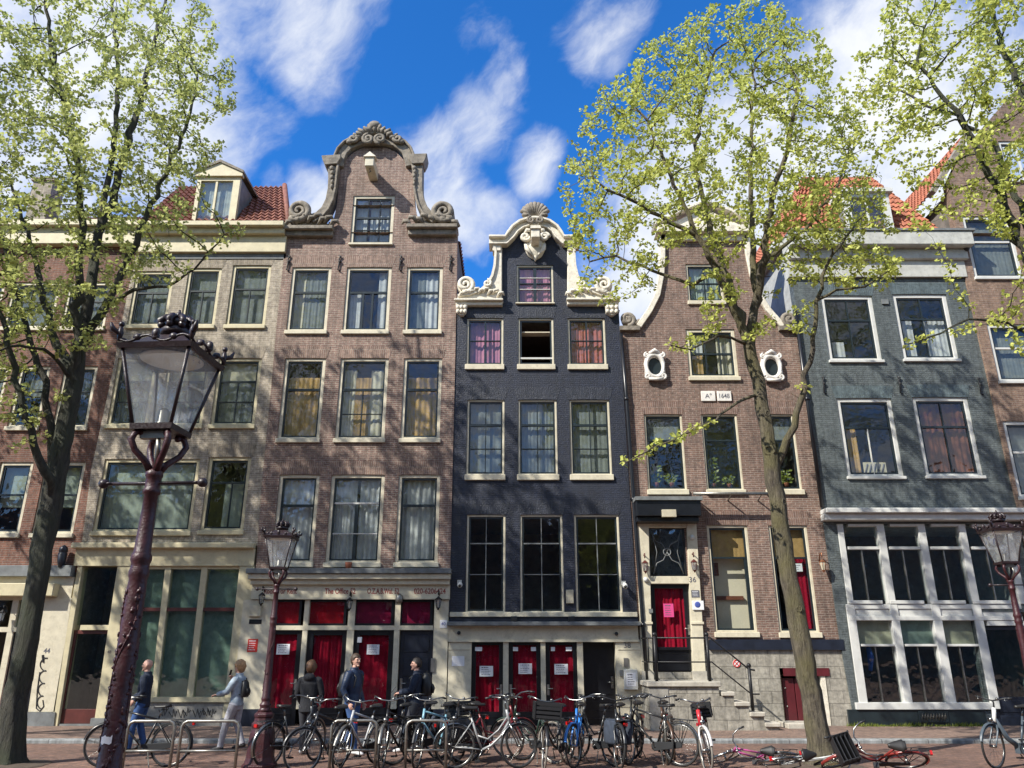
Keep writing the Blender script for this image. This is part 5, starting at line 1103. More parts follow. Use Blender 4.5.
def grow(paths, attr, seed, step=.22, infl=2.2, kill=.42, maxn=9000, iters=140):
    """space colonisation: limbs are given, twigs reach out for the free points of the crown"""
    rn = np.random.default_rng(seed); pos = []; par = []; rad = []
    for k, (pts, rads) in enumerate(paths):
        pts = [Vector(p) for p in pts]
        if k == 0: last = -1
        else:
            d = np.linalg.norm(np.array(pos) - np.array(pts[0]), axis=1); last = int(d.argmin()); pts[0] = Vector(pos[last])
        for i in range(len(pts) - 1):
            L = (pts[i + 1] - pts[i]).length; n = max(1, int(L / step))
            for j in range(n + (1 if i == len(pts) - 2 else 0)):
                if k > 0 and i == 0 and j == 0: continue
                t = j / n; p = pts[i].lerp(pts[i + 1], t); w = .03 if rads[0] < .2 else .015
                pos.append((p.x + rn.normal(0, w), p.y + rn.normal(0, w), p.z)); par.append(last); rad.append(rads[i] + (rads[i + 1] - rads[i]) * t); last = len(pos) - 1
    A = attr; N = np.array(pos); near = np.zeros(len(A), int); dist = np.full(len(A), 1e9)
    def upd(i0):
        new = N[i0:]
        for c in range(0, len(new), 200):
            d = np.linalg.norm(A[:, None, :] - new[None, c:c + 200, :], axis=2); j = d.argmin(1); dm = d[np.arange(len(A)), j]; b = dm < dist
            dist[b] = dm[b]; near[b] = i0 + c + j[b]
    upd(0); alive = np.ones(len(A), bool)
    for it in range(iters):
        alive &= dist > kill
        use = alive & (dist < infl * (3 if it < 12 else 1))
        if not use.any() or len(pos) > maxn: break
        idx = near[use]; dirs = A[use] - N[idx]; dirs /= np.linalg.norm(dirs, axis=1)[:, None]
        uq, inv = np.unique(idx, return_inverse=True); acc = np.zeros((len(uq), 3)); np.add.at(acc, inv, dirs)
        i0 = len(pos); seen = set()
        for u_, a_ in zip(uq, acc):
            a_ = a_ / (np.linalg.norm(a_) + 1e-9) + rn.normal(0, .16, 3); a_[2] += .05; a_ /= np.linalg.norm(a_) + 1e-9
            p = N[u_] + a_ * step; pos.append(tuple(p)); par.append(int(u_)); rad.append(0)
        N = np.array(pos); upd(i0)
        # give up on points that never get closer
        if it > 60: alive &= rn.random(len(A)) > .02
    n = len(pos); area = np.zeros(n); tip = .0075
    kids = [[] for _ in range(n)]
    for i, p in enumerate(par):
        if p >= 0: kids[p].append(i)
    R_ = np.zeros(n)
    for i in range(n - 1, -1, -1):
        a = sum(R_[k] ** 2.2 for k in kids[i]); R_[i] = max(tip, (a + (tip * .35) ** 2.2) ** (1 / 2.2) if kids[i] else tip)
    for i in range(n):
        if rad[i] > 0: R_[i] = rad[i]
    for i in range(n):               # a twig is never thicker than the limb it leaves
        if par[i] >= 0: R_[i] = min(R_[i], R_[par[i]] * (1.0 if rad[i] > 0 else .85))
    return N, par, kids, R_
def tree_mesh(N, par, kids, R_, seed):
    rn = random.Random(seed); V = []; Fc = []; ring = {}
    def mk(c, d, r, n, ph):
        d = Vector(d).normalized(); u = d.orthogonal().normalized() if abs(d.z) < .95 else Vector((1, 0, 0)); u = (u - d * u.dot(d)).normalized(); w = d.cross(u); o = len(V)
        for k in range(n):
            a = 2 * PI * k / n; V.append(tuple(Vector(c) + (u * math.cos(a) + w * math.sin(a)) * r * (1 + (.10 * math.sin(3 * a + ph) if r > .1 else 0) + (rn.uniform(-.05, .05) if r > .05 else 0))))
        return o
    # follow every chain from its start
    stack = [(0, None)]
    starts = [i for i in range(len(par)) if par[i] < 0]; todo = [(s, -1) for s in starts]
    while todo:
        i, p = todo.pop(); chain = [p, i] if p >= 0 else [i]
        while kids[chain[-1]]:
            ks = sorted(kids[chain[-1]], key=lambda k: -R_[k]); chain.append(ks[0])
            for k in ks[1:]: todo.append((k, chain[-2]))
        if len(chain) < 2: continue
        r0 = R_[chain[1 if p >= 0 else 0]]; n = 24 if r0 > .12 else 8 if r0 > .04 else 5 if r0 > .014 else 3
        u = None; prev = None
        for j, c in enumerate(chain):
            a = Vector(N[chain[max(j - 1, 0)]]); b = Vector(N[chain[min(j + 1, len(chain) - 1)]]); d = (b - a).normalized()
            if u is None: u = d.orthogonal().normalized() if abs(d.z) < .9 else Vector((1, 0, 0))
            u = (u - d * u.dot(d)).normalized(); w = d.cross(u); r = R_[c] if not (p >= 0 and j == 0) else r0; o = len(V); cc = Vector(N[c])
            for k in range(n):
                t = 2 * PI * k / n; q = r * (1 + (.16 * mnoise.noise(Vector((math.cos(t) * 2.6, math.sin(t) * 2.6, cc.z * .55))) + .10 * mnoise.noise(Vector((math.cos(t) * 7, math.sin(t) * 7, cc.z * 1.3 + 5))) if r > .06 else 0)) * (1 + (.38 * max(0, 1 - cc.z / .45) ** 2 * (1 + .35 * math.sin(5 * t)) if p < 0 else 0)); V.append(tuple(cc + (u * math.cos(t) + w * math.sin(t)) * q))
            if prev is not None: Fc += [(prev + k, prev + (k + 1) % n, o + (k + 1) % n, o + k) for k in range(n)]
            prev = o
    return V, Fc
def leaves_mesh(name, N, par, R_, seed, per, size, thr=.015, spread=.13, prob=.8, kids=None):
    rn = np.random.default_rng(seed); idx = [i for i in range(len(N)) if R_[i] < thr and rn.random() < prob]
    C_ = N[idx]; k = rn.integers(per[0], per[1] + 1, len(idx)); c = np.repeat(C_, k, axis=0); n = len(c)
    off = rn.normal(0, 1, (n, 3)); off /= np.linalg.norm(off, axis=1)[:, None]; off *= (rn.random(n) ** .5 * spread)[:, None]; off[:, 2] *= .75
    L = size * rn.uniform(.65, 1.3, n); W = L * rn.uniform(.34, .5, n)
    d = off / (np.linalg.norm(off, axis=1)[:, None] + 1e-9) * .6 + rn.normal(0, .6, (n, 3)); d[:, 2] -= .1; d /= np.linalg.norm(d, axis=1)[:, None]
    up = rn.normal(0, .42, (n, 3)); up[:, 2] += .8; s = np.cross(d, up); s /= np.linalg.norm(s, axis=1)[:, None] + 1e-9; nn = np.cross(s, d)
    p = c + off; V = np.empty((n, 4, 3)); V[:, 0] = p; V[:, 1] = p + d * (L * .5)[:, None] + s * W[:, None] + nn * (L * .16)[:, None]; V[:, 2] = p + d * L[:, None]; V[:, 3] = p + d * (L * .5)[:, None] - s * W[:, None] + nn * (L * .16)[:, None]
    me = bpy.data.meshes.new(name); me.vertices.add(n * 4); me.vertices.foreach_set('co', V.astype(np.float32).ravel())
    b = np.arange(n)[:, None] * 4; tri = np.concatenate([b + [[0, 1, 2]], b + [[0, 2, 3]]], axis=1).ravel()
    me.loops.add(n * 6); me.loops.foreach_set('vertex_index', tri.astype(np.int32)); me.polygons.add(n * 2)
    me.polygons.foreach_set('loop_start', np.arange(0, n * 6, 3, dtype=np.int32)); me.polygons.foreach_set('loop_total', np.full(n * 2, 3, np.int32)); me.update(calc_edges=True); me.validate()
    return me, n
LOG = []
def make_tree(label, base, paths, attr, seed, barkm, leafm, per=(11, 20), size=.085, kill=.37, prob=.85, thr=.02, spread=.12, scars=()):
    root = thing('elm_tree', label, 'tree', tuple(base), group='elm trees along the street')
    paths = [([tuple(Vector(p) - Vector(base)) for p in pts], rr) for pts, rr in paths]
    N, par, kids, R_ = grow(paths, attr - np.array(base), seed, kill=kill)
    V, Fc = tree_mesh(N, par, kids, R_, seed); me = bpy.data.meshes.new('trunk'); me.from_pydata(V, [], Fc); me.polygons.foreach_set('use_smooth', [True] * len(Fc)); me.materials.append(M[barkm]); me.update()
    if scars:
        kb = MB(); ps = [Vector(p_) for p_ in paths[0][0]]; rs = random.Random(seed)
        for (z_, a_, sz) in scars:
            for i_ in range(len(ps) - 1):
                if ps[i_].z <= z_ < ps[i_ + 1].z:
                    t_ = (z_ - ps[i_].z) / (ps[i_ + 1].z - ps[i_].z); c_ = ps[i_].lerp(ps[i_ + 1], t_); r_ = paths[0][1][i_] * .97
                    d_ = Vector((math.cos(a_), math.sin(a_), 0)); kb.torus((0, 0, 0), sz, sz * .35, 'y', 14, 6); kb.ball((0, 0, 0), (sz * .8, sz * .25, sz * .8), 10, 6)
                    nv = 14 * 6 + 10 * 7; M_ = Matrix.Translation(c_ + d_ * r_) @ Matrix.Rotation(a_ - PI / 2, 4, 'Z'); kb.v[-nv:] = [tuple(M_ @ Vector(v_)) for v_ in kb.v[-nv:]]
        kb.build('branch_scar', M[barkm], root, local=True)
    o = bpy.data.objects.new('trunk', me); COL.objects.link(o); o.parent = root
    lm, n = leaves_mesh('crown', N, par, R_, seed, per, size, thr, spread, prob); lm.materials.append(M[leafm])
    c = bpy.data.objects.new('crown', lm); COL.objects.link(c); c.parent = root
    LOG.append((label[:20], len(N), n)); return root
def P3(pts, Y0, Y1=None):              # a limb drawn through pixels while its distance runs from Y0 to Y1
    Y1 = Y0 if Y1 is None else Y1; n = len(pts) - 1
    return [tuple(at(x, y, Y0 + (Y1 - Y0) * i / n)) for i, (x, y) in enumerate(pts)]
def lin(a, b, n): return [a + (b - a) * (i / (n - 1)) ** .8 for i in range(n)]
# --- right tree
TY = 14.6; gb = on_ground(823, 766); base = (gb.x, gb.y, -.02)
tr = [tuple(Vector(base) + Vector((.02, 0, -.1)))] + P3([(822, 760), (813, 705), (803, 650), (790, 580), (780, 520), (773, 470), (764, 420), (757, 380), (748, 345)], gb.y, TY)
pr = [(tr, [.24, .205, .175, .165, .155, .15, .147, .137, .13, .12])]
pr.append((P3([(748, 345), (735, 312), (716, 270), (698, 235), (680, 195), (660, 150), (640, 110)], TY, TY - .8), lin(.10, .025, 7)))
pr.append((P3([(748, 345), (756, 300), (752, 240), (750, 180), (752, 120), (756, 60)], TY, TY + .7), lin(.10, .025, 6)))
pr.append((P3([(740, 330), (728, 280), (708, 225), (695, 170), (700, 110), (715, 50)], TY, TY + 1.6), lin(.10, .03, 6)))
pr.append((P3([(752, 310), (765, 255), (772, 200), (790, 140), (800, 80)], TY, TY - 1.2), lin(.10, .03, 5)))
pr.append((P3([(698, 235), (670, 222), (640, 205), (610, 190), (590, 175)], TY - .4, TY - 1.0), lin(.055, .02, 5)))
pr.append((P3([(716, 270), (690, 285), (650, 270), (615, 255), (590, 262)], TY - .3, TY + .9), lin(.05, .02, 5)))
pr.append((P3([(755, 270), (780, 250), (810, 225), (835, 190), (850, 150)], TY + .3, TY + 1.5), lin(.06, .02, 5)))
pr.append((P3([(773, 472), (788, 440), (800, 400), (812, 350), (817, 300), (826, 265), (850, 235)], TY, TY - .9), lin(.085, .022, 7)))
pr.append((P3([(817, 300), (838, 290), (862, 288), (890, 270)], TY - .6, TY - 1.2), lin(.035, .015, 4)))
pr.append((P3([(760, 392), (735, 402), (715, 420), (690, 432), (660, 445), (625, 462)], TY, TY - 1.6), lin(.035, .011, 6)))
pr.append((P3([(748, 345), (720, 335), (690, 350), (672, 345)], TY, TY - 1.3), lin(.035, .012, 4)))
polyR = [(556, 190), (566, 130), (590, 95), (625, 62), (655, 38), (680, 14), (715, 2), (760, -8), (785, 4), (800, 22), (832, 45), (858, 95), (884, 150), (895, 210), (905, 255), (900, 285), (870, 300), (842, 290), (815, 285), (790, 292), (765, 262), (735, 268), (712, 262), (690, 250), (655, 262), (625, 275), (600, 268), (578, 262), (562, 235)]
att = np.concatenate([crown_points(polyR, 2900, TY + .2, 3.0, 11), crown_points([(575, 250), (640, 255), (665, 290), (640, 300), (600, 312), (570, 285)], 70, TY + .5, 1.0, 12), crown_points([(690, 270), (740, 262), (748, 300), (712, 318), (690, 305)], 55, TY - 1, .6, 13),
    crown_points([(640, 440), (690, 420), (725, 398), (722, 420), (690, 440), (650, 458), (618, 466), (616, 458)], 34, TY - 1.3, .35, 14), crown_points([(672, 330), (705, 318), (725, 335), (700, 358), (672, 352)], 26, TY - 1.1, .4, 15), crown_points([(765, 318), (800, 300), (822, 318), (800, 335), (772, 338)], 26, TY - .6, .5, 16), crown_points([(785, 385), (812, 375), (815, 412), (795, 420)], 14, TY - .5, .3, 17), crown_points([(820, 262), (905, 250), (915, 272), (880, 290), (828, 296)], 75, TY - 1, .8, 18)])
make_tree('pale green elm with slender leaning trunk before the house with the oval windows', base, pr, att, 5, 'bark', 'leaf', scars=((5.55, -1.9, .085), (5.0, -2.9, .06), (4.55, -1.0, .05), (3.9, -2.2, .04), (6.3, -1.2, .05), (2.6, -1.5, .045)))
# earth pits round the two trunks that stand in view
M['earth'] = mat('trodden_earth', (.085, .062, .045), .95, var=.35, vscale=9, bump=.8, bscale=25)
def pit(x, y):
    q = MB(); n = 26; r = random.Random(int(x * 9)); vs = [(x, y, .05)] + [(x + (.72 + r.uniform(-.05, .05)) * math.cos(2 * PI * k / n), y + (.72 + r.uniform(-.05, .05)) * math.sin(2 * PI * k / n), -.012) for k in range(n)]
    q.add(vs, [(0, 1 + k, 1 + (k + 1) % n) for k in range(n)], True); struct(q.build('earth', M['earth']))
pit(base[0], base[1])
# --- left tree
gl_ = on_ground(6, 764); baseL = (gl_.x, gl_.y, -.02); TL = 14.9
pit(baseL[0], baseL[1])
tl = [tuple(Vector(baseL) + Vector((0, 0, -.1)))] + P3([(8, 757), (14, 705), (27, 640), (39, 575), (49, 515), (59, 462), (68, 415), (76, 370)], gl_.y, TL)
pl = [(tl, [.27, .235, .20, .19, .185, .182, .18, .17, .155])]
pl.append((P3([(76, 370), (88, 320), (92, 270), (100, 215), (112, 160), (118, 100), (115, 30), (110, -30)], TL, TL + .8), lin(.135, .03, 8)))
pl.append((P3([(72, 400), (78, 340), (80, 270), (82, 215), (75, 150), (60, 90), (48, 20), (40, -30)], TL, TL - 1.1), lin(.115, .03, 8)))
pl.append((P3([(84, 350), (104, 305), (130, 255), (152, 205), (170, 165), (188, 120), (200, 70)], TL, TL - .4), lin(.10, .025, 7)))
pl.append((P3([(98, 230), (118, 175), (135, 120), (146, 80), (160, 20), (170, -20)], TL + .3, TL + 1.7), lin(.11, .03, 6)))
pl.append((P3([(58, 505), (46, 470), (30, 430), (15, 380), (5, 330), (-10, 270), (-30, 200)], TL - .2, TL - 1.8), lin(.10, .03, 7)))
pl.append((P3([(62, 470), (52, 430), (45, 390), (28, 330), (12, 280), (0, 230), (-8, 160), (-12, 80)], TL, TL + .9), lin(.095, .03, 8)))
pl.append((P3([(74, 385), (55, 340), (40, 285), (25, 225), (10, 180)], TL, TL + 1.8), lin(.11, .03, 5)))
pl.append((P3([(104, 305), (135, 290), (165, 285), (195, 270), (225, 235)], TL - .1, TL - 1.5), lin(.05, .014, 5)))
pl.append((P3([(75, 380), (60, 365), (45, 350), (20, 345), (0, 350)], TL, TL - 1.6), lin(.05, .02, 5)))
polyL = [(-150, 420), (-170, 250), (-160, 90), (-110, 0), (-30, -50), (70, -70), (150, -62), (192, -30), (214, 15), (232, 45), (240, 85), (238, 112), (225, 135), (222, 165), (200, 190), (190, 225), (165, 262), (135, 290), (105, 320), (60, 335), (20, 345), (-30, 400), (-90, 440)]
attL = np.concatenate([crown_points(polyL, 3300, TL + .2, 3.5, 21), crown_points([(0, 340), (40, 350), (62, 385), (40, 440), (0, 450), (-60, 440), (-60, 370)], 90, TL - .8, .9, 22), crown_points([(150, 285), (190, 262), (235, 215), (250, 226), (215, 262), (170, 300)], 34, TL - 1.2, .5, 23), crown_points([(75, 325), (120, 320), (118, 350), (80, 352)], 26, TL - .5, .6, 24)])
lt = make_tree('big elm with a dark thick trunk and pale spring leaves at the left edge', baseL, pl, attL, 9, 'barkdark', 'leafcool', size=.085)
# --- right-edge tree, its trunk just outside the frame
b3 = (9.9 * 1.0, 13.6, -.02); b3 = (at(1112, 700, 13.4).x, 13.4, -.02)
t3 = [tuple(Vector(b3) + Vector((0, 0, -.1)))] + P3([(1112, 700), (1098, 600), (1086, 500), (1075, 420), (1066, 350)], 13.4, 13.6)
p3 = [(t3, [.42, .33, .3, .28, .26, .23])]
p3.append((P3([(1066, 350), (1045, 290), (1018, 238), (1000, 195), (985, 165), (968, 130), (940, 95), (915, 60)], 13.6, 13.2), lin(.13, .03, 8)))
p3.append((P3([(1050, 300), (1020, 205), (995, 145), (960, 118), (930, 105), (890, 85)], 13.6, 14.6), lin(.085, .02, 6)))
p3.append((P3([(1066, 350), (1060, 270), (1050, 190), (1030, 110), (1000, 40), (985, -20)], 13.6, 14.2), lin(.15, .03, 6)))
p3.append((P3([(1070, 370), (1085, 280), (1110, 180), (1130, 80), (1140, -20)], 13.6, 13.0), lin(.14, .03, 5)))
p3.append((P3([(1068, 362), (1040, 340), (1005, 322), (970, 318), (930, 338), (905, 345)], 13.5, 12.6), lin(.04, .012, 6)))
poly3 = [(842, 75), (868, 38), (880, 0), (900, -60), (960, -130), (1080, -160), (1200, -100), (1260, 40), (1260, 190), (1180, 290), (1090, 310), (1015, 262), (985, 235), (950, 180), (925, 150), (900, 185), (872, 150), (850, 110)]
att3 = np.concatenate([crown_points(poly3, 1900, 13.6, 2.9, 31), crown_points([(905, 345), (935, 325), (975, 305), (1030, 300), (1060, 320), (1060, 372), (1020, 366), (990, 338), (950, 342)], 85, 12.8, .6, 32), crown_points([(890, 180), (945, 165), (960, 215), (930, 240), (900, 225)], 60, 13.4, .7, 33)])
make_tree('elm reaching in from the right edge with airy yellow green branches', b3, p3, att3, 13, 'barkdark', 'leaf', size=.085)
# --- a tree of the same row further left, outside the frame; its shade falls on the left houses
t4 = bpy.data.objects.new('elm_tree', None); COL.objects.link(t4); t4.location = (baseL[0] - 8.8, baseL[1] + .3, 0); t4.rotation_euler = (0, 0, 2.4); t4.scale = (1.08, 1.08, 1.13); t4['category'] = 'tree'; t4['label'] = 'elm beyond the left edge that shades the street'; t4['group'] = 'elm trees along the street'
for ch in list(lt.children):
    c = ch.copy(); COL.objects.link(c); c.parent = t4
for x, y, a, nm in ((-6.5, -9, .7, 'left'), (4.5, -10, 2.2, 'centre'), (15.5, -9.5, 4.1, 'right'), (-17, -9.5, 5.2, 'far left')):
    t5 = t4.copy(); COL.objects.link(t5); t5.location = (x, y, 0); t5.rotation_euler = (0, 0, a); t5['label'] = 'elm behind the viewer that is mirrored in the windows, ' + nm
    for ch in list(lt.children): c = ch.copy(); COL.objects.link(c); c.parent = t5
print('TREES', LOG)

# ================================================================= sky, sun
world = bpy.data.worlds.new('World'); sc.world = world; world.use_nodes = True
nd, lk = world.node_tree.nodes, world.node_tree.links; bg = nd['Background']
SD = Vector((-1.3, -1.0, 1.42)).normalized(); elev = math.asin(SD.z); az = math.atan2(SD.x, SD.y)
sky = nd.new('ShaderNodeTexSky'); sky.sky_type = 'NISHITA'; sky.sun_disc = False; sky.sun_elevation = elev; sky.sun_rotation = az; sky.air_density = 1.0; sky.dust_density = .25; sky.ozone_density = 2.2
SKY, SUN, EXPO = .15, 3.0, 1.36
tc = nd.new('ShaderNodeTexCoord'); v = tc.outputs['Generated']
def vm(op, a, b):
    n = nd.new('ShaderNodeVectorMath'); n.operation = op
    for i, q_ in enumerate((a, b)):
        if isinstance(q_, (tuple, Vector)): n.inputs[i].default_value = tuple(q_)
        else: lk.new(q_, n.inputs[i])
    return n
def mm(op, a, b, clamp=False):
    n = nd.new('ShaderNodeMath'); n.operation = op; n.use_clamp = clamp
    for i, q_ in enumerate((a, b)):
        if isinstance(q_, (int, float)): n.inputs[i].default_value = q_
        else: lk.new(q_, n.inputs[i])
    return n.outputs[0]
wn = _noise(nd, lk, v, 3.0, 4, .6); wv = nd.new('ShaderNodeVectorMath'); wv.operation = 'MULTIPLY_ADD'; lk.new(wn.outputs['Color'], wv.inputs[0]); wv.inputs[1].default_value = (.12, .12, .12); lk.new(v, wv.inputs[2])
vr = nd.new('ShaderNodeVectorRotate'); vr.rotation_type = 'Y_AXIS'; vr.inputs['Angle'].default_value = R(42); lk.new(wv.outputs[0], vr.inputs['Vector'])
st_ = nd.new('ShaderNodeVectorMath'); st_.operation = 'MULTIPLY'; lk.new(vr.outputs[0], st_.inputs[0]); st_.inputs[1].default_value = (.5, 1, 1.15)
n1 = _noise(nd, lk, st_.outputs[0], 6.5, 10, .6); n2 = _noise(nd, lk, st_.outputs[0], 24, 7, .62)
dens = mm('ADD', mm('MULTIPLY', n1.outputs['Fac'], 1.0), mm('MULTIPLY', n2.outputs['Fac'], .22))
blobs = [((600, 45), 3.2, .34), ((620, 20), 3, .3), ((485, 40), 2.2, .26), ((520, 90), 2.6, .33), ((480, 130), 3.4, .40), ((440, 165), 4.2, .46), ((420, 215), 4.5, .46), ((470, 215), 3.5, .40), ((545, 165), 2.4, .34), ((300, 25), 4.6, .40), ((235, 5), 4, .36), ((352, 10), 3, .3), ((312, 192), 2.2, .5), ((335, 170), 1.6, .4), ((630, 285), 3.4, .55), ((600, 255), 2.5, .4), ((670, 220), 5, .55), ((760, 190), 8, .55), ((850, 60), 5.5, .55), ((900, 150), 7, .5), ((60, 130), 11, .5), ((120, 60), 7, .45), ((30, -40), 10, .4), ((980, 30), 7, .4), ((20, 230), 5, .4), ((272, 185), 1.5, .33)]
acc = None
for (x, y), rad_, amp in blobs:
    dn = direction(x, y) + Vector((.06, .06, .06)); dp = vm('DISTANCE', wv.outputs[0], tuple(dn)).outputs['Value']
    mr = nd.new('ShaderNodeMapRange'); mr.interpolation_type = 'SMOOTHSTEP'; mr.inputs['From Min'].default_value = R(rad_ * 1.9); mr.inputs['From Max'].default_value = R(rad_ * .3); mr.inputs['To Max'].default_value = amp + .05
    lk.new(dp, mr.inputs['Value']); acc = mr.outputs[0] if acc is None else mm('MAXIMUM', acc, mr.outputs[0])
# unseen cloud cover behind the viewer, thickened to fill the fronts with light
sp_ = nd.new('ShaderNodeSeparateXYZ'); lk.new(v, sp_.inputs[0]); back = mm('MULTIPLY', mm('LESS_THAN', sp_.outputs[1], .12), .42)
tot = mm('ADD', dens, mm('MAXIMUM', acc, back))
mr = nd.new('ShaderNodeMapRange'); mr.interpolation_type = 'SMOOTHSTEP'; mr.inputs['From Min'].default_value = .83; mr.inputs['From Max'].default_value = 1.2; lk.new(tot, mr.inputs['Value'])
tint = nd.new('ShaderNodeVectorMath'); tint.operation = 'MULTIPLY'; lk.new(sky.outputs[0], tint.inputs[0]); tint.inputs[1].default_value = (.088, .355, .655)
n3 = _noise(nd, lk, wv.outputs[0], 9, 6, .6)
cb_ = nd.new('ShaderNodeMix'); cb_.data_type = 'RGBA'; lk.new(_range(nd, lk, n3.outputs['Fac'], 0, 1, .35, .65), cb_.inputs[0]); cb_.inputs[6].default_value = (2.15, 2.3, 2.6, 1); cb_.inputs[7].default_value = (2.8, 2.84, 2.88, 1)
mx = nd.new('ShaderNodeMix'); mx.data_type = 'RGBA'; lk.new(mm('MULTIPLY', mr.outputs[0], .93), mx.inputs[0]); lk.new(tint.outputs[0], mx.inputs[6]); lk.new(cb_.outputs[2], mx.inputs[7])
lk.new(mx.outputs[2], bg.inputs['Color']); bg.inputs['Strength'].default_value = SKY
su = bpy.data.lights.new('sun', 'SUN'); su.energy = SUN; su.angle = R(.5); su.color = (1, .95, .86); so = bpy.data.objects.new('sun', su); COL.objects.link(so)
so.rotation_euler = SD.to_track_quat('Z', 'Y').to_euler(); so.location = SD * 60
vs = sc.view_settings; vs.view_transform = 'Standard'; vs.look = 'None'; vs.exposure = EXPO; vs.gamma = 1; vs.use_curve_mapping = False
sc.cycles.max_bounces = 8; sc.cycles.transparent_max_bounces = 24; sc.cycles.diffuse_bounces = 3; sc.cycles.glossy_bounces = 3; sc.cycles.caustics_reflective = False; sc.cycles.caustics_refractive = False
sc.cycles.use_denoising = True
# ================================================================= street lamps
def lamp_parts(root, detail):
    n = 24 if detail else 14
    q = MB()                           # cast iron foot, eight sided plinth and rings
    q.lathe([(.30, 0), (.30, .06), (.265, .08), (.24, .18), (.225, .45), (.21, .60), (.185, .68), (.20, .72), (.20, .76), (.165, .80), (.155, .86), (.17, .89), (.17, .93), (.13, .97)], 8, (0, 0, 0), False, PI / 8)
    q.build('pedestal', M['lampmaroon'], root, local=True, bevel=.006)
    q = MB()
    q.lathe([(0.13, 0.97), (0.092, 1.02), (0.0864, 1.05), (0.1, 1.08), (0.1, 1.1), (0.0726, 1.13), (0.0726, 1.17), (0.0805, 1.19), (0.0805, 1.21), (0.0693, 1.24), (0.0647, 1.9), (0.0607, 2.2), (0.0581, 2.5), (0.0554, 2.55), (0.0627, 2.57), (0.0647, 2.6), (0.0568, 2.63), (0.0581, 2.66), (0.066, 2.68), (0.066, 2.71), (0.0541, 2.74), (0.0462, 3.0), (0.0436, 3.16), (0.0561, 3.17), (0.0561, 3.2), (0.0488, 3.21), (0.0488, 3.29), (0.0568, 3.3), (0.0568, 3.33), (0.033, 3.36)], n)
    post = q.build('post', M['lampmaroon'], root, local=True)
    if True:                           # cast vine that winds round the shaft
        q = MB(); r = random.Random(2)
        for ph in ((0, PI) if not detail else (0, 2.1, 4.2)):
            pts = []; m = 46
            for i in range(m):
                z = 1.27 + 1.22 * i / (m - 1); a = ph + z * 2.3 + .35 * math.sin(z * 9); rr = .069 - .009 * (z - 1.24) / 1.2; pts.append((rr * math.cos(a), rr * math.sin(a), z))
            q.tube(pts, .006, 5)
            for i in range(2, m - 1, 1 if detail else 3):
                x, y, z = pts[i]; a = math.atan2(y, x) + r.uniform(-.5, .5); k = 1.02; zz = z + r.uniform(-.03, .03); rr = math.hypot(x, y)
                q.ball((rr * k * math.cos(a), rr * k * math.sin(a), zz), (.008, .015, .022) if r.random() < .5 else (.010, .010, .012), 6, 4, Matrix.Rotation(a, 3, 'Z') @ Matrix.Rotation(r.uniform(-.8, .8), 3, 'X'))
        q.build('vine_ornament', M['lampmaroon'], post, local=True)
    q = MB(); q.tube([(-.34, 0, 3.25), (.34, 0, 3.25)], .013, 6)
    for s in (-1, 1): q.ball((s * .35, 0, 3.25), .036, 8, 6); q.lathe([(.02, -.01), (.03, 0), (.02, .01)], 8, (s * .31, 0, 3.25))
    q.build('ladder_bar', M['lampblack'], root, local=True)
    for o in root.children:            # the post stops at 3.06 m
        o.scale = (1, 1, .911)
    q = MB()
    for k in range(4):
        a = PI / 4 + k * PI / 2; c, s = math.cos(a), math.sin(a)
        q.tube([(.03 * c, .03 * s, 3.04), (.07 * c, .07 * s, 3.10), (.15 * c, .15 * s, 3.17), (.185 * c, .185 * s, 3.24), (.165 * c, .165 * s, 3.29), (.12 * c, .12 * s, 3.31)], [.026, .024, .022, .024, .022, .016], 7)
        q.ball((.12 * c, .12 * s, 3.295), .026, 6, 5)
    q.build('lyre_bracket', M['lampmaroon'], root, local=True)
    q = MB(); zb, zt, hb, ht = 3.325, 3.865, .132, .238
    q.frustum(hb + .014, hb + .018, zb - .015, zb + .025)
    for sx in (-1, 1):
        for sy in (-1, 1): q.tube([(sx * hb, sy * hb, zb), (sx * ht, sy * ht, zt)], .013, 5)
    lan = q.build('lantern_frame', M['lampblack'], root, local=True)
    q = MB()
    for k in range(4):
        Rm = Matrix.Rotation(k * PI / 2, 3, 'Z'); q.add([Rm @ Vector(p) for p in ((-hb, -hb, zb + .02), (hb, -hb, zb + .02), (ht, -ht, zt), (-ht, -ht, zt))], [(0, 1, 2, 3)])
    q.build('lantern_glass', M['glassclear'], lan, local=True)
    q = MB(); q.lathe([(.05, 3.35), (.06, 3.37), (.045, 3.39), (.045, 3.47), (.03, 3.49)], 10); q.build('lamp_holder', M['galv'], lan, local=True)
    q = MB(); q.lathe([(.03, 3.49), (.055, 3.53), (.062, 3.60), (.05, 3.66), (.02, 3.69)], 12); q.build('bulb', M['glassclear'], lan, local=True)
    q = MB()                           # roof with hollow underside, wavy cresting, corner finials
    e = ht + .022
    for (a, z0, b, z1) in ((e, zt, e + .012, zt + .035), (e + .012, zt + .035, e - .03, zt + .05), (e - .03, zt + .05, .155, zt + .11), (.155, zt + .11, .10, zt + .16)):
        q.frustum(a, b, z0, z1)
    rf = q.build('lantern_roof', M['lampblack'], root, local=True)
    q = MB(); q.lathe([(.0, -.006), (.205, -.006), (.217, 0), (.205, .004)], 28, (0, 0, zt - .004)); q.build('reflector', M['reflector'], rf, local=True)
    q = MB()
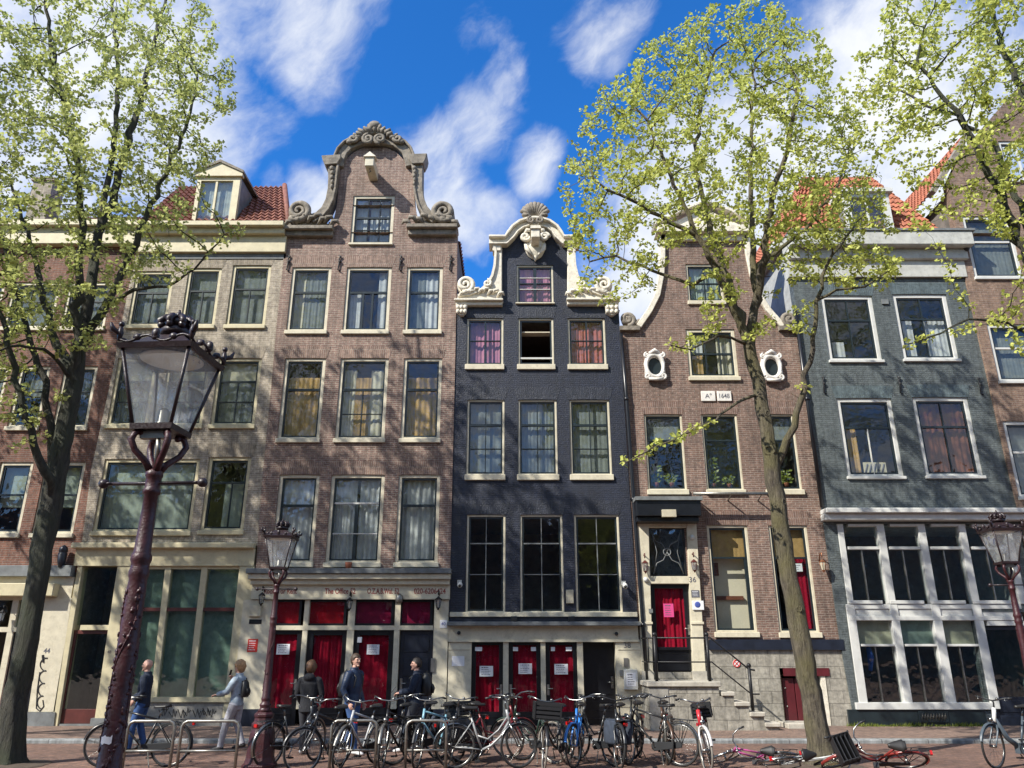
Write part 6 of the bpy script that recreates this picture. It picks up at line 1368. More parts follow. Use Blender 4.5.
    for k in range(4):
        Rm = Matrix.Rotation(k * PI / 2, 3, 'Z'); pts = []
        for i in range(25):
            t = i / 24; pts.append(Rm @ Vector((-e + 2 * e * t, -e - .002, zt + .065 + .022 * math.sin(t * 4 * PI + PI))))
        q.tube(pts, .010, 5)
        for t in (.25, .5, .75): q.ball(Rm @ Vector((-e + 2 * e * t, -e - .002, zt + .075)), (.032, .018, .026), 7, 5)
        q.ball(Rm @ Vector((0, -e - .005, zt + .10)), (.03, .02, .04), 8, 6)
        c = Rm @ Vector((-e, -e, zt + .05)); q.tube([c, c + Vector((0, 0, .06)), c + Vector((0, 0, .12))], [.012, .022, .010], 6); q.ball(c + Vector((0, 0, .125)), .021, 7, 5)
        d = Rm @ Vector((-1, -1, 0)).normalized(); q.tube([c + Vector((0, 0, .05)), c + d * .05 + Vector((0, 0, .075)), c + d * .07 + Vector((0, 0, .12))], [.016, .02, .008], 6)
    q.build('cresting', M['lampblack'], rf, local=True)
    q = MB(); zt -= .115; q.lathe([(.10, zt + .29), (.115, zt + .31), (.115, zt + .33), (.10, zt + .35)], 16)
    for k in range(8):
        a = k * PI / 4; c, s = math.cos(a), math.sin(a)
        q.ball((.11 * c, .11 * s, zt + .36), (.028, .028, .03), 7, 5); q.tube([(.10 * c, .10 * s, zt + .35), (.125 * c, .125 * s, zt + .39), (.085 * c, .085 * s, zt + .43), (0, 0, zt + .445)], [.024, .027, .024, .018], 6)
    q.ball((0, 0, zt + .39), (.09, .09, .05)); q.ball((0, 0, zt + .465), .026, 8, 6); q.tube([(0, 0, zt + .46), (0, 0, zt + .51)], [.016, .008], 6)
    q.build('lamp_crown', M['lampblack'], rf, local=True)
    q = MB(); q.box(-.09, .09, -.10, -.05, 3.255, 3.305); q.tube([(.02, -.03, 3.06), (.05, -.09, 3.17), (.03, -.08, 3.27)], .016, 6); q.build('control_box', M['galv'], root, local=True)
def place_lamp(x, y, rz, label, detail, sticker=None):
    t = thing('street_lamp', label, 'street lamp', (x, y, -.02), rz, 'crowned street lamps'); lamp_parts(t, detail)
    return t
l1 = place_lamp(-2.46, 5.2, R(-4), 'tall maroon lamp post with crowned lantern, nearest and largest of the lamps', True)
q = MB(); rs = random.Random(4); vs = []; fs = []; cols = 7
for i in range(cols + 1):
    a = -2.35 + i * .16 + R(4); lo = 1.335 + rs.uniform(0, .01) + (.008 if i in (0, cols) else 0); hi = 1.385 + rs.uniform(-.008, .008)
    for z in (lo, hi): vs.append((.0705 * math.cos(a), .0705 * math.sin(a), z))
q.add(vs, [(2 * i, 2 * i + 2, 2 * i + 3, 2 * i + 1) for i in range(cols)], True)
q.build('torn_sticker', M['paper'], l1, local=True)
place_lamp(-4.33, 14.6, R(3), 'maroon lamp post standing before the red shopfront, left of the parked bicycles', False)
place_lamp(8.63, 13.7, R(-4), 'maroon lamp post at the right edge before the white gridded window', False)

# ================================================================= cycle racks
def rack(x, y, rz, w, label):
    t = thing('bicycle_rack', label, 'bicycle rack', (x, y, -.02), rz, 'steel hoop cycle racks'); q = MB(); h = .76; pts = [(-w / 2, 0, -.1), (-w / 2, 0, h - .09), (-w / 2 + .03, 0, h - .03), (-w / 2 + .09, 0, h), (w / 2 - .09, 0, h), (w / 2 - .03, 0, h - .03), (w / 2, 0, h - .09), (w / 2, 0, -.1)]
    q.tube(pts, .026, 10); q.build('hoop', M['galv'], t, local=True); q = MB(); q.tube([(-w / 2, 0, .3), (w / 2, 0, .3)], .02, 8); q.build('crossbar', M['galv'], t, local=True); return t
for (xa, xb, Y, rz, lb) in ((126, 172, 14.2, .05, 'steel hoop rack with the black bicycle leaning on it, by the near lamp'), (180, 237, 14.2, .03, 'empty steel hoop rack in front of the blonde woman'), (331, 376, 14.3, .06, 'steel hoop rack in front of the man in the blue jacket'), (406, 446, 14.3, .05, 'steel hoop rack beside the light blue bicycle'), (650, 690, 15.2, 1.2, 'steel hoop rack hidden among the bicycles before the stone steps')):
    a = at(xa, 745, Y); b = at(xb, 745, Y); rack((a.x + b.x) / 2, Y, rz, b.x - a.x, lb)
# ================================================================= bicycles
PAINT = {}
def paint(col):
    if col not in PAINT: PAINT[col] = mat('bicycle_paint_%d' % len(PAINT), col, .3, .0, .2, 10, dirt=.25)
    return M['plastic'] if col is None else PAINT[col]
def bicycle(label, pos, heading, col, steer=0.0, lean=0.0, kind='step', tyre='rubber', bar='chrome', basket=None, crate=None, guard=None, saddlem='saddle', lying=None, scale=1.0, grip='plastic', chaincase=True, sleeve=None, bars='swept', bag=None):
    """x runs from the rear axle to the front axle"""
    t = thing('bicycle', label, 'bicycle', (0, 0, 0), 0, 'bicycles parked along the street')
    r = .35; W = 1.10; pm = paint(col); gm = M[guard] if guard else pm
    head_t, head_b = Vector((.875, 0, .93)), Vector((.935, 0, .70)); axis = (head_t - head_b).normalized(); bb = Vector((.46, 0, .29)); st = Vector((.27, 0, .80)) if kind != 'small' else Vector((.3, 0, .62))
    ST = Matrix.Translation(head_b) @ Matrix.Rotation(steer, 4, axis) @ Matrix.Translation(-head_b)
    q = MB(); q.tube([head_b - axis * .02, head_t], .022, 8)
    if kind == 'step': q.tube([head_b + axis * .04, (.78, 0, .50), (.62, 0, .36), bb], .021, 8); q.tube([head_b + axis * .13, (.74, 0, .60), (.56, 0, .46), (.375, 0, .52)], .015, 7)
    elif kind == 'thick': q.tube([head_b + axis * .08, (.72, 0, .46), bb], [.036, .042, .045], 8); q.box(.40, .56, -.05, .05, .22, .38)
    else: q.tube([head_b + axis * .02, bb], .02, 8); q.tube([head_t - axis * .04, st + Vector((.01, 0, -.05))], .018, 8)
    q.tube([bb, st], .018, 8)
    for s in (-1, 1):
        q.tube([(0, s * .06, r), (.30, s * .035, r - .03), tuple(bb)], .010, 6); q.tube([(0, s * .06, r), st + Vector((.02, s * .015, -.06))], .009, 6)
    q.build('frame', pm, t, local=True)
    def wheel(cx, M_, name):
        w = MB(); w.tube([(cx, -.055, r), (cx, .055, r)], .022, 8)
        for k in range(20):
            a = 2 * PI * k / 20; s = (-1) ** k * .022; w.tube([(cx + .018 * math.cos(a + .9 * (-1) ** (k // 2)), s, r + .018 * math.sin(a + .9 * (-1) ** (k // 2))), (cx + .315 * math.cos(a), 0, r + .315 * math.sin(a))], .0016, 3, False)
        if M_ is not None: w.xform(M_)
        wo = w.build('wheel', M['chrome'], t, local=True)
        a = MB(); a.torus((cx, 0, r), .333, .0185, 'y', 40, 7); b = MB(); b.torus((cx, 0, r), .312, .010, 'y', 40, 5)
        if M_ is not None: a.xform(M_); b.xform(M_)
        a.build('tyre', M[tyre], wo, local=True); b.build('rim', M['chrome'], wo, local=True)
    wheel(0, None, 'rear'); wheel(W, ST, 'front')
    q = MB()
    q.tube([head_b, head_b + Vector((.012, 0, -.03))], .028, 8)
    for s in (-1, 1): q.tube([head_b + Vector((0, s * .03, -.02)), head_b + Vector((.04, s * .052, -.12)), (W - .05, s * .055, .46), (W, s * .055, r)], [.017, .016, .013, .010], 7)
    q.xform(ST).build('fork', M['chrome'] if bar == 'chrome' and guard else pm, t, local=True)
    def guardm(cx, a0, a1, M_):
        q = MB(); n = 18; vs = []
        for i in range(n + 1):
            a = a0 + (a1 - a0) * i / n
            for (dy, dr) in ((-.026, -.012), (-.015, .004), (.015, .004), (.026, -.012)): vs.append((cx + (.372 + dr) * math.cos(a), dy, r + (.372 + dr) * math.sin(a)))
        q.add(vs, [(4 * i + j, 4 * i + 4 + j, 4 * i + 5 + j, 4 * i + 1 + j) for i in range(n) for j in range(3)], True)
        for s in (-1, 1): q.tube([(cx, s * .06, r), (cx + .37 * math.cos(a1), s * .026, r + .37 * math.sin(a1))], .003, 3)
        if M_ is not None: q.xform(M_)
        q.build('mudguard', gm, t, local=True)
    guardm(0, R(25), R(205), None); guardm(W, R(150), R(15), ST)
    q = MB(); bx = head_t.x - .02; bz = head_t.z
    q.tube([head_t, head_t + axis * .10, head_t + axis * .13 + Vector((.03, 0, .01))], .014, 7)
    hp = head_t + axis * .13 + Vector((.03, 0, .01)); h = hp
    if bars == 'swept': side = [(h.x, 0, h.z), (h.x + .03, .10, h.z + .01), (h.x - .02, .21, h.z + .05), (h.x - .14, .27, h.z + .06), (h.x - .27, .29, h.z + .04)]
    else: side = [(h.x, 0, h.z), (h.x + .02, .1, h.z + .02), (h.x + .0, .22, h.z + .05), (h.x - .05, .31, h.z + .05)]
    q.tube([(x, -y, z) for x, y, z in side[::-1]] + side[1:], .0125, 8); hb = q.xform(ST).build('handlebar', M[bar], t, local=True)
    for s in (-1, 1):
        a, b = Vector(side[-1]), Vector(side[-2]); a.y *= s; b.y *= s; q = MB(); q.tube([a + (a - b) * .02, a.lerp(b, .85)], .018, 8); q.xform(ST).build('grip', M[grip], hb, local=True)
        q = MB(); c = a.lerp(b, 1.0); q.tube([c, c + Vector((.05, 0, -.03)), a.lerp(b, .4) + Vector((.05, 0, -.035))], .006, 5); q.xform(ST).build('brake_lever', M['chrome'], hb, local=True)
    q = MB(); q.ball((h.x + .02, .09, h.z + .035), (.03, .03, .022), 8, 5); q.xform(ST).build('bell', M['chrome'], hb, local=True)
    q = MB(); f = head_b + Vector((.06, 0, .06)); q.tube([f, f + Vector((.03, 0, .01)), f + Vector((.075, 0, .01))], [.02, .035, .04], 10); q.xform(ST).build('headlight', M['chrome'], t, local=True)
    sh = st + Vector((-.035, 0, .13)); q = MB(); q.tube([st, sh], .013, 7); sp_o = q.build('seat_post', M['chrome'], t, local=True)
    q = MB(); vs = []; n = 12
    for i in range(n + 1):
        u = i / n; x = sh.x - .13 + .28 * u; w = .095 * (1 - u) ** .8 + .028 if u > .15 else .075 + .3 * u * .15; z = sh.z + .04 + .02 * (1 - u) ** 2
        for (yy, zz) in ((-1, -.035), (-.9, -.005), (-.4, .012), (.4, .012), (.9, -.005), (1, -.035)): vs.append((x, yy * w, z + zz))
    fs = [(6 * i + j, 6 * i + 6 + j, 6 * i + 7 + j, 6 * i + 1 + j) for i in range(n) for j in range(5)] + [(6 * i + 5, 6 * i + 11, 6 * i + 6, 6 * i) for i in range(n)] + [tuple(range(6)), tuple(range(6 * n + 5, 6 * n - 1, -1))]
    q.add(vs, fs, True); q.torus((sh.x - .06, -.04, sh.z), .022, .006, 'y', 10, 4); q.torus((sh.x - .06, .04, sh.z), .022, .006, 'y', 10, 4); q.build('saddle', M[saddlem], sp_o, local=True)
    q = MB()
    for s in (-1, 1):
        q.tube([(-.30, s * .05, .74), (.20, s * .05, .76)], .007, 5); q.tube([(-.18, s * .05, .745), (0, s * .06, r)], .006, 5); q.tube([(-.04, s * .05, .75), (0, s * .06, r)], .006, 5)
    for k in range(4): q.tube([(-.28 + k * .13, -.05, .742), (-.28 + k * .13, .05, .742)], .006, 5)
    q.tube([(-.12, 0, .75), (.05, 0, .75)], .007, 5); q.build('luggage_rack', M['plastic'], t, local=True)
    q = MB(); q.box(-.36, -.325, -.035, .035, .66, .71); q.build('rear_light', M['lampred'], t, local=True)
    if chaincase:
        q = MB(); pts = [(-.05, r - .05), (bb.x + .02, bb.z - .075), (bb.x + .07, bb.z - .03), (bb.x + .07, bb.z + .04), (bb.x, bb.z + .075), (-.03, r + .04), (-.06, r)]; q.prism(pts, .045, .07); q.build('chain_case', M['plastic'], t, local=True, bevel=.008)
    else:
        q = MB(); q.torus((bb.x, .05, bb.z), .09, .008, 'y', 20, 4); q.tube([(bb.x, .05, bb.z + .09), (0, .05, r + .03)], .005, 4); q.tube([(bb.x, .05, bb.z - .09), (0, .05, r - .03)], .005, 4); q.build('chain', M['iron'], t, local=True)
    q = MB(); ca = 1.1; q.tube([bb + Vector((0, -.08, 0)), bb + Vector((0, .08, 0))], .018, 8)
    e1 = bb + Vector((.17 * math.cos(ca), .085, .17 * math.sin(ca))); e2 = bb + Vector((-.17 * math.cos(ca), -.085, -.17 * math.sin(ca))); q.tube([bb + Vector((0, .08, 0)), e1], .010, 6); q.tube([bb + Vector((0, -.08, 0)), e2], .010, 6); cr = q.build('crank', M['chrome'], t, local=True)
    for e, s in ((e1, 1), (e2, -1)): q = MB(); q.box(e.x - .045, e.x + .045, min(e.y, e.y + s * .09), max(e.y, e.y + s * .09), e.z - .012, e.z + .012); q.build('pedal', M['plastic'], cr, local=True)
    q = MB(); q.tube([(.36, .05, .27), (.26, .16, .03), (.24, .19, .015)], .009, 6); q.build('kickstand', M['galv'], t, local=True)
    if sleeve: q = MB(); q.tube([head_b + axis * .02, head_t + axis * .02], .034, 8); q.build('head_sleeve', paint(sleeve), t, local=True)
    def box_open(cx, cz, l, w, hgt, mname, M_=None, name='crate'):
        q = MB(); th = .012; x0, x1, y0, y1 = cx - l / 2, cx + l / 2, -w / 2, w / 2; q.box(x0, x1, y0, y1, cz, cz + th)
        for k in range(4):
            z = cz + hgt * (k + .35) / 4
            q.box(x0, x1, y0, y0 + th, z, z + hgt * .17); q.box(x0, x1, y1 - th, y1, z, z + hgt * .17); q.box(x0, x0 + th, y0 + th, y1 - th, z, z + hgt * .169); q.box(x1 - th, x1, y0 + th, y1 - th, z, z + hgt * .169)
        for (a, b) in ((x0, y0), (x1, y0), (x0, y1), (x1, y1)): q.box(a - .012, a + .012, b - .012, b + .012, cz, cz + hgt)
        for k in range(1, 4): q.box(x0 + l * k / 4 - .01, x0 + l * k / 4 + .01, y0 - .003, y1 + .003, cz + .013, cz + hgt - .03)
        if M_ is not None: q.xform(M_)
        q.build(name, M[mname] if isinstance(mname, str) else mname, t, local=True)
    if bag:
        q = MB()
        for s in (-1, 1):
            vs = []
            for (z, k1) in ((.36, .8), (.40, 1.0), (.60, 1.05), (.71, .95), (.735, .8)):
                for i in range(14):
                    a = 2 * PI * i / 14; vs.append((-.12 + .19 * k1 * (abs(math.cos(a)) ** .6) * (1 if math.cos(a) > 0 else -1), s * (.125 + .065 * k1 * (abs(math.sin(a)) ** .7) * (1 if math.sin(a) > 0 else -1)), z))
            q.add(vs, [(i * 14 + j, i * 14 + (j + 1) % 14, (i + 1) * 14 + (j + 1) % 14, (i + 1) * 14 + j) for i in range(4) for j in range(14)] + [tuple(range(13, -1, -1)), tuple(range(56, 70))], True)
        q.box(-.28, .04, -.14, .14, .738, .755); q.build('pannier', bag if not isinstance(bag, str) else M[bag], t, local=True)
    if basket: box_open(1.10, .80, .30, .44, .27, basket, ST)
    if crate: box_open(-.10, .765, .38, .32, .24, crate)
    M4 = Matrix.Rotation(heading, 4, 'Z') @ (Matrix.Rotation(lean, 4, 'X') if lying is None else Matrix.Rotation(lying, 4, 'X'))
    if scale != 1: t.scale = (scale,) * 3
    t.rotation_euler = M4.to_euler(); t.location = Vector(pos) - (M4 @ Vector((.55, 0, 0))) * scale
    t.location.z = pos[2] + (-.02 if lying is None else .09)
    return t
def bp(px, Y): v = at(px, 752, Y); return (v.x, Y, 0)
B_ = bicycle
M['navybag'] = mat('faded_navy_canvas', (.03, .04, .06), .9, var=.3, vscale=12)
B_('black bicycle with a cloth saddle bag between the silver and the blue bicycles', bp(417, 15.3), -2.3, (.02, .02, .02), -.2, .04, 'step', bag='navybag')
B_('dark green bicycle squeezed in left of the large front crate', bp(531, 15.4), 2.4, (.012, .03, .02), .3, -.05, 'step', tyre='tan')
B_('rusty brown bicycle close to the wall left of the stone stoop', bp(668, 15.5), -1.8, (.07, .035, .02), .4, .06, 'frame', bars='flat')
B_('black roadster leaning on a hoop rack behind the near lamp post', bp(137, 14.6), PI + .04, (.012, .013, .015), .25, .06, 'frame')
B_('dark grey bicycle with black saddle right beside the maroon lamp post', bp(292, 15.0), -1.0 + 2.0, (.05, .055, .06), .3, .06, 'step', guard='chrome')
B_('slim black bicycle turned to the viewer left of the first hoop rack', bp(322, 14.3), -1.95, (.02, .02, .022), -.5, -.1, 'frame', bars='swept', tyre='rubber')
B_('silver bicycle with sprung fork leaning on the rack by the man in the blue jacket', bp(358, 14.6), -2.0, (.45, .46, .47), .25, -.1, 'frame', guard='galv')
B_('black bicycle with silver fork and chromed handlebar before the man on the phone', bp(397, 14.75), -1.9, (.014, .014, .016), .3, .05, 'frame', guard='galv', bag='plastic')
B_('light blue bicycle carrying an empty black crate', bp(437, 14.8), -2.15, (.22, .42, .52), .45, .05, 'frame', crate='plastic', guard='plastic')
B_('grey silver utility bicycle with long dark chain case, side on', bp(487, 14.45), .08, (.28, .29, .29), .35, .06, 'step', guard='chrome')
B_('dark red bicycle half hidden behind the grey silver bicycle', bp(494, 15.3), .35, (.12, .012, .016), .2, -.05, 'step', bag='plastic')
B_('black bicycle with pale tyres in front of the third red door', bp(463, 15.2), -2.0, (.02, .02, .022), .3, -.05, 'step', tyre='tan')
B_('black bicycle with large front crate and wide chromed handlebar', bp(556, 14.5), -2.0, (.016, .016, .018), .5, .05, 'step', basket='plastic', tyre='tan')
B_('bright blue framed bicycle tucked behind the one with the front crate', bp(577, 14.95), -1.75, (.03, .19, .55), -.3, -.05, 'frame')
B_('black bicycle with tall rear wheel in front of the blackened doorway', bp(594, 15.2), 2.1, (.016, .017, .018), .2, .06, 'step', bag='navybag')
B_('black bicycle with thin straight handlebar left of the upright saddle', bp(622, 14.8), -1.8, (.02, .022, .024), .4, .05, 'frame', bars='flat', bar='plastic')
B_('dark bicycle with flat bars crowded against the mailbox pilaster', bp(634, 15.4), -1.9, (.03, .032, .034), -.2, -.05, 'frame', bars='flat', bar='plastic')
B_('black bicycle whose saddle stands tall before the stone stoop', bp(652, 15.0), 2.5, (.02, .02, .02), .3, .05, 'frame', guard='chrome')
B_('white and red bicycle with a black crate tilted behind it', bp(709, 14.35), -1.85, (.55, .53, .51), .35, .12, 'step', crate='plastic', tyre='tan', sleeve=(.5, .03, .04), guard=None)
B_('pink child bicycle lying on its side on the red paving', bp(752, 14.4), 2.9, (.45, .08, .25), .3, 0, 'small', lying=R(-68), scale=.82, tyre='tan', guard='chrome')
B_('grey white bicycle fallen over just left of the leaning tree trunk', bp(794, 14.15), .25, (.42, .43, .42), .2, 0, 'step', lying=R(74), scale=.9, guard='chrome')
B_('dull red bicycle fallen on the paving right of the leaning tree trunk', bp(868, 13.75), PI - .2, (.20, .025, .02), .3, 0, 'step', lying=R(-62), basket='iron', scale=.9)
B_('blue grey electric bicycle with thick frame and white head tube at right', bp(1019, 14.55), -2.83, (.07, .09, .11), .25, .05, 'thick', bars='flat', bar='plastic', sleeve=(.7, .7, .68), chaincase=False)
# ================================================================= people
M['skin'] = mat('skin', (.55, .32, .24), .5, var=.08)
def cloth_p(name, col, r=.85): 
    return mat(name, col, r, var=.2, vscale=14, bump=.3, bscale=30)
M['eye'] = mat('eye', (.02, .015, .012), .2); M['lip'] = mat('lip', (.35, .12, .1), .5)
def loft(mb, secs, n=16):                # secs: (center, rx forward, ry side)
    vs = []
    for (c, rx, ry) in secs:
        for k in range(n): a = 2 * PI * k / n; vs.append((c[0] + rx * math.cos(a), c[1] + ry * math.sin(a), c[2]))
    m = len(secs); fs = [(i * n + k, i * n + (k + 1) % n, (i + 1) * n + (k + 1) % n, (i + 1) * n + k) for i in range(m - 1) for k in range(n)] + [tuple(range(n - 1, -1, -1)), tuple((m - 1) * n + k for k in range(n))]
    mb.add(vs, fs, True)
def weld(o, vox, smooth=4):
    r = o.modifiers.new('weld', 'REMESH'); r.mode = 'VOXEL'; r.voxel_size = vox; r.use_smooth_shade = True
    s = o.modifiers.new('smooth', 'SMOOTH'); s.factor = .5; s.iterations = smooth
def hand(mb, wrist, d, up, side, curl=.5, s=1.0):
    """palm, four unequal curled fingers, thumb leaving the side of the palm"""
    d = Vector(d).normalized(); up = Vector(up); up = (up - d * up.dot(d)).normalized(); w = d.cross(up) * side
    Rm = Matrix((d, w, up)).transposed(); c = Vector(wrist) + d * .05 * s
    mb.ball(c, (.052 * s, .040 * s, .017 * s), 10, 7, Rm)
    for k, (off, L) in enumerate(((.030, .072), (.010, .080), (-.010, .074), (-.029, .058))):
        p = Vector(wrist) + d * .085 * s + w * off * s; a1 = curl * .7; a2 = curl * 1.7; L *= s
        p1 = p + (d * math.cos(a1) - up * math.sin(a1)) * L * .5; p2 = p1 + (d * math.cos(a2) - up * math.sin(a2)) * L * .5; mb.tube([p - d * .02 * s, p, p1, p2], [.0095 * s, .0095 * s, .009 * s, .0075 * s], 6)
    p = Vector(wrist) + d * .03 * s + w * .032 * s; p1 = p + (d * .7 + w * .7) * .035 * s; p2 = p1 + (d * .95 + w * .1 - up * .3) * .03 * s; mb.tube([p - w * .01, p, p1, p2], [.012 * s, .012 * s, .011 * s, .009 * s], 6)
def person(label, loc, face, height, jacket, trousers, shoes, haircol, hair='short', arms=None, legs=None, head_turn=0, hood=False, jl=.84, skin=None, collar=True, slim=1.0):
    t = thing('person', label, 'person', loc, face, 'pedestrians'); k = height / 1.75; t.scale = (k, k, k); sk = M['skin'] if skin is None else skin
    legs = legs or [(.16, -.05, .0), (-.2, .05, .25)]         # forward step of each foot, knee, heel lift
    sh = [Vector((0, .19 * slim, 1.42)), Vector((0, -.19 * slim, 1.42))]
    ar = arms or [[(.02, .25, 1.14), (.1, .25, .9)], [(-.02, -.25, 1.14), (.05, -.25, .9)]]
    b = MB()
    loft(b, [((0, 0, .84), .09, .13), ((0, 0, .93), .105, .155), ((0, 0, 1.05), .09, .13), ((.01, 0, 1.2), .10, .15), ((0, 0, 1.34), .105, .175), ((-.01, 0, 1.42), .075, .12), ((-.01, 0, 1.47), .055, .07)])
    b.tube([(-.015, 0, 1.42), (0, 0, 1.50), (.012, 0, 1.56)], [.062, .055, .055], 12)
    feet = []
    for i, (st, kn, lift) in enumerate(legs):
        y = .09 if i == 0 else -.09; hip = Vector((0, y, .90)); an = Vector((st, y, .09 + lift)); kp = hip.lerp(an, .49) + Vector((.045 + kn, 0, 0)); b.tube([hip + Vector((0, 0, .02)), hip.lerp(kp, .4), kp, kp.lerp(an, .3), an], [.092, .080, .058, .056, .038], 12)
        pit = -.9 * lift * 2.2; fd = Vector((math.cos(pit), 0, math.sin(pit))); b.tube([an + Vector((-.03, 0, -.04)), an + fd * .06 + Vector((0, 0, -.045)), an + fd * .17 + Vector((0, 0, -.065))], [.04, .042, .03], 10, flat=(1, .8)); feet.append((hip, kp, an, fd))
    for i in range(2):
        e, w = Vector(ar[i][0]), Vector(ar[i][1]); b.tube([sh[i] + Vector((0, 0, -.04)), sh[i].lerp(e, .5), e, e.lerp(w, .35), w], [.048, .044, .038, .038, .027], 10)
        d = (w - e).normalized(); up = Vector((0, 0, 1)) if abs(d.z) < .7 else Vector((0, 1 if i == 0 else -1, 0)); hand(b, w, d, up, 1 if i == 0 else -1, ar[i][2] if len(ar[i]) > 2 else .5)
    Hm = Matrix.Translation((.015, 0, 1.555)) @ Matrix.Rotation(head_turn, 4, 'Z'); hd = MB()
    hd.ball((.008, 0, .105), (.092, .074, .115), 16, 12); hd.ball((.035, 0, .045), (.058, .052, .055), 12, 9); hd.ball((-.012, 0, .125), (.09, .076, .09), 14, 10)
    hd.tube([(.09, 0, .125), (.112, 0, .085), (.092, 0, .075)], [.010, .016, .012], 8); hd.ball((.082, 0, .005), (.022, .026, .018), 8, 6)
    for s in (-1, 1): hd.ball((-.005, s * .077, .098), (.02, .011, .032), 8, 6); hd.ball((.083, s * .03, .132), (.018, .026, .009), 8, 5); hd.ball((.07, s * .037, .085), (.02, .02, .018), 8, 6)
    hd.xform(Hm); b.add(hd.v, hd.f, True)
    body = b.build('body', sk, t, local=True); weld(body, .008, 3)
    for s in (-1, 1): q = MB(); q.ball((.089, s * .031, .112), (.010, .014, .008), 8, 6); q.xform(Hm).build('eye', M['eye'], t, local=True)
    q = MB(); q.ball((.091, 0, .047), (.008, .024, .006), 8, 5); q.xform(Hm).build('mouth', M['lip'], t, local=True)
    # trousers
    q = MB(); loft(q, [((0, 0, .80), .10, .14), ((0, 0, .92), .122, .172), ((0, 0, 1.02), .112, .152)])
    for (hip, kp, an, fd) in feet: q.tube([hip + Vector((0, 0, .03)), hip.lerp(kp, .4), kp, kp.lerp(an, .4), an.lerp(kp, .12), an + Vector((.0, 0, -.015))], [.112, .098, .076, .071, .062, .066], 12)
    weld(q.build('trousers', trousers, t, local=True), .012, 3)
    for (hip, kp, an, fd) in feet:
        q = MB(); q.tube([an + Vector((-.065, 0, -.045)), an + Vector((-.03, 0, -.03)), an + fd * .06 + Vector((0, 0, -.035)), an + fd * .14 + Vector((0, 0, -.055)), an + fd * .215 + Vector((0, 0, -.065))], [.035, .055, .052, .045, .025], 10, flat=(1, .85)); q.build('shoe', shoes, t, local=True)
    # jacket
    q = MB(); loft(q, [((-.005, 0, jl), .128, .185 * slim), ((0, 0, jl + .10), .132, .185 * slim), ((0, 0, 1.06), .125, .168 * slim), ((.012, 0, 1.2), .132, .19 * slim), ((0, 0, 1.34), .132, .205 * slim), ((-.01, 0, 1.43), .105, .175 * slim), ((-.012, 0, 1.485), .078, .095)])
    for i in range(2):
        e, w = Vector(ar[i][0]), Vector(ar[i][1]); q.ball(sh[i] + Vector((0, (-.015 if i == 0 else .015), -.01)), (.082, .075, .072), 12, 8); q.tube([sh[i] + Vector((0, (-.07 if i == 0 else .07), .0)), sh[i] + Vector((0, 0, -.02)), sh[i].lerp(e, .5), e, e.lerp(w, .5), w.lerp(e, .05)], [.075, .080, .074, .064, .057, .049], 12)
    if hood: q.ball((-.085, 0, 1.47), (.085, .125, .085), 12, 8)
    elif collar: q.lathe([(.072, 1.47), (.08, 1.5), (.085, 1.535), (.07, 1.535)], 14, (-.008, 0, 0))
    weld(q.build('jacket', jacket, t, local=True), .012, 3)
    if hair != 'bald':
        q = MB(); r = random.Random(int(loc[0] * 100)); vol = {'short': .012, 'bob': .03}[hair]
        n = 26; m = 14; vs = []
        for i in range(m + 1):
            th = PI * .80 * i / m
            for j in range(n):
                a = 2 * PI * j / n; front = math.cos(a); lim = .38 * PI if front > .55 else (.50 * PI if front > .1 else PI * .72); tt = min(th, lim * (1.0 if hair == 'short' else 1.12)); w = 1 + r.uniform(-.05, .07) * (1.6 if hair == 'bob' else 1)
                vs.append(Vector(((.096 + vol) * math.sin(tt) * front * w - .008, (.079 + vol) * math.sin(tt) * math.sin(a) * w, .118 + (.108 + vol) * math.cos(tt) * w)))
        q.add(vs, [(i * n + j, (i + 1) * n + j, (i + 1) * n + (j + 1) % n, i * n + (j + 1) % n) for i in range(m) for j in range(n)], True); q.xform(Hm).build('hair', haircol, t, local=True)
    return t
def backpack(label, pt, face, k, off=(-.20, 0, 1.22), size=(.11, .155, .23)):
    m = Matrix.Rotation(face, 3, 'Z') @ Vector(off) * k; t = thing('backpack', label, 'backpack', (pt[0] + m.x, pt[1] + m.y, m.z), face, 'backpacks worn by pedestrians'); a, b, c = [v * k for v in size]
    q = MB(); loft(q, [((0, 0, -c), a * .7, b * .8), ((0, 0, -c * .9), a, b * .97), ((0, 0, 0), a * 1.05, b), ((.01, 0, c * .7), a * .85, b * .9), ((.02, 0, c), a * .4, b * .55)], 14); q.build('bag', M['plastic'], t, local=True)
    q = MB(); loft(q, [((-a * 1.0, 0, -c * .75), a * .3, b * .6), ((-a * 1.1, 0, -c * .3), a * .4, b * .65), ((-a * .95, 0, c * .05), a * .25, b * .55)], 12); q.build('front_pocket', M['iron'], t, local=True)
    for s in (-1, 1): q = MB(); q.tube([(a * .6, s * b * .55, c * .85), (a * 2.0, s * b * .72, c * 1.0), (a * 3.1, s * b * .75, c * .55), (a * 2.8, s * b * .85, -c * .2), (a * 1.0, s * b * .8, -c * .7)], .018, 6, flat=(1, .5)); q.build('strap', M['plastic'], t, local=True)
    q = MB(); q.tube([(0, -.03, c), (0.0, 0, c + .04), (0, .03, c)], .008, 5); q.build('carry_loop', M['plastic'], t, local=True)
def pp(px, Y): v = at(px, 745, Y); return (v.x, Y, -.02)
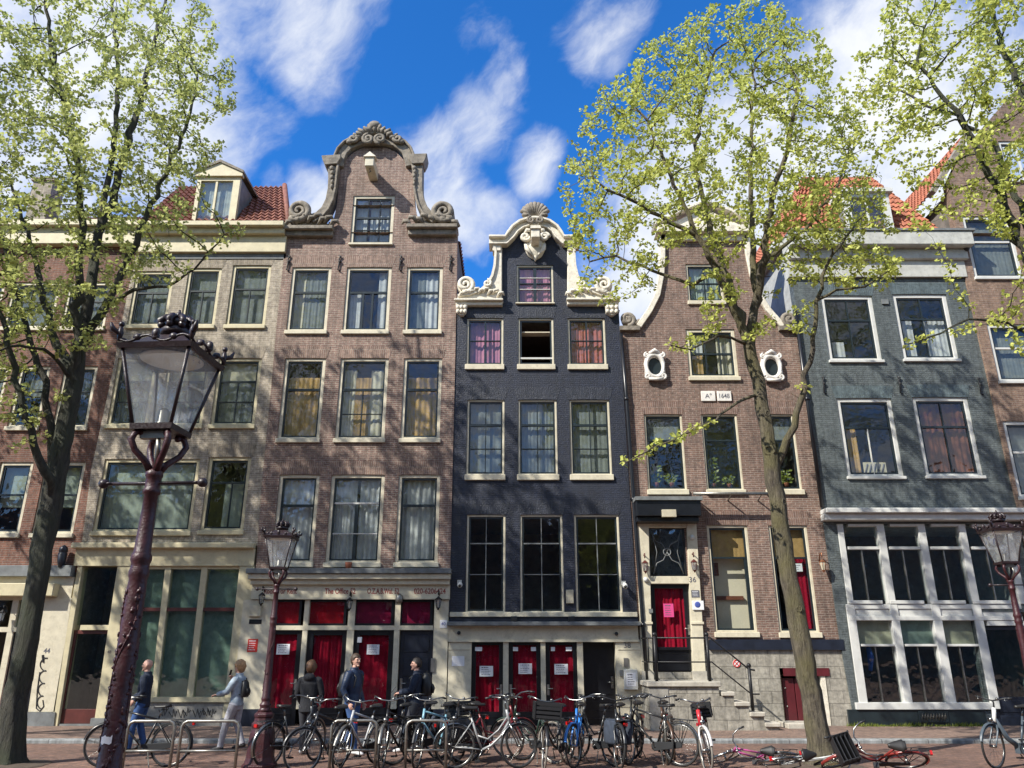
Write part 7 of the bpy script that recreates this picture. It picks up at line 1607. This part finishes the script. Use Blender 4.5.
denim = cloth_p('blue_jeans', (.03, .075, .20)); navy = cloth_p('navy_jacket', (.010, .017, .036)); black_c = cloth_p('black_jacket', (.012, .013, .017)); bluej = cloth_p('blue_bomber', (.012, .026, .062), .5); pale = cloth_p('pale_denim', (.32, .39, .45)); greyp = cloth_p('grey_trousers', (.33, .33, .36)); darkp = cloth_p('dark_trousers', (.03, .032, .04)); shoe_d = mat('dark_shoe', (.02, .018, .018), .5); shoe_w = mat('white_shoe', (.6, .6, .6), .6); shoe_b = mat('brown_shoe', (.05, .03, .02), .5)
hb_ = mat('brown_hair', (.045, .026, .015), .6, var=.3, vscale=40, bump=.5, bscale=80); hd_ = mat('dark_hair', (.018, .013, .010), .6, var=.3, vscale=40, bump=.5, bscale=80); hg_ = mat('reddish_blonde_hair', (.42, .24, .11), .6, var=.35, vscale=40, bump=.6, bscale=70); hr_ = mat('light_brown_hair', (.15, .075, .035), .6, var=.3, vscale=40, bump=.5, bscale=80)
person('bald man in dark navy jacket and blue jeans walking left behind the near lamp post', pp(137, 16.7), PI + .12, 1.70, navy, denim, shoe_d, None, 'bald', arms=[[(-.05, .25, 1.15), (.12, .22, .98), .8], [(.06, -.26, 1.15), (.26, -.2, 1.03), .8]], legs=[(.14, 0, 0), (-.10, .04, .06)])
pw = pp(232, 16.9)
person('woman with short reddish blonde hair in pale denim jacket raising a phone', pw, PI - .15, 1.66, pale, greyp, shoe_d, hg_, 'bob', arms=[[(.14, .22, 1.16), (.38, .16, 1.11), .3], [(.12, -.22, 1.2), (.20, -.10, 1.40), .9]], legs=[(.22, .0, 0), (-.18, .03, .05)], slim=.9, jl=.88)
backpack('small black backpack on the back of the woman in pale denim', pw, PI - .15, .95, size=(.07, .12, .17), off=(-.17, 0, 1.2))
person('person in black hooded jacket seen from behind with light brown hair', pp(305, 16.3), 1.5, 1.66, black_c, darkp, shoe_w, hr_, 'bob', hood=True, arms=[[(.03, .26, 1.15), (.16, .2, .95), .8], [(.03, -.26, 1.15), (.16, -.2, .95), .8]], legs=[(.10, 0, 0), (-.16, .04, .08)], jl=.80)
pm_ = pp(350, 16.4)
person('young man in shiny blue jacket and jeans turning his head back to the right', pm_, -.45, 1.80, bluej, denim, shoe_w, hb_, 'short', arms=[[(-.06, .26, 1.13), (.06, .25, .88), .6], [(-.04, -.26, 1.13), (.10, -.25, .9), .6]], legs=[(-.18, .03, .05), (.16, 0, 0)], head_turn=-.25)
backpack('black backpack worn by the young man in the blue jacket', pm_, -.45, 1.02)
pk_ = pp(414, 16.8)
person('dark haired man in navy puffer jacket looking down at the phone in his hands', pk_, PI + .1, 1.72, navy, darkp, shoe_w, hd_, 'short', arms=[[(.10, .24, 1.15), (.34, .08, 1.10), .9], [(.10, -.24, 1.15), (.34, -.06, 1.12), .9]], legs=[(.2, 0, 0), (-.16, .03, .05)], head_turn=.1)
backpack('large black backpack worn by the man looking at his phone', pk_, PI + .1, 1.0, size=(.115, .15, .22), off=(-.21, 0, 1.22))
def phone(label, pt, face, k, off, rot):
    m = Matrix.Rotation(face, 3, 'Z') @ Vector(off) * k; t = thing('phone', label, 'phone', (pt[0] + m.x, pt[1] + m.y, m.z), 0, 'phones held by pedestrians'); t.rotation_euler = (Matrix.Rotation(face, 3, 'Z') @ Matrix.Rotation(rot, 3, 'Y')).to_euler()
    q = MB(); q.box(-.005, .005, -.037, .037, -.075, .075); q.build('case', M['plastic'], t, local=True, bevel=.004); q = MB(); q.box(-.0075, -.0055, -.033, .033, -.07, .07); q.build('screen', M['black'], t, local=True)
phone('phone held up in the hand of the woman in pale denim', pw, PI - .15, .95, (.26, -.08, 1.50), -.2)
phone('phone in the hands of the man in the navy puffer jacket', pk_, PI + .1, .98, (.46, .02, 1.15), -.7)
# ================================================================= loose pieces that belong to one part name become parts of their own
def split_loose(o, gap=.03):
    me = o.data; n = len(me.vertices); par = list(range(n))
    def find(a):
        while par[a] != a: par[a] = par[par[a]]; a = par[a]
        return a
    for e in me.edges:
        a, b = find(e.vertices[0]), find(e.vertices[1])
        if a != b: par[a] = b
    isl = {}
    for i in range(n): isl.setdefault(find(i), []).append(i)
    if len(isl) < 2: return
    bx = []
    for k, vs in isl.items():
        c = np.array([me.vertices[i].co for i in vs]); bx.append((c.min(0) - gap, c.max(0) + gap, vs))
    g = list(range(len(bx)))
    def f2(a):
        while g[a] != a: a = g[a]
        return a
    for i in range(len(bx)):
        for j in range(i):
            if (bx[i][0] < bx[j][1]).all() and (bx[j][0] < bx[i][1]).all():
                a, b = f2(i), f2(j)
                if a != b: g[a] = b
    cl = {}
    for i in range(len(bx)): cl.setdefault(f2(i), []).extend(bx[i][2])
    if len(cl) < 2: return
    owner = {}
    for k, vs in enumerate(cl.values()):
        for v in vs: owner[v] = k
    polys = [[] for _ in cl]; sm = [[] for _ in cl]
    for p in me.polygons: polys[owner[p.vertices[0]]].append(tuple(p.vertices)); sm[owner[p.vertices[0]]].append(p.use_smooth)
    name = o.name.split('.')[0]
    for k in range(len(cl)):
        mp = {}; vs = []; fs = []
        for f in polys[k]:
            r = []
            for v in f:
                if v not in mp: mp[v] = len(vs); vs.append(tuple(me.vertices[v].co))
                r.append(mp[v])
            fs.append(r)
        m2 = bpy.data.meshes.new(name); m2.from_pydata(vs, [], fs); m2.polygons.foreach_set('use_smooth', sm[k]); m2.materials.append(me.materials[0]); m2.update()
        if k == 0: o.data = m2
        else:
            c = o.copy(); c.data = m2; COL.objects.link(c)
for o in list(sc.objects):
    if o.type == 'MESH' and o.parent is not None and o.name.split('.')[0] in ('pilaster', 'neck_scroll', 'gable_slab', 'side_scroll', 'acanthus_carving', 'capital', 'festoon', 'bracket', 'gable_ledge', 'scroll_carving', 'plinth_block', 'door_plinth', 'plinth', 'gable_coping', 'gable_crest', 'arch_coping', 'dormer_cheek', 'door_frame', 'glazing_bar'):
        split_loose(o)
